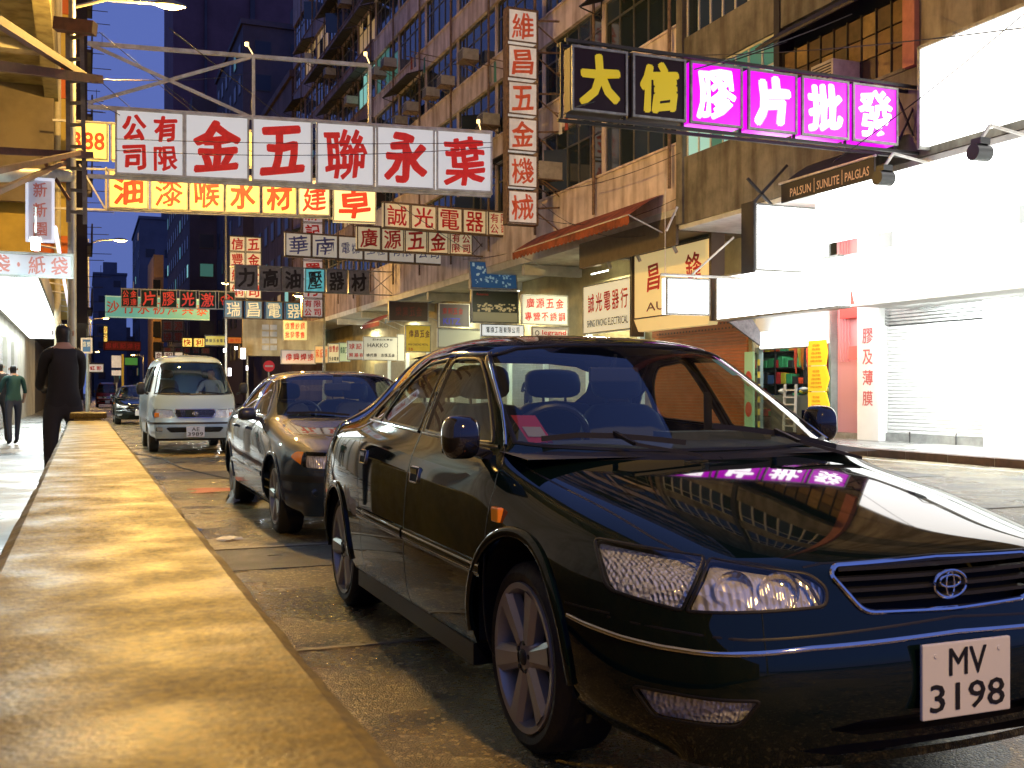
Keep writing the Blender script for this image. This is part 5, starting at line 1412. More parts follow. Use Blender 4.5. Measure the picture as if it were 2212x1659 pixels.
def mirror_box(root, x, y, z, sgn, m, sx=.12, sy=.06, sz=.075):
    mb = MB(); vs = []; n = 12
    ex = lambda c, p: (abs(c)**p)*(1 if c >= 0 else -1)
    for j in range(n+1):
        ph = -pi/2 + pi*j/n
        for i in range(20):
            th = 2*pi*i/20
            X = sx*ex(cos(ph),.55)*ex(cos(th),.6); Y = sy*ex(cos(ph),.6)*ex(sin(th),.8); Z = sz*ex(sin(ph),.7)
            if Y > 0: Y *= .45
            vs.append((x+X, y+Y, z+Z))
    mb.add(vs, [(j*20+i, j*20+(i+1)%20, (j+1)*20+(i+1)%20, (j+1)*20+i) for j in range(n) for i in range(20)])
    mb.bar((x-sgn*sx*.6, y, z-sz*.6), (x-sgn*(sx+.05), y+.02, z-sz*.9), .06, .035)
    o = part('wing_mirror', mb, m, root, smooth=True, local=True)
    g = MB(); g.box(x-sx*.82, x+sx*.82, y+sy*.46, y+sy*.50, z-sz*.75, z+sz*.75)
    part('mirror_glass', g, mat('mirror_silver', (.8,.82,.85), .02, metal=1), o, local=True)
def plate(root, x, y, z, l1, l2, w=.27, h=.20, tilt=0., rz=0.):
    e = MB(); e.box(-w/2, w/2, -.006, .006, -h/2, h/2)
    o = part('number_plate', e, M_plate, root, local=True, bevel=.004); o.location = (x, y, z); o.rotation_euler = (tilt, 0, rz)
    t = MB()
    if l2:
        put_line(t, l1, 0, h*.24, h*.36, -.0075, .010, w*.42); put_line(t, l2, 0, -h*.22, h*.36, -.0075, .014, w*.84)
    else: put_line(t, l1, 0, 0, h*.62, -.0075, .03)
    part('lettering', t, M_ink, o, local=True)
    sc = MB(); sc.cyl((-w*.36,-.009,h*.34),.006,.006,8,'y'); sc.cyl((w*.36,-.009,h*.36),.006,.006,8,'y')
    part('plate_screw', sc, M_plate, o, local=True)

def interp(tab, y):
    if y <= tab[0][0]: return tab[0][1]
    for (a, b), (c, d) in zip(tab, tab[1:]):
        if y <= c: return b + (d-b)*(y-a)/(c-a)
    return tab[-1][1]

# ---------------------------------------------------------------- the dark saloon in the foreground
def dark_saloon(loc, label, paint, group=None, l1='MV', l2='3198', name='parked_car', rz=0.):
    WT = [(-.56,.832),(-.34,.862),(0,.880),(1,.8925),(2,.8925),(2.5,.885),(2.9,.862),(3.3,.815),(3.6,.75)]
    def sidecols(y, c5z, c5x=None, c6z=None):
        w_ = interp(WT, y); c5x = c5x or w_-.055
        return [(c5x, y, c5z), (w_-.018, y, c6z or c5z-.10), (w_, y, .60), (w_-.004, y, .42), (w_-.03, y, .26), (w_-.12, y, .20)]
    R = []
    R.append([(0,-1.00,.752),(.33,-.985,.752),(.52,-.935,.744),(.62,-.875,.732),(.69,-.80,.715),(.742,-.735,.69),(.775,-.70,.64),(.800,-.69,.53),(.806,-.69,.40),(.785,-.69,.27),(.68,-.73,.205)])
    R.append([(0,-.80,.798),(.33,-.79,.796),(.54,-.74,.788),(.65,-.68,.770),(.72,-.62,.750),(.775,-.56,.72),(.812,-.53,.67),(.838,-.52,.55),(.842,-.52,.41),(.82,-.52,.26),(.72,-.52,.205)])
    R.append([(0,-.36,.880),(.33,-.36,.877),(.56,-.36,.866),(.68,-.36,.842),(.75,-.36,.808)] + sidecols(-.36,.765,.805))
    R.append([(0,-.06,.931),(.33,-.06,.928),(.57,-.05,.917),(.70,-.03,.893),(.77,-.02,.860)] + sidecols(0,.815,.822))
    R.append([(0,.10,.954),(.33,.115,.953),(.56,.17,.950),(.715,.27,.947),(.785,.28,.935)] + sidecols(.27,.885,.832))
    R.append([(0,.18,.995),(.33,.195,.994),(.56,.25,.994),(.715,.36,1.000),(.792,.38,.962)] + sidecols(.38,.915,.836))
    R.append([(0,.52,1.195),(.32,.53,1.193),(.54,.575,1.188),(.672,.65,1.180),(.800,.65,.980)] + sidecols(.65,.925))
    R.append([(0,.88,1.408),(.31,.89,1.404),(.50,.915,1.386),(.632,.97,1.342),(.805,.97,.995)] + sidecols(.97,.94))
    R.append([(0,.98,1.442),(.30,.99,1.438),(.50,1.01,1.418),(.632,1.06,1.362),(.805,1.06,1.000)] + sidecols(1.06,.945))
    R.append([(0,1.45,1.488),(.30,1.45,1.482),(.50,1.45,1.456),(.632,1.45,1.385),(.808,1.45,1.018)] + sidecols(1.45,.962))
    R.append([(0,1.95,1.470),(.30,1.95,1.464),(.50,1.95,1.438),(.630,1.95,1.362),(.806,1.95,1.035)] + sidecols(1.95,.978))
    R.append([(0,2.28,1.415),(.30,2.27,1.410),(.50,2.24,1.388),(.628,2.20,1.315),(.80,2.2,1.045)] + sidecols(2.2,.985))
    R.append([(0,2.38,1.365),(.30,2.37,1.361),(.50,2.33,1.345),(.632,2.29,1.275),(.795,2.32,1.048)] + sidecols(2.35,.985))
    R.append([(0,2.70,1.210),(.30,2.69,1.208),(.52,2.65,1.195),(.660,2.58,1.155),(.785,2.6,1.045)] + sidecols(2.62,.985))
    R.append([(0,2.98,1.088),(.30,2.97,1.088),(.54,2.93,1.085),(.690,2.88,1.070),(.775,2.88,1.040)] + sidecols(2.9,.98))
    R.append([(0,3.10,1.078),(.30,3.10,1.077),(.54,3.09,1.072),(.680,3.08,1.055),(.755,3.08,1.025)] + sidecols(3.1,.965))
    R.append([(0,3.45,1.055),(.30,3.44,1.054),(.52,3.42,1.048),(.620,3.38,1.030),(.685,3.34,.995)] + sidecols(3.33,.93,.735))
    R.append([(0,3.66,1.035),(.30,3.65,1.034),(.50,3.62,1.025),(.60,3.58,1.000),(.64,3.54,.965),(.675,3.50,.91),(.715,3.52,.82),(.745,3.54,.62),(.745,3.54,.42),(.72,3.52,.28),(.62,3.52,.22)])
    xs = [0,.33,.52,.62,.69]
    zl = [None,.690,.612,.500,.350,.205]
    pr = [None,-1.035,-1.050,-1.095,-1.090,-1.00]
    bow = [0,.018,.062,.115,.185]
    F = []
    for i in range(5):
        col = [R[0][i]]
        for j in range(1, 6): col.append((xs[i]*(1 + (.02 if j in (3,4) else 0)), pr[j]+bow[i], zl[j]))
        F.append(col)
    F.append([R[0][5+j] for j in range(6)])
    xr = [0,.30,.50,.60,.67]; zr = [None,.92,.78,.56,.40,.22]; pp = [None,3.72,3.72,3.77,3.76,3.66]; br = [0,.01,.04,.08,.13]
    Q = []
    for i in range(5):
        col = [R[-1][i]]
        for j in range(1, 6): col.append((xr[i], pp[j]-br[i], zr[j]))
        Q.append(col)
    Q.append([R[-1][5+j] for j in range(6)])
    sh = Shell(base_surface(R, F, Q, 3))
    A, B = AX_SIDE
    left = lambda c: c.x < -.3
    # openings
    YR = 2.65; ZH = .315
    af = arch_poly(0, ZH+.015, .398); ar = arch_poly(YR, ZH, .365)
    low = lambda c: c.x < -.5 and c.z < .9
    sh.cut('void', A, B, S2(af), low); sh.cut('void', A, B, S2(ar), low)
    wf = rnd_poly([(.47,1.006),(1.200,1.030),(1.300,1.352),(1.02,1.345),(.86,1.262)], [.03,.02,.03,.05,.1])
    wr = rnd_poly([(1.285,1.033),(1.86,1.052),(1.93,1.075),(1.84,1.22),(1.68,1.335),(1.385,1.354)], [.02,.03,.03,.1,.12,.03])
    wq = rnd_poly([(1.95,1.058),(2.14,1.066),(2.03,1.175),(1.90,1.225)], [.02,.04,.05,.04])
    side = lambda c: c.x < -.55
    for nm, w_ in (('front_side_window', wf), ('rear_side_window', wr), ('quarter_window', wq)): sh.cut(nm, A, B, S2(w_), side)
    # windscreen (seen from the front) and rear screen
    ws = [(-.70,1.012),(-.60,1.000),(-.3,.985),(.05,.982),(.05,1.408),(-.3,1.403),(-.47,1.388),(-.585,1.352),(-.60,1.33),(-.655,1.17)]
    sh.cut('windscreen', *AX_FRONT, ws, lambda c: .05 < c.y < 1.05)
    bs = [(.64,1.075),(.5,1.10),(.2,1.105),(-.05,1.105),(-.05,1.365),(.3,1.362),(.47,1.345),(.56,1.31),(.62,1.20)]
    sh.cut('rear_screen', *AX_REAR, bs, lambda c: 2.2 < c.y < 3.1)
    # doors and panels
    fd = [(.255,.25),(.24,.60),(.245,.86),(.30,.935),(.36,.972),(.86,1.297),(1.00,1.372),(1.335,1.378),(1.225,.985),(1.215,.6),(1.215,.25)]
    rd = [(1.222,.25),(1.222,.6),(1.232,.985),(1.342,1.378),(1.72,1.36),(1.92,1.26),(2.20,1.082),(2.20,1.0),(2.12,.80),(2.02,.56),(2.0,.25)]
    body_only = ('body',)
    sh.cut('front_door', A, B, S2(fd), side, only=body_only); sh.cut('rear_door', A, B, S2(rd), side, only=body_only)
    hood = [(.05,-1.2),(-.40,-1.2),(-.64,-.79),(-.67,-.60),(-.69,-.3),(-.715,.05),(-.735,.25),(-.5,.145),(-.2,.08),(.05,.07)]
    sh.cut('bonnet', *AX_TOP, hood, lambda c: c.z > .742 and c.y < .4, only=body_only)
    # headlamps, seen along a slanted direction so that they wrap the corner
    ca, sa = cos(radians(32)), sin(radians(32))
    HA = V(ca, -sa, 0); HB = V(0,0,1)     # D = HA x HB = (-sa,-ca,0)
    hl = lambda c: c.x < -.3 and c.y < -.3 and .5 < c.z < .85
    def ha(x, y): return x*ca - y*sa
    main = rnd_poly([(-.21,.722),(-.185,.665),(-.20,.632),(ha(-.66,-.83),.618),(ha(-.625,-.86),.735)], [.035,.04,.02,.012,.012])
    main = [(.205,.70),]
    a_in = ha(-.395,-1.0); a_mid_t = ha(-.640,-.835); a_mid_b = ha(-.690,-.80); a_out_t = ha(-.822,-.50); a_out_b = ha(-.815,-.58)
    main = rnd_poly([(a_in-.03,.722),(a_in+.015,.685),(a_in+.012,.640),(a_mid_b+.006,.618),(a_mid_t+.006,.750)], [.03,.03,.025,.012,.012])
    corner = rnd_poly([(a_mid_t-.006,.752),(a_mid_b-.006,.618),(a_out_b,.640),(a_out_t,.765)], [.012,.012,.03,.02])
    sh.cut('headlamp', HA, HB, main, hl); sh.cut('corner_lamp', HA, HB, corner, hl)
    # grille, lower intake, fog lamps seen from the front
    fr = lambda c: c.y < -.55
    gr = rnd_poly([(.05,.612),(-.285,.620),(-.36,.715),(-.335,.735),(.05,.742)], [0,.03,.02,.03,0])
    gr = [p for p in gr]
    sh.cut('grille_opening', *AX_FRONT, gr, fr)
    fog = rnd_poly([(-.305,.394),(-.244,.318),(-.02,.335),(.037,.410)], .02)
    sh.cut('fog_lamp', HA, HB, fog, fr)
    inl = rnd_poly([(.05,.300),(-.30,.300),(-.40,.325),(-.30,.345),(.05,.350)], .015)
    sh.cut('intake', *AX_FRONT, inl, fr)
    ins = rnd_poly([(.05,.235),(-.34,.240),(-.46,.262),(-.34,.275),(.05,.275)], .012)
    sh.cut('intake', *AX_FRONT, ins, fr)
    # tail lamps
    tl = rnd_poly([(.40,.80),(.40,.96),(.70,.95),(.74,.80)], .03)
    sh.cut('tail_lamp', *AX_REAR, tl, lambda c: c.y > 3.3)
    # bumper below a line round the nose
    sh.cut('front_bumper', *AX_FRONT, [(.05,.0),(-.95,.0),(-.95,.575),(-.6,.560),(.05,.592)], lambda c: c.y < -.37, only=body_only)
    sh.cut('rear_bumper', *AX_REAR, [(-.05,.0),(.95,.0),(.95,.64),(.5,.66),(-.05,.66)], lambda c: c.y > 3.02, only=body_only)
    sh.cut('roof_panel', *AX_TOP, [(.05,.80),(-.3,.80),(-.50,.86),(-.585,.98),(-.59,1.5),(-.585,2.1),(-.55,2.38),(-.3,2.42),(.05,2.42)], lambda c: c.z > 1.30, only=body_only)
    sh.cut('boot_lid', *AX_TOP, [(.05,3.0),(-.55,2.96),(-.62,3.2),(-.60,3.5),(-.55,3.9),(.05,3.9)], lambda c: c.z > .7 and c.y > 2.9, only=body_only)

    root = thing(name, label, 'car', loc, rz, group)
    OFF[root] = Vector((0,0,0))
    P = lambda nm, me, m, par=root, **k: part(nm, me, m, par, local=True, **k)
    body = sh.piece('body'); body.materials.append(paint); P('body', body, paint)
    for nm in ('bonnet', 'roof_panel', 'boot_lid', 'front_bumper', 'rear_bumper'):
        me = sh.piece(nm); me.materials.append(paint); o = P(nm, me, paint)
    for nm, g in (('windscreen', M_wind), ('rear_screen', M_wind)):
        me = sh.piece(nm, .003); me.materials.append(g); P(nm, me, g)
    doors = {}
    for sd in (-1, 1):
        for nm in ('front_door', 'rear_door'):
            me = sh.piece(nm, 0, 'one', sd); me.name = nm; me.materials.append(paint); doors[nm, sd] = P(nm, me, paint)
        for nm, par in (('front_side_window','front_door'), ('rear_side_window','rear_door'), ('quarter_window','rear_door')):
            me = sh.piece(nm, .004, 'one', sd); me.materials.append(M_side); P(nm, me, M_side, doors[par, sd])
        for nm in ('headlamp', 'corner_lamp'):
            me = sh.piece(nm, -.001, 'one', sd); me.materials.append(M_lens); o = P(nm, me, M_lens)
            me = sh.piece(nm, .024, 'one', sd); me.materials.append(M_refl if nm == 'headlamp' else M_reflf); me.name = 'reflector'; P('reflector', me, M_refl, o)
            if nm == 'headlamp':
                mb = MB()
                for (xx, yy, rr) in ((-.50,-.955,.052), (-.60,-.895,.050)):
                    lathe2 = []
                    for k, (q, r_) in enumerate(((-.004,rr),(.012,rr*.98),(.03,rr*.8),(.05,rr*.45),(.055,.0))):
                        for t in range(20):
                            an = 2*pi*t/20; lathe2.append((xx + q*.45 + r_*cos(an)*.88, yy - .006 + q*.5 - r_*cos(an)*.5, .678 + r_*sin(an)))
                    mb.add(lathe2, [(k*20+t, k*20+(t+1)%20, (k+1)*20+(t+1)%20, (k+1)*20+t) for k in range(4) for t in range(20)])
                    mb.cyl((xx+.012, yy+.022, .678), .011, .028, 10, 'y')
                if sd > 0: mb = flipx(mb)
                P('lamp_bowl', mb, mat('lamp_bowl', (.8,.76,.68), .1, metal=.9), o, smooth=True)
        me = sh.piece('fog_lamp', -.0, 'one', sd); me.materials.append(M_lens); o = P('fog_lamp', me, M_lens)
        me = sh.piece('fog_lamp', .018, 'one', sd); me.materials.append(M_reflf); me.name = 'reflector'; P('reflector', me, M_reflf, o)
        me = sh.piece('tail_lamp', -.001, 'one', sd); m = mat('red_lens', (.35,.01,.01), .1, coat=1); me.materials.append(m); P('tail_lamp', me, m)
    me = sh.piece('grille_opening', .045); me.materials.append(M_under); g = P('grille', me, M_under)
    me = sh.piece('intake', .04); me.materials.append(M_under); me.name = 'lower_intake'; P('lower_intake', me, M_under)
    # grille bars and frame
    for z in (.648,.676,.704,.728):
        hw = .28 + (z-.622)*.75
        if z > .72: hw = .325
        mb = MB(); pts = sh.line(*AX_FRONT, [(-hw, z), (0, z)], step=.04)
        pts = pts + [V(-p.x, p.y, p.z) for p in reversed(pts[:-1])]
        pts = [p + V(0,.012,0) for p in pts]
        for p, q in zip(pts, pts[1:]): mb.bar(p, q, .026, .010)
        P('grille_bar', mb, mat('grille_grey', (.05,.055,.06), .25, metal=.6), g)
    mb = MB(); gl = rnd_poly([(.0,.612),(-.285,.620),(-.36,.715),(-.335,.735),(.0,.742)], [0,.03,.02,.03,0])
    pts = sh.line(*AX_FRONT, gl, step=.02); sh.ribbon(mb, pts, .014, .010)
    P('grille_frame', both(mb), M_chrome, g, smooth=True)
    # emblem: two crossed ovals inside a wide oval
    mb = MB(); yc = sh.hit(*AX_FRONT, 0, .678).y - .012
    def oval(cx, cz, rx, rz_, t):
        pts = [(cx + rx*cos(a), yc, cz + rz_*sin(a)) for a in [2*pi*k/28 for k in range(29)]]; mb.tube(pts, t, 6, cap=False)
    oval(0,.678,.056,.037,.0045); oval(0,.686,.036,.016,.0035); oval(0,.678,.014,.035,.0035)
    P('emblem', mb, M_chrome, g, smooth=True)
    # bumper bright strip round the nose, side mouldings
    mb = MB(); pts = sh.line(*AX_FRONT, [(0,.553),(-.45,.540),(-.70,.518)], step=.03) + sh.line(HA, HB, [(ha(-.735,-.76),.516),(ha(-.80,-.66),.519),(ha(-.845,-.50),.528),(ha(-.862,-.42),.535)], step=.02)
    sh.ribbon(mb, pts, .013, .007); P('bumper_strip', both(mb), M_chrome, smooth=True)
    for (y0, y1, par) in ((.262,1.205,'front_door'),(1.24,2.05,'rear_door'),):
        mb = MB(); pts = sh.line(A, B, S2([(y0,.565+.012*y0),(y1,.565+.012*y1)]), step=.05); sh.ribbon(mb, pts, .052, .012)
        m2 = MB(); pts = sh.line(A, B, S2([(y0,.579+.012*y0),(y1,.579+.012*y1)]), step=.05, lift=.009); sh.ribbon(m2, pts, .008, .004)
        m3 = MB(); pts = sh.line(A, B, S2([(y0,.553+.012*y0),(y1,.553+.012*y1)]), step=.05, lift=.009); sh.ribbon(m3, pts, .005, .004)
        for sd in (-1, 1):
            o = P('side_moulding', mb if sd < 0 else flipx(mb), paint, doors[par, sd], smooth=True)
            t = MB(); t.add(m2.v, m2.f); t.add(m3.v, m3.f); P('moulding_strip', t if sd < 0 else flipx(t), M_chrome, o, smooth=True)
    mb = MB(); pts = sh.line(A, B, S2([(-.02,.20),(.6,.205),(2.3,.21)]), step=.1)
    # belt chrome and window seals
    for poly, par in ((wf,'front_door'),(wr,'rear_door'),(wq,'rear_door')):
        mb = MB(); pts = sh.line(A, B, S2(poly), closed=True, step=.025); sh.ribbon(mb, pts, .014, .004, closed=True)
        for sd in (-1, 1): P('window_seal', mb if sd < 0 else flipx(mb), M_seal, doors[par, sd], smooth=True)
    for (y0, z0, y1, z1, par) in ((.42,.995,1.205,1.020,'front_door'),(1.275,1.023,2.16,1.055,'rear_door')):
        mb = MB(); pts = sh.line(A, B, S2([(y0,z0),(y1,z1)]), step=.05); sh.ribbon(mb, pts, .012, .009)
        for sd in (-1, 1): P('belt_strip', mb if sd < 0 else flipx(mb), M_chrome, doors[par, sd], smooth=True)
    mb = MB(); pts = sh.line(A, B, S2([(.40,1.00),(.62,1.145),(.86,1.287),(1.0,1.366),(1.4,1.378),(1.68,1.362),(1.88,1.262),(2.12,1.10)]), step=.04)
    sh.ribbon(mb, pts, .012, .008)
    part_islands('roof_drip_moulding', both(mb), M_chrome, root, smooth=True)
    for poly, ax, nm in ((ws, AX_FRONT, 'windscreen_seal'),):
        mb = MB(); pts = sh.line(*ax, [p for p in ws if p[0] < .04][::1] , step=.03)
        half = [(0,.983)] + [(-.3,.985),(-.60,1.000),(-.70,1.012),(-.655,1.17),(-.60,1.33),(-.585,1.352),(-.47,1.388),(-.3,1.403),(0,1.408)]
        pts = sh.line(*ax, half, step=.03); mb = MB(); sh.ribbon(mb, pts, .020, .004); P(nm, both(mb), M_seal, smooth=True)
    # shut lines
    gaps = MB()
    for path in (fd, rd):
        pts = sh.line(A, B, S2(path), step=.03); sh.ribbon(gaps, pts, .007, .0008)
    pts = sh.line(*AX_TOP, [(-.40,-1.01),(-.64,-.79),(-.67,-.60),(-.69,-.3),(-.715,.05),(-.735,.25)], step=.03); sh.ribbon(gaps, pts, .008, .0008)
    pts = sh.line(*AX_FRONT, [(0,.748),(-.36,.742),(-.42,.735)], step=.02); sh.ribbon(gaps, pts, .008, .001)
    for poly, (a_, b_) in ((main,(HA,HB)),(corner,(HA,HB)),(fog,(HA,HB))):
        pts = sh.line(a_, b_, poly, closed=True, step=.012); sh.ribbon(gaps, pts, .009, .003, closed=True)
    pts = sh.line(*AX_FRONT, [(-.815,.565),(-.6,.560),(0,.592)], step=.03); sh.ribbon(gaps, pts, .007, .0008)
    pts = sh.line(A, B, S2([(-.60,.575),(-.38,.57)]), step=.03); sh.ribbon(gaps, pts, .007, .0008)
    P('panel_gaps', both(gaps), M_seal)['kind'] = 'stuff'
    lip = MB()
    for cy, rr in ((0,.398),(YR,.365)):
        zc = ZH + (.015 if cy == 0 else 0)
        pts = []
        for k in range(33):
            a = pi*(-.10+1.2*k/32) if False else pi*k/32
            h = sh.hit(A, B, -(cy + (rr+.004)*cos(a)), zc + (rr+.004)*sin(a))
            if h is not None and h.x < -.5: pts.append(h)
        sh.ribbon(lip, pts, .036, .016)
    part_islands('arch_lip', both(lip), paint, root, smooth=True)
    # wheel wells, underbody, sills
    ww = MB()
    for cy, rr in ((0,.405),(YR,.37)):
        n = 20
        for s in (-1, 1):
            vs = []
            for k in range(n+1):
                a = -.1 + (pi+.2)*k/n
                vs += [(s*.835, cy+rr*cos(a), ZH+.01+rr*sin(a)), (s*.45, cy+rr*cos(a), ZH+.01+rr*sin(a))]
            ww.add(vs, [(2*k, 2*k+1, 2*k+3, 2*k+2) for k in range(n)])
            ww.add([(s*.45, cy+rr*cos(a), ZH+.01+rr*sin(a)) for a in [-.1+(pi+.2)*k/n for k in range(n+1)]], [tuple(range(n+1))])
    part_islands('wheel_well', ww, M_under, root)
    ub = MB(); ub.box(-.74,.74,-.30,3.3,.17,.30); ub.box(-.55,.55,-.9,-.3,.20,.40)
    ub.box(-.44,.44,-.4,3.2,.3,.42)
    P('underbody', ub, M_under)
    sl = MB(); sl.box(-.845,-.70,.44,2.22,.185,.265); part_islands('sill', both(sl), M_blackp, root)
    add_wheels(root, .822, (0, YR), ZH, 'alloy_a', .245, .21, 6)
    # handles, repeaters, mirrors, wipers, plate
    for sd in (-1, 1):
        for nm, y, z in (('front_door',1.115,.845),('rear_door',2.02,.872)):
            mb = MB(); h = sh.hit(A, B, -y, z); x = h.x
            mb.box(x-.006, x+.01, y-.055, y+.055, z-.032, z+.032); 
            fr_ = MB(); sh.ribbon(fr_, sh.line(A, B, S2(rnd_poly([(y-.055,z-.032),(y+.055,z-.032),(y+.055,z+.032),(y-.055,z+.032)], .012)), closed=True, step=.02, lift=.004), .006, .004, closed=True)
            bar = MB(); bar.box(x-.009, x+.002, y-.045, y+.045, z+.004, z+.026)
            o = P('door_handle', mb if sd < 0 else flipx(mb), M_under, doors[nm, sd])
            o['label'] = 'recessed flap handle in a chrome surround'
            bar.add(fr_.v, fr_.f); P('handle_surround', bar if sd < 0 else flipx(bar), M_chrome, o)
        h = sh.hit(A, B, -.165, .775); mb = MB(); x = h.x
        mb.box(x-.014, x+.01, .165-.034, .165+.034, .775-.026, .775+.026)
        P('side_indicator', mb if sd < 0 else flipx(mb), M_amber, bevel=.006)
        mirror_box(root, sd*(.91 if sd < 0 else .84), .41 if sd < 0 else .60, 1.035 if sd < 0 else 1.06, sd, mat('mirror_black', (.01,.01,.012), .08, coat=1), .068, .085, .080)
    for (x0, x1, y0) in ((-.10,-.62,.16),(.62,.08,.19)):
        mb = MB()
        def ws_pt(x, y, l):
            h = sh.hit(V(1,0,0), V(0,1,0), x, y); return h + sh.normal(h)*l
        p = [ws_pt(x1 if k == 1 else x0 + (x1-x0)*k, .17 + .10*k + abs(x0+(x1-x0)*k)*.08, .022) for k in (0,.25,.5,.75,1)]
        for q, r_ in zip(p, p[1:]): mb.bar(q, r_, .012, .02)
        p2 = [ws_pt(x0, .06, .02), ws_pt(x0+(x1-x0)*.45, .14, .05), p[2] + V(0,0,.012)]
        for q, r_ in zip(p2, p2[1:]): mb.bar(q, r_, .018, .012)
        P('wiper', mb, M_blackp)
    mb = MB()
    pts = sh.line(*AX_TOP, [(-.70,.27),(-.5,.175),(-.2,.12),(0,.105)], step=.04)
    sh.ribbon(mb, pts, .075, .004); P('cowl', both(mb), M_blackp, smooth=True)
    yp = sh.hit(*AX_FRONT, 0, .44).y
    plate(root, 0, yp-.012, .437, l1, l2, .305, .200, tilt=0.)
    def on_glass(name, x0, x1, z0, z1, m, skew=0., ins=.012):
        mb = MB(); vs = []
        for j in range(5):
            for i in range(5):
                x = x0+(x1-x0)*i/4+skew*j/4; z = z0+(z1-z0)*j/4; h = sh.hit(*AX_FRONT, x, z); n = sh.normal(h); vs.append(h - n*ins)
        mb.add(vs, [(j*5+i, j*5+i+1, j*5+i+6, j*5+i+5) for j in range(4) for i in range(4)]); return P(name, mb, m)
    on_glass('permit_card', -.655,-.575,1.02,1.12, mat('card_red', (.35,.02,.02), .5))
    on_glass('permit_card', -.645,-.585,1.04,1.075, mat('card_white', (.3,.25,.22), .5), ins=.008)
    on_glass('windscreen_sticker', .56,.62,1.20,1.27, mat('sticker_green', (.25,.5,.15), .5), -.02)
    on_glass('windscreen_sticker', .50,.60,1.285,1.36, mat('sticker_teal', (.05,.32,.35), .5), -.03)
    on_glass('windscreen_sticker', .60,.645,1.13,1.18, mat('sticker_blue', (.03,.1,.4), .5), -.015)
    # cabin
    cb = MB(); cb.box(-.72,.72,.45,2.55,.34,.37)
    cb.box(-.80,-.765,.5,2.4,.35,.93); cb.box(.765,.80,.5,2.4,.35,.93)
    P('cabin_floor', cb, M_innerd)
    da = MB(); da.add([(-.76,.30,.93),(.76,.30,.93),(.76,.80,.93),(-.76,.80,.93),(-.76,.12,.965),(.76,.12,.965),(.76,.72,1.0),(-.76,.72,1.0),(-.74,.92,.6),(.74,.92,.6)],
                      [(4,5,6,7),(7,6,9,8)])
    da.box(.12,.62,.64,.80,.95,1.03)
    P('dashboard', da, mat('dash_grey', (.06,.065,.07), .7))
    se = MB()
    seat(se, -.37, 1.22, .50); P('front_seat', se, M_inner, smooth=True)
    se = MB(); seat(se, .37, 1.22, .50); P('front_seat', se, M_inner, smooth=True)
    se = MB(); seat(se, -.36, 2.0, .50, .62); seat(se, .36, 2.0, .50, .62); P('rear_seat', se, M_inner, smooth=True)
    ps = MB(); ps.box(-.7,.7,2.42,2.95,.96,.99); P('parcel_shelf', ps, M_inner)
    hd = MB(); hd.grid(lambda a, b: (-.56+1.12*a, 1.0+1.25*b, 1.375+.03*sin(pi*a)+.02*sin(pi*b)), 6, 6); P('headlining', hd, mat('headlining', (.25,.26,.25), .8))
    steering(root, -.37, .83, .98)
    rm = MB(); rm.box(-.12,.12,.93,.955,1.245,1.31); rm.bar((0,.95,1.30),(0,.93,1.37),.02); P('rear_view_mirror', rm, M_blackp, bevel=.006)
    st = MB()
    for sx in (-1, 1): st.bar((sx*.70,1.28,1.2),(sx*.72,1.30,.55),.045,.006)
    P('seat_belt', st, M_blackp)
    return root, sh
PAINT_A = mat('paint_bottle_green', (.0025,.008,.008), .5, metal=.0, spec=.0, coat=1.0)
saloon, SH_A = dark_saloon((2.19, 3.285, 0), 'near black bottle green saloon car parked closest to the camera, plate MV 3198', PAINT_A)
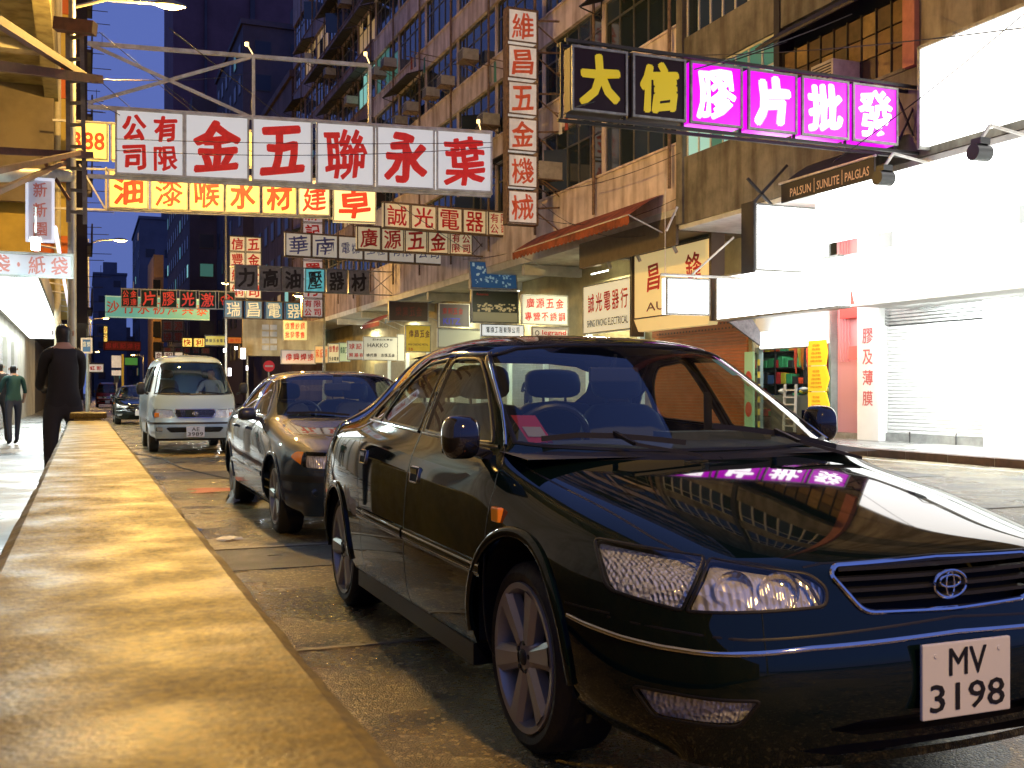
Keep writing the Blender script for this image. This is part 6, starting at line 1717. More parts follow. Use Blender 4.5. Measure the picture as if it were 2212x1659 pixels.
# ---------------------------------------------------------------- grey-blue saloon parked second
def grey_saloon(loc, label, paint):
    WT = [(-.5,.80),(-.3,.835),(0,.86),(1,.87),(2,.87),(2.8,.86),(3.2,.84),(3.6,.78)]
    def sc(y, c5z, c5x=None):
        w_ = interp(WT, y); c5x = c5x or w_-.05
        return [(c5x, y, c5z), (w_-.012, y, c5z-.10), (w_, y, .60), (w_-.006, y, .42), (w_-.03, y, .26), (w_-.12, y, .20)]
    R = []
    R.append([(0,-.76,.735),(.33,-.745,.735),(.52,-.70,.725),(.62,-.645,.715),(.68,-.585,.705),(.72,-.53,.685),(.755,-.50,.63),(.775,-.49,.53),(.778,-.49,.40),(.76,-.49,.27),(.66,-.54,.21)])
    R.append([(0,-.58,.79),(.33,-.57,.785),(.53,-.53,.775),(.63,-.48,.758),(.70,-.43,.735),(.755,-.39,.70),(.795,-.38,.64),(.815,-.37,.54),(.815,-.37,.41),(.79,-.37,.27),(.70,-.38,.21)])
    R.append([(0,-.25,.86),(.33,-.25,.856),(.55,-.25,.842),(.66,-.25,.82),(.725,-.25,.795)] + sc(-.25,.755))
    R.append([(0,.15,.925),(.33,.15,.920),(.56,.16,.905),(.68,.17,.88),(.75,.17,.855)] + sc(.15,.81))
    R.append([(0,.42,.965),(.33,.43,.962),(.55,.48,.960),(.69,.57,.962),(.765,.57,.93)] + sc(.57,.885))
    R.append([(0,.50,.985),(.33,.51,.984),(.55,.56,.984),(.69,.66,.99),(.775,.67,.95)] + sc(.67,.90))
    R.append([(0,.82,1.18),(.32,.83,1.178),(.53,.87,1.172),(.65,.94,1.165),(.785,.94,.965)] + sc(.94,.915))
    R.append([(0,1.16,1.365),(.31,1.17,1.362),(.49,1.19,1.348),(.60,1.24,1.315),(.79,1.24,.975)] + sc(1.24,.92))
    R.append([(0,1.26,1.39),(.30,1.27,1.387),(.49,1.29,1.37),(.60,1.33,1.33),(.79,1.33,.98)] + sc(1.33,.922))
    R.append([(0,1.65,1.425),(.30,1.65,1.42),(.49,1.65,1.40),(.60,1.65,1.35),(.79,1.65,.99)] + sc(1.65,.93))
    R.append([(0,2.1,1.415),(.30,2.1,1.41),(.49,2.1,1.39),(.60,2.1,1.335),(.79,2.1,1.00)] + sc(2.1,.94))
    R.append([(0,2.45,1.37),(.30,2.44,1.366),(.49,2.41,1.345),(.60,2.38,1.28),(.785,2.40,1.01)] + sc(2.4,.95))
    R.append([(0,2.75,1.22),(.30,2.74,1.218),(.50,2.70,1.20),(.63,2.64,1.14),(.77,2.66,1.01)] + sc(2.66,.95))
    R.append([(0,3.02,1.09),(.30,3.01,1.088),(.52,2.98,1.08),(.66,2.94,1.06),(.75,2.94,1.02)] + sc(2.94,.96))
    R.append([(0,3.3,1.07),(.30,3.3,1.068),(.52,3.28,1.06),(.65,3.26,1.04),(.73,3.25,1.0)] + sc(3.25,.94))
    R.append([(0,3.55,1.05),(.30,3.54,1.048),(.50,3.51,1.04),(.60,3.48,1.01),(.66,3.45,.97),(.71,3.42,.91),(.75,3.42,.82),(.78,3.42,.62),(.78,3.42,.42),(.75,3.40,.28),(.66,3.40,.22)])
    xs = [0,.33,.52,.62,.68]; zl = [None,.675,.60,.50,.35,.20]; pr = [None,-.80,-.815,-.84,-.835,-.76]; bow = [0,.018,.06,.11,.175]
    F = [[R[0][i]] + [(xs[i]*(1.02 if j in (3,4) else 1), pr[j]+bow[i], zl[j]) for j in range(1,6)] for i in range(5)] + [[R[0][5+j] for j in range(6)]]
    xr = [0,.30,.50,.60,.66]; zr = [None,.92,.78,.56,.40,.22]; pp = [None,3.60,3.60,3.65,3.64,3.55]; br = [0,.01,.04,.08,.13]
    Q = [[R[-1][i]] + [(xr[i], pp[j]-br[i], zr[j]) for j in range(1,6)] for i in range(5)] + [[R[-1][5+j] for j in range(6)]]
    sh = Shell(base_surface(R, F, Q, 2))
    A, B = AX_SIDE; YR, ZH = 2.725, .315; low = lambda c: c.x < -.5 and c.z < .9; side = lambda c: c.x < -.5
    sh.cut('void', A, B, S2(arch_poly(0, ZH, .365, 20)), low); sh.cut('void', A, B, S2(arch_poly(YR, ZH, .365, 20)), low)
    wf = rnd_poly([(.78,.985),(1.46,1.002),(1.53,1.325),(1.30,1.31),(1.10,1.21)], .03); wr = rnd_poly([(1.54,1.004),(2.22,1.022),(2.36,1.06),(2.22,1.22),(2.0,1.315),(1.61,1.325)], .05)
    for nm, w_ in (('front_side_window', wf), ('rear_side_window', wr)): sh.cut(nm, A, B, S2(w_), side)
    ws = [(-.675,.995),(-.58,.985),(-.3,.972),(.05,.968),(.05,1.362),(-.3,1.358),(-.46,1.345),(-.565,1.315),(-.63,1.15)]
    sh.cut('windscreen', *AX_FRONT, ws, lambda c: .3 < c.y < 1.35)
    sh.cut('rear_screen', *AX_REAR, [(.62,1.075),(.4,1.095),(-.05,1.10),(-.05,1.335),(.3,1.33),(.46,1.31),(.55,1.27)], lambda c: 2.3 < c.y < 3.1)
    bo = ('body',)
    fd = [(.50,.25),(.49,.86),(.60,.94),(1.08,1.245),(1.28,1.345),(1.565,1.35),(1.485,.97),(1.475,.25)]
    rd = [(1.482,.25),(1.492,.97),(1.572,1.35),(2.02,1.34),(2.28,1.22),(2.42,1.04),(2.36,.85),(2.25,.62),(2.12,.5),(2.1,.25)]
    sh.cut('front_door', A, B, S2(fd), side, only=bo); sh.cut('rear_door', A, B, S2(rd), side, only=bo)
    sh.cut('bonnet', *AX_TOP, [(.05,-1),(-.36,-1),(-.60,-.6),(-.655,-.35),(-.67,0),(-.70,.45),(-.70,.55),(-.5,.455),(-.2,.40),(.05,.395)], lambda c: c.z > .72 and c.y < .7, only=bo)
    ca, sa = cos(radians(25)), sin(radians(25)); HA, HB = V(ca,-sa,0), V(0,0,1); ha = lambda x, y: x*ca - y*sa
    hl = lambda c: c.x < -.2 and c.y < -.2 and .5 < c.z < .85
    amb = rnd_poly([(ha(-.685,-.60),.715),(ha(-.695,-.59),.615),(ha(-.70,-.57),.625),(ha(-.755,-.44),.675),(ha(-.73,-.5),.715)], [.01,.02,.04,.04,.03])
    mn = rnd_poly([(ha(-.675,-.60),.718),(ha(-.685,-.60),.598),(ha(-.48,-.73),.588),(ha(-.40,-.76),.605),(ha(-.30,-.79),.592),(ha(-.20,-.80),.610),(ha(-.20,-.80),.715)], [.01,.03,.04,.03,.04,.03,.02])
    sh.cut('headlamp', HA, HB, mn, hl); sh.cut('corner_lamp', HA, HB, amb, hl)
    fr = lambda c: c.y < -.3
    sh.cut('intake', *AX_FRONT, rnd_poly([(.05,.26),(-.38,.265),(-.44,.275),(-.30,.345),(.05,.35)], .02), fr)
    sh.cut('grille_opening', *AX_FRONT, rnd_poly([(-.03,.61),(-.14,.61),(-.165,.70),(-.14,.725),(-.03,.725)], .02), fr)
    sh.cut('bumper_rubber', *AX_FRONT, [(.05,.478),(-.90,.478),(-.90,.530),(.05,.530)], lambda c: c.y < -.33)
    root = thing('parked_car', label, 'car', loc, 0, 'cars and vans parked along the kerb')
    P = lambda nm, me, m, par=root, **k: part(nm, me, m, par, local=True, **k)
    for nm in ('body','bonnet'):
        me = sh.piece(nm); me.materials.append(paint); P(nm, me, paint)
    me = sh.piece('bumper_rubber', -.004); me.materials.append(M_blackp); P('bumper_rubber', me, M_blackp)
    for nm in ('windscreen','rear_screen'):
        me = sh.piece(nm, .003); me.materials.append(M_wind); P(nm, me, M_wind)
    for sd in (-1, 1):
        dd = {}
        for nm in ('front_door','rear_door'):
            me = sh.piece(nm, 0, 'one', sd); me.materials.append(paint); dd[nm] = P(nm, me, paint)
        for nm, pr_ in (('front_side_window','front_door'),('rear_side_window','rear_door')):
            me = sh.piece(nm, .004, 'one', sd); me.materials.append(M_side); P(nm, me, M_side, dd[pr_])
        for nm, y in (('front_door',1.36),('rear_door',2.20)):
            h = sh.hit(A, B, -y, .86); mb = MB(); mb.box(h.x-.035, h.x-.012, y-.09, y+.07, .848, .872); mb.box(h.x-.02,h.x+.01,y-.09,y-.07,.848,.872); mb.box(h.x-.02,h.x+.01,y+.05,y+.07,.848,.872)
            P('door_handle', mb if sd < 0 else flipx(mb), paint, dd[nm])
        for poly, pr_ in ((wf,'front_door'),(wr,'rear_door')):
            mb = MB(); sh.ribbon(mb, sh.line(A, B, S2(poly), closed=True, step=.04), .022, .006, closed=True)
            P('window_seal', mb if sd < 0 else flipx(mb), M_chrome, dd[pr_], smooth=True)
        me = sh.piece('headlamp', -.001, 'one', sd); me.materials.append(M_lens); o = P('headlamp', me, M_lens)
        me = sh.piece('headlamp', .04, 'one', sd); me.materials.append(M_refl); me.name = 'reflector'; P('reflector', me, M_refl, o)
        me = sh.piece('corner_lamp', -.002, 'one', sd); me.materials.append(M_amber); P('corner_lamp', me, M_amber)
        h = sh.hit(*AX_FRONT, -.60, .385); mb = MB(); lathe(mb, [(-.006,.0),(-.008,.03),(.0,.045),(.02,.045)], 20)
        mb.v = [(y_ + h.x, x_ + h.y, z_ + h.z) for x_, y_, z_ in mb.v]; P('fog_lamp', mb if sd < 0 else flipx(mb), M_lens, smooth=True)
        mirror_box(root, sd*.92, .86, 1.00, sd, mat('mirror_grey', (.03,.035,.045), .3, coat=1), .085, .075, .06)
    me = sh.piece('grille_opening', .02); me.materials.append(M_under); g = P('grille', me, M_under)
    me = sh.piece('intake', .03); me.materials.append(M_under); me.name = 'lower_intake'; P('lower_intake', me, M_under)
    mb = MB()
    for path in (fd, rd): sh.ribbon(mb, sh.line(A, B, S2(path), step=.05), .008, .001)
    sh.ribbon(mb, sh.line(*AX_TOP, [(-.36,-.74),(-.60,-.6),(-.655,-.35),(-.67,0),(-.70,.45)], step=.05), .009, .001)
    sh.ribbon(mb, sh.line(*AX_FRONT, [(-.70,.565),(-.4,.562),(0,.565)], step=.04), .008, .001)
    P('panel_gaps', both(mb), M_seal)['kind'] = 'stuff'
    mb = MB(); sh.ribbon(mb, sh.line(A, B, S2([(.40,.48),(2.35,.50)]), step=.1), .05, .015)
    P('side_moulding', mb, paint, smooth=True); P('side_moulding', flipx(mb), paint, smooth=True)
    mb = MB()
    for cy in (0, YR):
        pts = [h for h in (sh.hit(A, B, -(cy+.37*cos(pi*k/24)), ZH+.37*sin(pi*k/24)) for k in range(25)) if h is not None and h.x < -.5]
        sh.ribbon(mb, pts, .03, .012)
    part_islands('arch_lip', both(mb), paint, root, smooth=True)
    ub = MB(); ub.box(-.72,.72,-.30,3.2,.17,.30); ub.box(-.55,.55,-.7,-.3,.22,.5); ub.box(-.42,.42,-.3,3.1,.3,.5)
    for cy in (0, YR):
        for s in (-1, 1): ub.box(s*.45, s*.47, cy-.38, cy+.38, .3, .70)
    P('underbody', ub, M_under)
    add_wheels(root, .80, (0, YR), ZH, 'alloy_b', .235, .20, 5, ang=(.5,.2,.8,.1))
    for x0, x1 in ((-.05,-.60),(.6,.05)):
        mb = MB(); p = [sh.hit(*AX_TOP, x0+(x1-x0)*t, .46+.08*t+abs(x0+(x1-x0)*t)*.12) + V(0,-.012,.012) for t in (0,.5,1)]
        for q, r_ in zip(p, p[1:]): mb.bar(q, r_, .014, .02)
        P('wiper', mb, M_blackp)
    mb = MB(); 
    for k in range(22): mb.box(-.42+.04*k, -.395+.04*k, .345, .375, sh.hit(*AX_TOP, -.4+.04*k, .36).z-.004, sh.hit(*AX_TOP, -.4+.04*k, .36).z+.0015)
    P('scuttle_vent', mb, M_seal)['kind'] = 'stuff'
    cb = MB(); cb.box(-.70,.70,.7,2.7,.34,.37); P('cabin_floor', cb, M_innerd)
    da = MB(); da.add([(-.72,.50,.93),(.72,.50,.93),(.72,1.08,.96),(-.72,1.08,.96),(-.7,1.15,.6),(.7,1.15,.6)], [(0,1,2,3),(3,2,5,4)]); P('dashboard', da, M_innerd)
    for x in (-.36,.36):
        se = MB(); seat(se, x, 1.55, .46, .5); P('front_seat', se, M_inner, smooth=True)
    se = MB(); seat(se, -.34, 2.25, .48, .6); seat(se, .34, 2.25, .48, .6); P('rear_seat', se, M_inner, smooth=True)
    steering(root, -.36, 1.12, .95)
    rm = MB(); rm.box(-.13,.13,1.17,1.195,1.215,1.285); rm.bar((0,1.2,1.27),(0,1.2,1.37),.09,.05); P('rear_view_mirror', rm, M_blackp, bevel=.006)
    plate(root, 0, sh.hit(*AX_FRONT, 0, .42).y-.012, .42, '', '', .30, .10) if False else None
    return root
PAINT_B = mat('paint_slate_blue', (.014,.026,.048), .5, metal=.0, spec=.2, coat=1.0)
grey_saloon((2.32, 9.17, 0), 'slate grey saloon with one amber lamp showing, parked in front of the pale van', PAINT_B)

# ---------------------------------------------------------------- pale silver van
def make_van(loc, label, paint, l1, l2):
    W_ = .845
    def sc(y, w, top):   # side columns from the belt down
        return [(w-.015, y, top), (w, y, .98), (w+.004, y, .78), (w, y, .52), (w-.02, y, .34), (w-.10, y, .30)]
    R = []
    def row(y0, zc, ye, wr, zr, wb, belt=1.16, ys=None):
        ys = ye if ys is None else ys
        return [(0,y0,zc),(.32,y0+(ye-y0)*.12,zc-.006),(.55,y0+(ye-y0)*.4,zc-.02),(wr-.03,ye,zr),(wb-.035,ys,belt)] + sc(ys, wb, belt-.06)
    R.append(row(-1.02, 1.03, -.90, .74, 1.01, .79, .96, -.78))
    R[0][4] = (.765,-.84,.97); R[0][5] = (.785,-.76,.94)
    R.append([(0,-.98,1.12),(.32,-.965,1.12),(.55,-.93,1.125),(.72,-.86,1.13),(.79,-.74,1.10)] + sc(-.62,.82,1.06))
    R.append([(0,-.92,1.22),(.32,-.905,1.22),(.54,-.87,1.225),(.70,-.79,1.22),(.795,-.64,1.14)] + sc(-.5,.83,1.08))
    R.append([(0,-.62,1.66),(.32,-.605,1.66),(.52,-.57,1.65),(.65,-.48,1.62),(.80,-.36,1.15)] + sc(-.3,.84,1.09))
    R.append([(0,-.42,1.86),(.32,-.40,1.855),(.50,-.36,1.84),(.625,-.27,1.78),(.805,-.1,1.15)] + sc(0,.845,1.09))
    R.append([(0,-.22,1.94),(.32,-.20,1.935),(.50,-.15,1.915),(.63,-.05,1.85),(.81,.1,1.15)] + sc(.2,.845,1.09))
    for y in (.9,1.9,2.9): R.append([(0,y,1.985),(.32,y,1.98),(.50,y,1.955),(.64,y,1.88),(.81,y,1.15)] + sc(y,.845,1.09))
    R.append([(0,3.45,1.95),(.32,3.45,1.945),(.50,3.44,1.92),(.63,3.42,1.84),(.80,3.46,1.15)] + sc(3.46,.835,1.09))
    xs = [0,.32,.55,.70,.75]; zl = [None,.90,.76,.62,.46,.30]; pr = [None,-1.06,-1.09,-1.13,-1.14,-1.05]; bow = [0,.015,.05,.11,.16]
    F = [[R[0][i]] + [(xs[i]*(1.01 if j in (3,4) else 1), pr[j]+bow[i], zl[j]) for j in range(1,6)] for i in range(5)] + [[(R[0][5+j][0]-.02, R[0][5+j][1]-.10, R[0][5+j][2]) for j in range(6)]]
    R[0] = R[0][:5] + [F[5][j] for j in range(6)]
    xr = [0,.30,.50,.62,.75]; zr = [None,1.6,1.2,.8,.5,.3]
    Q = [[R[-1][i]] + [(xr[i], 3.55, zr[j]) for j in range(1,6)] for i in range(5)] + [[R[-1][5+j] for j in range(6)]]
    sh = Shell(base_surface(R, F, Q, 2))
    A, B = AX_SIDE; side = lambda c: c.x < -.5; ZH = .31; YR = 2.33
    for cy in (0, YR): sh.cut('void', A, B, S2(arch_poly(cy, ZH, .36, 18)), lambda c: c.x < -.5 and c.z < .95)
    wins = [rnd_poly([(-.34,1.20),(.62,1.20),(.62,1.72),(-.02,1.72),(-.14,1.62)], .05), rnd_poly([(.72,1.20),(2.0,1.20),(2.0,1.74),(.72,1.74)], .06), rnd_poly([(2.1,1.20),(3.3,1.20),(3.3,1.72),(2.1,1.72)], .06)]
    for w_ in wins: sh.cut('side_window', A, B, S2(w_), side)
    ws = [(-.735,1.17),(-.5,1.155),(.05,1.15),(.05,1.80),(-.3,1.80),(-.50,1.785),(-.60,1.74),(-.665,1.5)]
    sh.cut('windscreen', *AX_FRONT, rnd_poly(ws, [.04,0,0,0,0,.03,.04,0]), lambda c: c.y < .1)
    fr = lambda c: c.y < -.5
    hlp = rnd_poly([(-.37,.70),(-.42,.86),(-.745,.875),(-.785,.80),(-.76,.70)], .03)
    sh.cut('headlamp', *AX_FRONT, hlp, fr)
    sh.cut('grille_opening', *AX_FRONT, rnd_poly([(.05,.70),(-.33,.70),(-.385,.80),(-.37,.865),(.05,.865)], .02), fr)
    sh.cut('intake', *AX_FRONT, rnd_poly([(.05,.42),(-.46,.42),(-.54,.50),(-.5,.52),(.05,.52)], .02), fr)
    sh.cut('bumper_rubber', *AX_FRONT, [(.05,.575),(-.95,.575),(-.95,.615),(.05,.615)], lambda c: c.y < -.4)
    sh.cut('fog_lamp', *AX_FRONT, rnd_poly([(-.60,.44),(-.60,.52),(-.72,.52),(-.72,.44)], .02), fr)
    root = thing('parked_van', label, 'van', loc, 0, 'cars and vans parked along the kerb')
    P = lambda nm, me, m, par=root, **k: part(nm, me, m, par, local=True, **k)
    me = sh.piece('body'); me.materials.append(paint); P('body', me, paint)
    me = sh.piece('windscreen', .004); me.materials.append(M_wind); P('windscreen', me, M_wind)
    me = sh.piece('bumper_rubber', -.008); me.materials.append(M_blackp); P('bumper_rubber', me, M_blackp)
    for nm, ins, m in (('grille_opening',.04,M_under),('intake',.03,M_under)):
        me = sh.piece(nm, ins); me.materials.append(m); nn = {'grille_opening':'grille','intake':'lower_intake'}[nm]; me.name = nn; g = P(nn, me, m)
        if nn == 'grille':
            for z in (.72,.745,.77,.795,.82,.845):
                mb = MB(); pts = sh.line(*AX_FRONT, [(-.33-(z-.70)*.3, z),(0,z)], step=.08); pts += [V(-p.x,p.y,p.z) for p in reversed(pts[:-1])]
                for p, q in zip(pts, pts[1:]): mb.bar(p+V(0,.01,0), q+V(0,.01,0), .02, .007)
                P('grille_bar', mb, M_chrome, g)
            mb = MB(); sh.ribbon(mb, sh.line(*AX_FRONT, rnd_poly([(0,.70),(-.33,.70),(-.385,.80),(-.37,.865),(0,.865)], [0,.02,.02,.02,0]), step=.03), .018, .012); P('grille_frame', both(mb), M_chrome, g, smooth=True)
            mb = MB(); y = sh.hit(*AX_FRONT, 0, .78).y - .01
            for rx, rz_, zz in ((.05,.035,.785),(.02,.033,.785),(.033,.015,.792)): mb.tube([(rx*cos(a), y, zz+rz_*sin(a)) for a in [2*pi*k/20 for k in range(21)]], .005, 6, cap=False)
            P('emblem', mb, M_chrome, g, smooth=True)
    for sd in (-1, 1):
        me = sh.piece('side_window', .006, 'one', sd); me.materials.append(M_side); P('side_window', me, M_side)
        for nm in ('headlamp','fog_lamp'):
            me = sh.piece(nm, -.001, 'one', sd); me.materials.append(M_lens); o = P(nm, me, M_lens)
            me = sh.piece(nm, .03, 'one', sd); me.materials.append(M_refl); me.name = 'reflector'; P('reflector', me, M_refl, o)
        h = sh.hit(*AX_FRONT, -.70, .76); mb = MB(); mb.box(h.x-.05,h.x+.04,h.y+.005,h.y+.03,.715,.80)
        P('indicator', mb if sd < 0 else flipx(mb), M_amber, o, bevel=.005)
        mirror_box(root, sd*.98, -.62, 1.27, sd, M_blackp, .085, .05, .12)
        mb = MB(); sh.ribbon(mb, sh.line(A, B, S2([(-.60,.62),(.65,.62)]), step=.1) , .04, .01); sh.ribbon(mb, sh.line(A, B, S2([(.68,.32),(.68,1.85)]), step=.1), .01, .001); sh.ribbon(mb, sh.line(A, B, S2([(2.05,.45),(2.05,1.85)]), step=.1), .01, .001)
        P('side_trim', mb if sd < 0 else flipx(mb), M_blackp)
    mb = MB(); half = [(0,1.15),(-.5,1.155),(-.735,1.17),(-.665,1.5),(-.60,1.74),(-.50,1.785),(0,1.80)]; sh.ribbon(mb, sh.line(*AX_FRONT, half, step=.05), .03, .008); P('windscreen_seal', both(mb), M_seal)
    mb = MB()
    for k in range(9):
        x = -.44+.11*k; sh.ribbon(mb, sh.line(*AX_TOP, [(x,-.2),(x,3.2)], step=.3), .03, .006)
    P('roof_ribs', mb, paint)['kind'] = 'stuff'
    ub = MB(); ub.box(-.70,.70,-.9,3.3,.25,.40); ub.box(-.40,.40,-.5,3.2,.4,.6)
    for cy in (0, YR):
        for s in (-1,1): ub.box(s*.48,s*.50,cy-.38,cy+.38,.3,.7)
    P('underbody', ub, M_under)
    add_wheels(root, .80, (0, YR), ZH, 'steel', .20, .18, 8, 'steel')
    for x0, x1 in ((-.08,-.58),(.55,.08)):
        mb = MB(); pts = sh.line(*AX_FRONT, [(x0,1.165),(x1,1.20)], step=.2, lift=.012)
        for q, r_ in zip(pts, pts[1:]): mb.bar(q, r_, .02, .02)
        P('wiper', mb, M_blackp)
    cb = MB(); cb.box(-.72,.72,-.8,3.3,.5,.53); cb.box(-.74,.74,-.80,-.45,.9,1.13); P('dashboard', cb, M_innerd)
    for x in (-.42,.42):
        se = MB(); seat(se, x, .15, .82, .5); P('front_seat', se, M_inner, smooth=True)
    steering(root, -.42, -.38, 1.12, .2)
    y = sh.hit(*AX_FRONT, 0, .46).y
    plate(root, 0, y-.02, .43, l1, l2, .34, .20)
    return root
PAINT_C = mat('paint_pale_silver', (.34,.47,.58), .3, metal=.15, spec=.5, coat=.8)
van = make_van((2.02, 22.6, 0), 'pale blue grey van facing the camera with a driver inside, plate AE 3989', PAINT_C, 'AE', '3989')
# further along the kerb
def swapper(paint):
    def f(c):
        for sl in c.material_slots:
            pass
        if c.data and c.data.materials and c.data.materials[0] in (PAINT_A, PAINT_C):
            c.material_slots[0].link = 'OBJECT'; c.material_slots[0].material = paint
    return f
def strip_lettering(root):
    def rec(o):
        for c in [x for x in bpy.data.objects if x.parent == o]:
            rec(c)
            if c.name.split('.')[0] == 'lettering': bpy.data.objects.remove(c)
    rec(root)
saloon['group'] = 'cars and vans parked along the kerb'
far_car = dup(saloon, (1.92, 42.5, 0), 0, 'black saloon car parked behind the pale van, only its near side showing', None)
strip_lettering(far_car)
RED = mat('paint_red', (.30,.03,.02), .3, coat=.6)
far_van = dup(van, (1.75, 90, 0), 0, 'small red light bus far down the road behind the black saloon', swapper(RED))
strip_lettering(far_van); far_van.name = 'light_bus'; far_van['category'] = 'minibus'; far_van['group'] = 'far traffic'
# ================================================================ people
def figure(name, label, loc, rz, joints, edges, radii, clothes, group=None, sub=2):
    """one continuous body grown over a skeleton; clothes: list of (name, predicate, material) split by height zones through material index"""
    me = bpy.data.meshes.new(name); me.from_pydata([joints[k] for k in joints], [(list(joints).index(a), list(joints).index(b)) for a, b in edges], [])
    o = bpy.data.objects.new(name, me); C.objects.link(o)
    sk = o.modifiers.new('k', 'SKIN'); 
    for v, k in zip(me.skin_vertices[0].data, joints): r = radii[k]; v.radius = r if isinstance(r, tuple) else (r, r)
    me.skin_vertices[0].data[0].use_root = True
    o.modifiers.new('s', 'SUBSURF').levels = sub
    e = bpy.data.meshes.new_from_object(o.evaluated_get(bpy.context.evaluated_depsgraph_get()))
    bpy.data.objects.remove(o)
    e.polygons.foreach_set('use_smooth', [True]*len(e.polygons))
    for m in [c[1] for c in clothes]: e.materials.append(m)
    for p in e.polygons:
        c = p.center
        for i, (f, m) in enumerate(clothes):
            if f(c): p.material_index = i; break
    e.name = name
    ob = bpy.data.objects.new(name, e); C.objects.link(ob); ob.location = loc; ob.rotation_euler = (0,0,rz)
    ob['label'] = label; ob['category'] = 'person'
    if group: ob['group'] = group
    OFF[ob] = Vector((0,0,0))
    return ob
def standing(h=1.72, stride=.0, armL=0., armR=0., cross=False, lean=0.):
    s = h/1.72
    J = dict(pelvis=(0,0,.96), waist=(0,0,1.10), chest=(0,-lean,1.30), neck0=(0,-lean,1.44), neck=(0,-lean-.01,1.50), head=(0,-lean-.02,1.60), crown=(0,-lean-.01,1.69),
      lhip=(-.10,0,.90), lknee=(-.11,-stride*.5,.50), lank=(-.11,stride*.1-stride,.09), ltoe=(-.12,-.16-stride,.04),
      rhip=(.10,0,.90), rknee=(.11,stride*.35,.50), rank=(.11,stride,.10), rtoe=(.12,-.14+stride,.04),
      lsh=(-.18,-lean,1.40), lelb=(-.25,.02-armL*.2,1.12), lwr=(-.26,-.08-armL*.35,.88+armL*.25), lhand=(-.26,-.12-armL*.4,.80+armL*.3),
      rsh=(.18,-lean,1.40), relb=(.25,.02-armR*.2,1.12), rwr=(.26,-.08-armR*.35,.88+armR*.25), rhand=(.26,-.12-armR*.4,.80+armR*.3))
    if cross: J['lwr'] = (-.02,-.20,1.14); J['lhand'] = (.07,-.20,1.16); J['rwr'] = (.02,-.22,1.16); J['rhand'] = (-.07,-.22,1.18); J['lelb'] = (-.25,-.06,1.10); J['relb'] = (.25,-.06,1.12)
    E = [('pelvis','waist'),('waist','chest'),('chest','neck0'),('neck0','neck'),('neck','head'),('head','crown'),('pelvis','lhip'),('lhip','lknee'),('lknee','lank'),('lank','ltoe'),('pelvis','rhip'),('rhip','rknee'),('rknee','rank'),('rank','rtoe'),
      ('neck0','lsh'),('lsh','lelb'),('lelb','lwr'),('lwr','lhand'),('neck0','rsh'),('rsh','relb'),('relb','rwr'),('rwr','rhand')]
    R = dict(pelvis=(.15,.11), waist=(.135,.10), chest=(.165,.115), neck0=(.09,.07), neck=.05, head=(.078,.095), crown=(.06,.07), lhip=.09, lknee=.062, lank=.042, ltoe=.035, rhip=.09, rknee=.062, rank=.042, rtoe=.035,
      lsh=.062, lelb=.042, lwr=.030, lhand=.035, rsh=.062, relb=.042, rwr=.030, rhand=.035)
    J = {k: (x*s, y*s, z*s) for k, (x, y, z) in J.items()}; R = {k: (tuple(q*s for q in r) if isinstance(r, tuple) else r*s) for k, r in R.items()}
    return J, E, R
SKIN = mat('skin', (.38,.23,.16), .55); SKIND = SKIN; HAIR = mat('hair_black', (.008,.007,.007), .5)
def dress(s, top, bottom, shoe, sleeve=1.1):
    return [(lambda c: (c.z > 1.52*s and c.y > -.02*s) or c.z > 1.66*s, HAIR), (lambda c: c.z > 1.47*s, SKIN), (lambda c: abs(c.x) > .20*s and c.z < sleeve*s and c.z > .6*s, SKIN),
            (lambda c: c.z > .95*s, top), (lambda c: c.z > .10*s, bottom), (lambda c: True, shoe)]
def face(o, s, y0=0.):
    """eyes, nose, mouth, ears as one small child each side of the head front"""
    h = MB()
    for sx in (-1, 1): h.cyl((sx*.03*s, (-.105)*s+y0, 1.612*s), .010*s, .012*s, 8, 'y')
    h.box(-.02*s,.02*s,-.108*s+y0,-.098*s+y0,1.558*s,1.566*s)
    part('eyes_and_mouth', h, mat('face_dark', (.05,.02,.02), .5), o, local=True)
    n = MB(); n.add([(-.014*s,-.10*s+y0,1.58*s),(.014*s,-.10*s+y0,1.58*s),(0,-.128*s+y0,1.583*s),(0,-.10*s+y0,1.615*s)], [(0,1,2),(0,2,3),(1,3,2)])
    for sx in (-1, 1): n.box(sx*.080*s, sx*.092*s, -.03*s+y0, .0+y0, 1.585*s, 1.63*s)
    part('nose_and_ears', n, SKIN, o, local=True)
BLKC = mat('cloth_black', (.008,.008,.010), .8); BLKP = mat('cloth_charcoal', (.015,.015,.018), .8); TEALC = mat('cloth_dark_teal', (.01,.06,.06), .8); JEAN = mat('cloth_dark_jeans', (.02,.03,.06), .8)
J, E, R = standing(1.74, .02, .9, .9)
for k in ('chest','waist'): R[k] = (R[k][0]*.95, R[k][1]*1.2)
for k, x in (('lsh',-.15),('lelb',-.17),('lwr',-.12),('lhand',-.09),('rsh',.15),('relb',.18),('rwr',.12),('rhand',.08)): J[k] = (x, J[k][1], J[k][2])
m1 = figure('person', 'person in black clothes standing beyond the parapet end with forearms raised', (-.17, 10.6, .12), radians(190), J, E, R, dress(1.01, BLKC, BLKP, BLKC, .9)); face(m1, 1.01)
J, E, R = standing(1.66, .16, .3, .5)
m2 = figure('person', 'person in a dark teal top walking on the left pavement', (-1.32, 23.9, .12), radians(200), J, E, R, dress(.965, TEALC, JEAN, BLKC)); face(m2, .965)
J, E, R = standing(1.72, .12, .5, .2)
m3 = figure('person', 'person in a black top at the left picture edge walking beside the teal one', (-1.62, 24.6, .12), radians(170), J, E, R, dress(1.0, BLKC, BLKP, BLKC)); face(m3, 1.0)
J, E, R = standing(1.7, 0, 0, 0, cross=True)
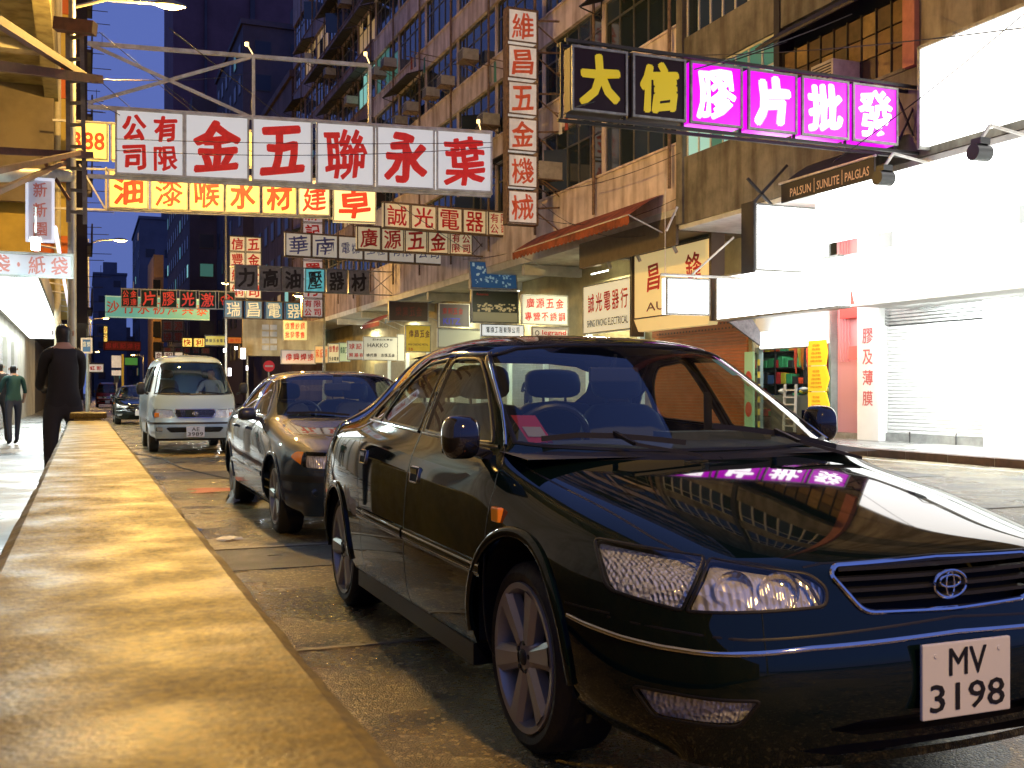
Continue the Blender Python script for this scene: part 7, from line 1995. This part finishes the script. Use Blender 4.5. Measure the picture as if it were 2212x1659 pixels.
q = WX(1141, 900, 14.6)
m4 = figure('person', 'person in a dark shirt with folded arms in front of the grey shutters', (q.x, q.y, .13), radians(-60), J, E, R, dress(.99, mat('cloth_navy', (.015,.02,.04), .8), JEAN, BLKC, .5)); face(m4, .99)
# the driver sitting in the van (right-hand drive seen from the front: at the picture's right is the passenger side)
J = dict(pelvis=(0,.10,.0), waist=(0,.12,.16), chest=(0,.06,.38), neck0=(0,.02,.52), neck=(0,.0,.58), head=(0,-.02,.68), crown=(0,-.01,.77),
  lhip=(-.10,.05,-.02), lknee=(-.13,-.36,.03), lank=(-.13,-.42,-.36), rhip=(.10,.05,-.02), rknee=(.13,-.36,.03), rank=(.13,-.42,-.36),
  lsh=(-.18,.03,.48), lelb=(-.27,-.10,.24), lwr=(-.16,-.30,.26), lhand=(-.10,-.36,.28), rsh=(.18,.03,.48), relb=(.27,-.06,.24), rwr=(.20,-.28,.16), rhand=(.14,-.34,.16))
E = [('pelvis','waist'),('waist','chest'),('chest','neck0'),('neck0','neck'),('neck','head'),('head','crown'),('pelvis','lhip'),('lhip','lknee'),('lknee','lank'),('pelvis','rhip'),('rhip','rknee'),('rknee','rank'),('neck0','lsh'),('lsh','lelb'),('lelb','lwr'),('lwr','lhand'),('neck0','rsh'),('rsh','relb'),('relb','rwr'),('rwr','rhand')]
R = dict(pelvis=(.15,.11), waist=(.14,.10), chest=(.17,.12), neck0=(.09,.07), neck=.05, head=(.085,.10), crown=(.065,.075), lhip=.09, lknee=.065, lank=.045, rhip=.09, rknee=.065, rank=.045, lsh=.062, lelb=.042, lwr=.03, lhand=.038, rsh=.062, relb=.042, rwr=.03, rhand=.038)
SH = mat('cloth_pale_shirt', (.45,.48,.5), .8)
figure('person', 'person with black hair in a pale shirt sitting in the front of the pale van', (2.02+.42, 22.6+.0, .90), radians(-25), J, E, R,
  [(lambda c: c.z > .70 and (c.y > -.05 or c.z > .74), HAIR), (lambda c: c.z > .55, SKIN), (lambda c: abs(c.x) > .1 and c.y < -.22 and c.z > .1, SKIN), (lambda c: c.z > .05, SH), (lambda c: True, JEAN)])
# ================================================================ far blocks and tower
M_panef = mat('window_glass_far', (.02,.025,.04), .35, spec=.4)
def far_block(label, x0, x1, y0, y1, z1, m, rnd, fx=True, fy=True, wz=3.0, lit=.04, z0=0.12, wy=3.2, roof=True, maxw=60):
    """a far building: wall, roof parapet, windows each with a pane, on the faces towards the street and the camera"""
    r = thing('far_building', label, 'building', ((x0+x1)/2,(y0+y1)/2,0), 0, 'far blocks closing the view')
    mb = MB(); mb.box(x0,x1,y0,y1,z0,z1); part('wall', mb, m, r)
    if roof:
        mb = MB(); mb.box(x0-.2,x1+.2,y0-.2,y1+.2,z1+.01,z1+.5); mb.box((x0+x1)/2-1.5,(x0+x1)/2+1.5,y0+1,y0+4,z1+.5,z1+3); part('roof', mb, m, r)
    wme = MB().box(-.06,.0,0,1.5,0,1.5).mesh('window', M_wframed); pme = MB().box(-.075,-.062,.08,1.42,.08,1.42).mesh('window_pane', M_panef)
    fme = MB().box(0,1.5,-.06,.0,0,1.5).mesh('window', M_wframed); pfe = MB().box(.08,1.42,-.075,-.062,.08,1.42).mesh('window_pane', M_panef)
    ws = []
    z = 4.2
    while z < z1-2:
        if fx:
            y = y0+1
            while y < y1-2: ws.append((wme, pme, x0, y, z)); y += wy
        if fy:
            x = x0+1
            while x < x1-2: ws.append((fme, pfe, x, y0, z)); x += wy
        z += wz
    rnd.shuffle(ws)
    for (a, b_, x, y, z) in ws[:maxw]:
        w_ = inst('window', a, r, (x, y, z)); p_ = inst('window_pane', b_, w_, (x, y, z))
        k = rnd.random()
        if k < lit: p_.material_slots[0].link = 'OBJECT'; p_.material_slots[0].material = rnd.choice(M_lit)
    return r
r9 = random.Random(21)
M_tw = mat('tower_plum', (.17,.075,.085), .85, var=.25, scale=.15)
M_fd = mat('far_dusk', (.085,.065,.075), .85, var=.3, scale=.3); M_fb = mat('far_blue_grey', (.10,.11,.15), .85, var=.2, scale=.3)
tw = thing('tower', 'tall dark plum tower rising out of the picture behind the street lamp', 'tower', (70,330,0))
pL = W(363,0,300); pR = W(614,0,330)
mb = MB(); mb.box(pL.x, pR.x, 296, 330, 0, 175); part('wall', mb, M_tw, tw)
mb = MB(); mb.box(pL.x+20, pL.x+21.2, 295, 295.9, 0, 175); mb.box(pL.x+8, pL.x+8.6, 295, 295.9, 0, 175); part('service_riser', mb, M_fd, tw)
far_block('dark block left of the tower base with many small windows', 10.5, 14.2, 118, 150, 30, M_fd, r9, wz=3.1, lit=.12, maxw=90)
far_block('dusky block with lit teal windows behind the vertical signs', 14.0, 26, 77.5, 96, 24, mat('far_brown', (.12,.08,.075), .85, var=.3, scale=.4, streak=.3), r9, lit=.16, maxw=90)
far_block('shadowed block beyond the dusky one with a stepped roof', 13.2, 26, 97, 117, 34, M_fd, r9, lit=.08, maxw=80)
far_block('low blue grey block on the skyline left of the dark one', 9.3, 20, 200, 230, 32, M_fb, r9, fx=True, lit=.05, wz=3.5, maxw=60)
far_block('stepped skyline block at the end of the street', 2.2, 9.2, 260, 290, 28, M_fb, r9, lit=.04, wz=3.5, maxw=60)
far_block('small block at the very end of the road below the skyline', 1, 20, 310, 330, 16, M_fd, r9, lit=.05, fx=False, maxw=40)
# narrow edge building, a street lamp's orange put into its wall colour
ob2 = thing('lit_edge_building', 'narrow building edge lit orange by a street lamp above the van', 'building', (9.8,112,0))
pl = W(319,0,112); pr = W(339,0,112)
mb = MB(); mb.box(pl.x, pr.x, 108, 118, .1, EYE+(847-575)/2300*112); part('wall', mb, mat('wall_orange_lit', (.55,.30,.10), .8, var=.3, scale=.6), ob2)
for k in range(5):
    z = 2.5+k*2.0; mb = MB(); mb.box(pl.x-.05, pr.x-.3, 107.8, 107.98, z, z+1.5); part('dark_panel', mb, M_void, ob2)
# pale house end with louvres above the second car
pe = thing('pale_house', 'pale house end with two louvre panels above the welding sign', 'building', (13,64,5))
a = W(517,693,66); b_ = W(598,770,66)
mb = MB(); mb.box(a.x, 14.0, 66.0, 66.3, b_.z, a.z); part('wall', mb, M_cream, pe)
for k in range(4):
    for q in (0, 1):
        xx = W(560+18*q,0,66).x; mb = MB(); zz = b_.z+.35+k*.42
        mb.box(xx, xx+.42, 65.93, 65.99, zz, zz+.30); part('louvre', mb, M_soffit, pe)
# ================================================================ street lamps
NA = (1.0, .57, .13)
M_pole = mat('pole_galvanised', (.40,.40,.34), .4, metal=.5, var=.2, scale=3)
M_hood = mat('lamp_hood', (.18,.17,.15), .5, metal=.3)
LG = glow('sodium_lens', (1,.66,.18), 60)
def light(parent, kind, loc, power, col, size=.15, rot=None, sy=None, spread=None):
    d = bpy.data.lights.new('lamp_light', kind); d.energy = power; d.color = col
    if kind == 'POINT': d.shadow_soft_size = size
    else:
        d.size = size; d.shape = 'RECTANGLE' if sy else 'SQUARE'
        if sy: d.size_y = sy
        if spread: d.spread = spread
    o = bpy.data.objects.new('lamp_light', d); C.objects.link(o)
    o.parent = parent; o.location = Vector(loc) - OFF[parent]
    if rot: o.rotation_euler = rot
    return o
def street_lamp(label, x, y, h, arm, power, pole_r=.075, seen=True):
    """pole at x, arm reaching over the road, lantern at its end"""
    r = thing('street_lamp', label, 'street lamp', (x, y, .12), 0, 'street lamps')
    mb = MB(); mb.tube([(x,y,.12),(x,y,1.4)], pole_r*1.35, 14); mb.tube([(x,y,1.4),(x,y,h)], pole_r, 14, r2=pole_r*.75); part('pole', mb, M_pole, r, smooth=True)
    mb = MB(); mb.tube([(x,y,h-.25),(x+arm*.35,y,h-.02),(x+arm,y,h+.05)], .035, 8); part('arm', mb, M_pole, r, smooth=True)
    mb = MB(); mb.grid(lambda a, b: (x+arm-.28+.62*a, y+.13*cos(pi*b)*sin(pi*(.12+.76*a)), h+.02+.11*sin(pi*b)*sin(pi*(.12+.76*a))), 8, 8); part('hood', mb, M_hood, r, smooth=True)
    mb = MB(); mb.grid(lambda a, b: (x+arm-.2+.46*a, y+.10*cos(pi*b)*sin(pi*(.12+.76*a)), h+.01-.06*sin(pi*b)*sin(pi*(.12+.76*a))), 8, 8); part('lens', mb, LG, r, smooth=True)
    light(r, 'POINT', (x+arm+.03, y, h-.14), power, NA, .10)
    return r
p1 = W(176,0,18.0)
q = W(362,14,20.5)
street_lamp('nearest street lamp, its pole rising beside the parapet end and glaring at the top edge', q.x-1.70, q.y, q.z, 1.70, 5200, .085)
street_lamp('street lamp standing behind the camera on the left kerb', -.35, -5.5, 7.7, 2.6, 3900)
for (u, v, z, s, lab) in ((258,520,47,-1,'second street lamp glaring above the distant dark car'), (488,613,66,1,'street lamp glaring beside the flower badge sign'), (645,640,54,1,'street lamp glaring over the last blue panel'), (228,688,98,-1,'lower and smaller street lamp on the left below the second one'), (210,760,150,-1,'tiny far lamp at the left above the road end'), (287,767,140,1,'tiny far lamp over the green road sign')):
    q = W(u, v, z); arm = 1.3 if s < 0 else -1.3; h = q.z
    street_lamp(lab, q.x-arm, q.y, h, arm, 1900 if s > 0 and z < 70 else 1400 if z < 100 else 700, .07)
# white lamp cluster at mid distance right of the van
wl = thing('work_lights', 'cluster of cold white lamps and lit tubes right of the van', 'lamp', tuple(W(490,760,60)))
for (u, v, s) in ((486,757,.16),(510,752,.14)):
    q = W(u, v, 60); mb = MB(); mb.cyl((q.x,q.y,q.z-s/2), s/2, s, 12); part('bulb', mb, glow('bulb_cold_far', (.95,.97,1), 40), wl)
for (u0,u1,v0,v1) in ((520,531,752,775),(493,500,795,812),(532,536,790,800)):
    a = W(u0,v0,62); b_ = W(u1,v1,62); mb = MB(); mb.box(a.x,b_.x,a.y,a.y+.1,b_.z,a.z); part('lit_panel', mb, glow('lit_far_white', (1,.93,1), 3.5), wl)
light(wl, 'POINT', W(500,770,58), 900, (.9,.95,1), .3)
hp = thing('high_pole', 'slim pole standing left of the second car with the cold lamps on it', 'pole', tuple(W(488,850,60)))
q = W(488,880,60); mb = MB(); mb.tube([(q.x,q.y,.0),(q.x,q.y,12)], .06, 8); part('shaft', mb, M_pole, hp)
# traffic signs
ne = thing('traffic_sign', 'round red no entry sign on a post above the second car roof', 'traffic sign', tuple(W(581,900,40)))
q = W(581,791,40); mb = MB(); mb.cyl((q.x,q.y-.02,q.z), .21, .03, 28, 'y'); part('disc', mb, mat('sign_red', (.6,.02,.03), .4, emit=(1,.05,.06), es=.2), ne)
mb = MB(); mb.box(q.x-.15,q.x+.15,q.y-.03,q.y-.022,q.z-.035,q.z+.035); part('bar', mb, mat('sign_pink_white', (.75,.6,.6), .4), ne)
mb = MB(); mb.tube([(q.x,q.y+.04,0),(q.x,q.y+.04,q.z+.2)], .03, 8); part('post', mb, M_pole, ne)
yb = thing('direction_board', 'two white boards on a yellow post behind the distant dark car', 'traffic sign', tuple(W(264,850,50)))
a = W(241,768,50); b_ = W(262,794,50); c_ = W(262,800,50); d_ = W(241,811,50)
mb = MB(); mb.box(a.x,b_.x,a.y,a.y+.04,b_.z,a.z); part('board', mb, FACE_OLD, yb); mb = MB(); mb.box(d_.x,c_.x,a.y,a.y+.04,d_.z,c_.z); part('board', mb, FACE_OLD, yb)
q = W(265,765,50); mb = MB(); mb.bar((q.x,q.y,0),(q.x,q.y,q.z),.10); part('post', mb, mat('post_yellow', (.5,.34,.02), .5), yb)
tlt = thing('traffic_light', 'small traffic signal with a red lamp beyond the distant dark car', 'traffic light', tuple(W(252,840,72)))
q = W(252,812,72); mb = MB(); mb.box(q.x-.15,q.x+.15,q.y,q.y+.2,q.z-.45,q.z+.45); part('signal_head', mb, M_blackp, tlt); mb = MB(); mb.cyl((q.x,q.y-.02,q.z+.28), .1, .02, 12, 'y'); part('red_light', mb, glow('red_light', (1,.08,.05), 6), tlt)
mb = MB(); mb.bar((q.x,q.y+.1,0),(q.x,q.y+.1,q.z),.1); part('post', mb, M_pole, tlt)
# ================================================================ wires
M_wire = mat('wire_black', (.02,.018,.016), .6)
rw = random.Random(8)
def wire(label, a, b, sag=.25, r=.009, n=12):
    a = Vector(a); b = Vector(b); mb = MB()
    mb.tube([a.lerp(b, i/n) - Vector((0,0,sag*4*(i/n)*(1-i/n))) for i in range(n+1)], r, 4)
    solo('stay_wire', mb, M_wire, label, 'wire', 'overhead wires')
WL = [((250,300,18.5),(1062,308,21),.05,.006,'thin wire crossing in front of the widest white sign near its top'),((250,325,18.4),(1062,318,21),.12,.006,'second thin wire crossing just below the first over the white sign'),
 ((365,60,19),(1040,560,40),.2,.010,'long wire slanting down from the street lamp past the white panels'),((215,70,19),(690,430,30),.1,.009,'slanting wire from the ladder across the white lattice'),
 ((340,180,24),(860,540,45),.3,.009,'wire slanting behind the lattice frame towards the pink block'),((200,160,18),(420,330,26),.1,.008,'short wire against the blue sky at left, upper'),((200,215,18),(470,330,30),.15,.008,'short wire against the blue sky at left, lower'),
 ((215,172,17.5),(560,150,60),.2,.010,'nearly level wire from the brown beam across the sky'),((1200,100,30),(2212,60,13.6),.3,.008,'wire running over the black and magenta sign to the right edge'),((1165,415,33),(1470,330,26),.2,.008,'wire from the vertical sign foot to the grey block'),
 ((1245,230,16.5),(1700,90,20),.05,.010,'chain stay from the yellow character panel up to the grey block'),((1500,150,16.8),(1840,30,19),.05,.010,'chain stay above the first magenta panel'),((1800,350,17),(2212,30,14),.05,.008,'thin wire rising to the right edge over the white sign'),
 ((1160,470,33),(1460,430,27),.4,.008,'sagging cable on the pink wall below the vertical sign'),((1170,440,33),(1430,500,28),.5,.008,'lower sagging cable on the pink wall'),((1000,560,42),(1400,400,29),.5,.009,'cable along the pink parapet')]
for a, b_, s, r_, lab in WL: wire(lab, W(*a), W(*b_), s, r_*1.1)
# ================================================================ lights belonging to the shop tubes and lit signs
light(tubes, 'AREA', (15.5, 13.0, 2.95), 2100, (.93,1,.98), 1.0, (0,radians(-18),0), 9)
light(fz if False else cbx, 'AREA', (13.3, 13.0, 3.6), 260, (.93,1,.98), .9, (0,radians(-60),0), 9)
light(rc, 'POINT', (15.9, 19.9, 3.3), 60, (1,.15,.1), .15)
light(hs_, 'POINT', (17.0, 22.6, 2.95), 160, (.95,1,.95), .3)
light(ls, 'AREA', (-1.5, 36, 3.4), 700, (.85,1,1), 1.2, (0,0,0), 26)
light(tl_, 'POINT', tuple(W(77,532,13.3)), 220, (.75,1,1), .06)
# shop soffit lights further along on the right
for (y, pw) in ((30.5,480),(38,480),(46,520),(54,450),(62,450)):
    t_ = thing('soffit_lamp', 'bare tube under the soffit above the %s' % {30.5:'first grey shutter',38:'third grey shutter',46:'blue awning shutter',54:'seventh grey shutter',62:'last grey shutter'}[y], 'lamp', (15.6,y,5.1), 0, 'tubes under the far soffit')
    mb = MB(); mb.cyl((15.6,y,5.1), .02, 1.2, 8, 'y'); part('tube', mb, glow('tube_far', (.95,1,.85), 9), t_)
    light(t_, 'AREA', (15.6, y+.6, 5.0), pw, (1,.95,.62), .4, (0,0,0), 1.4)
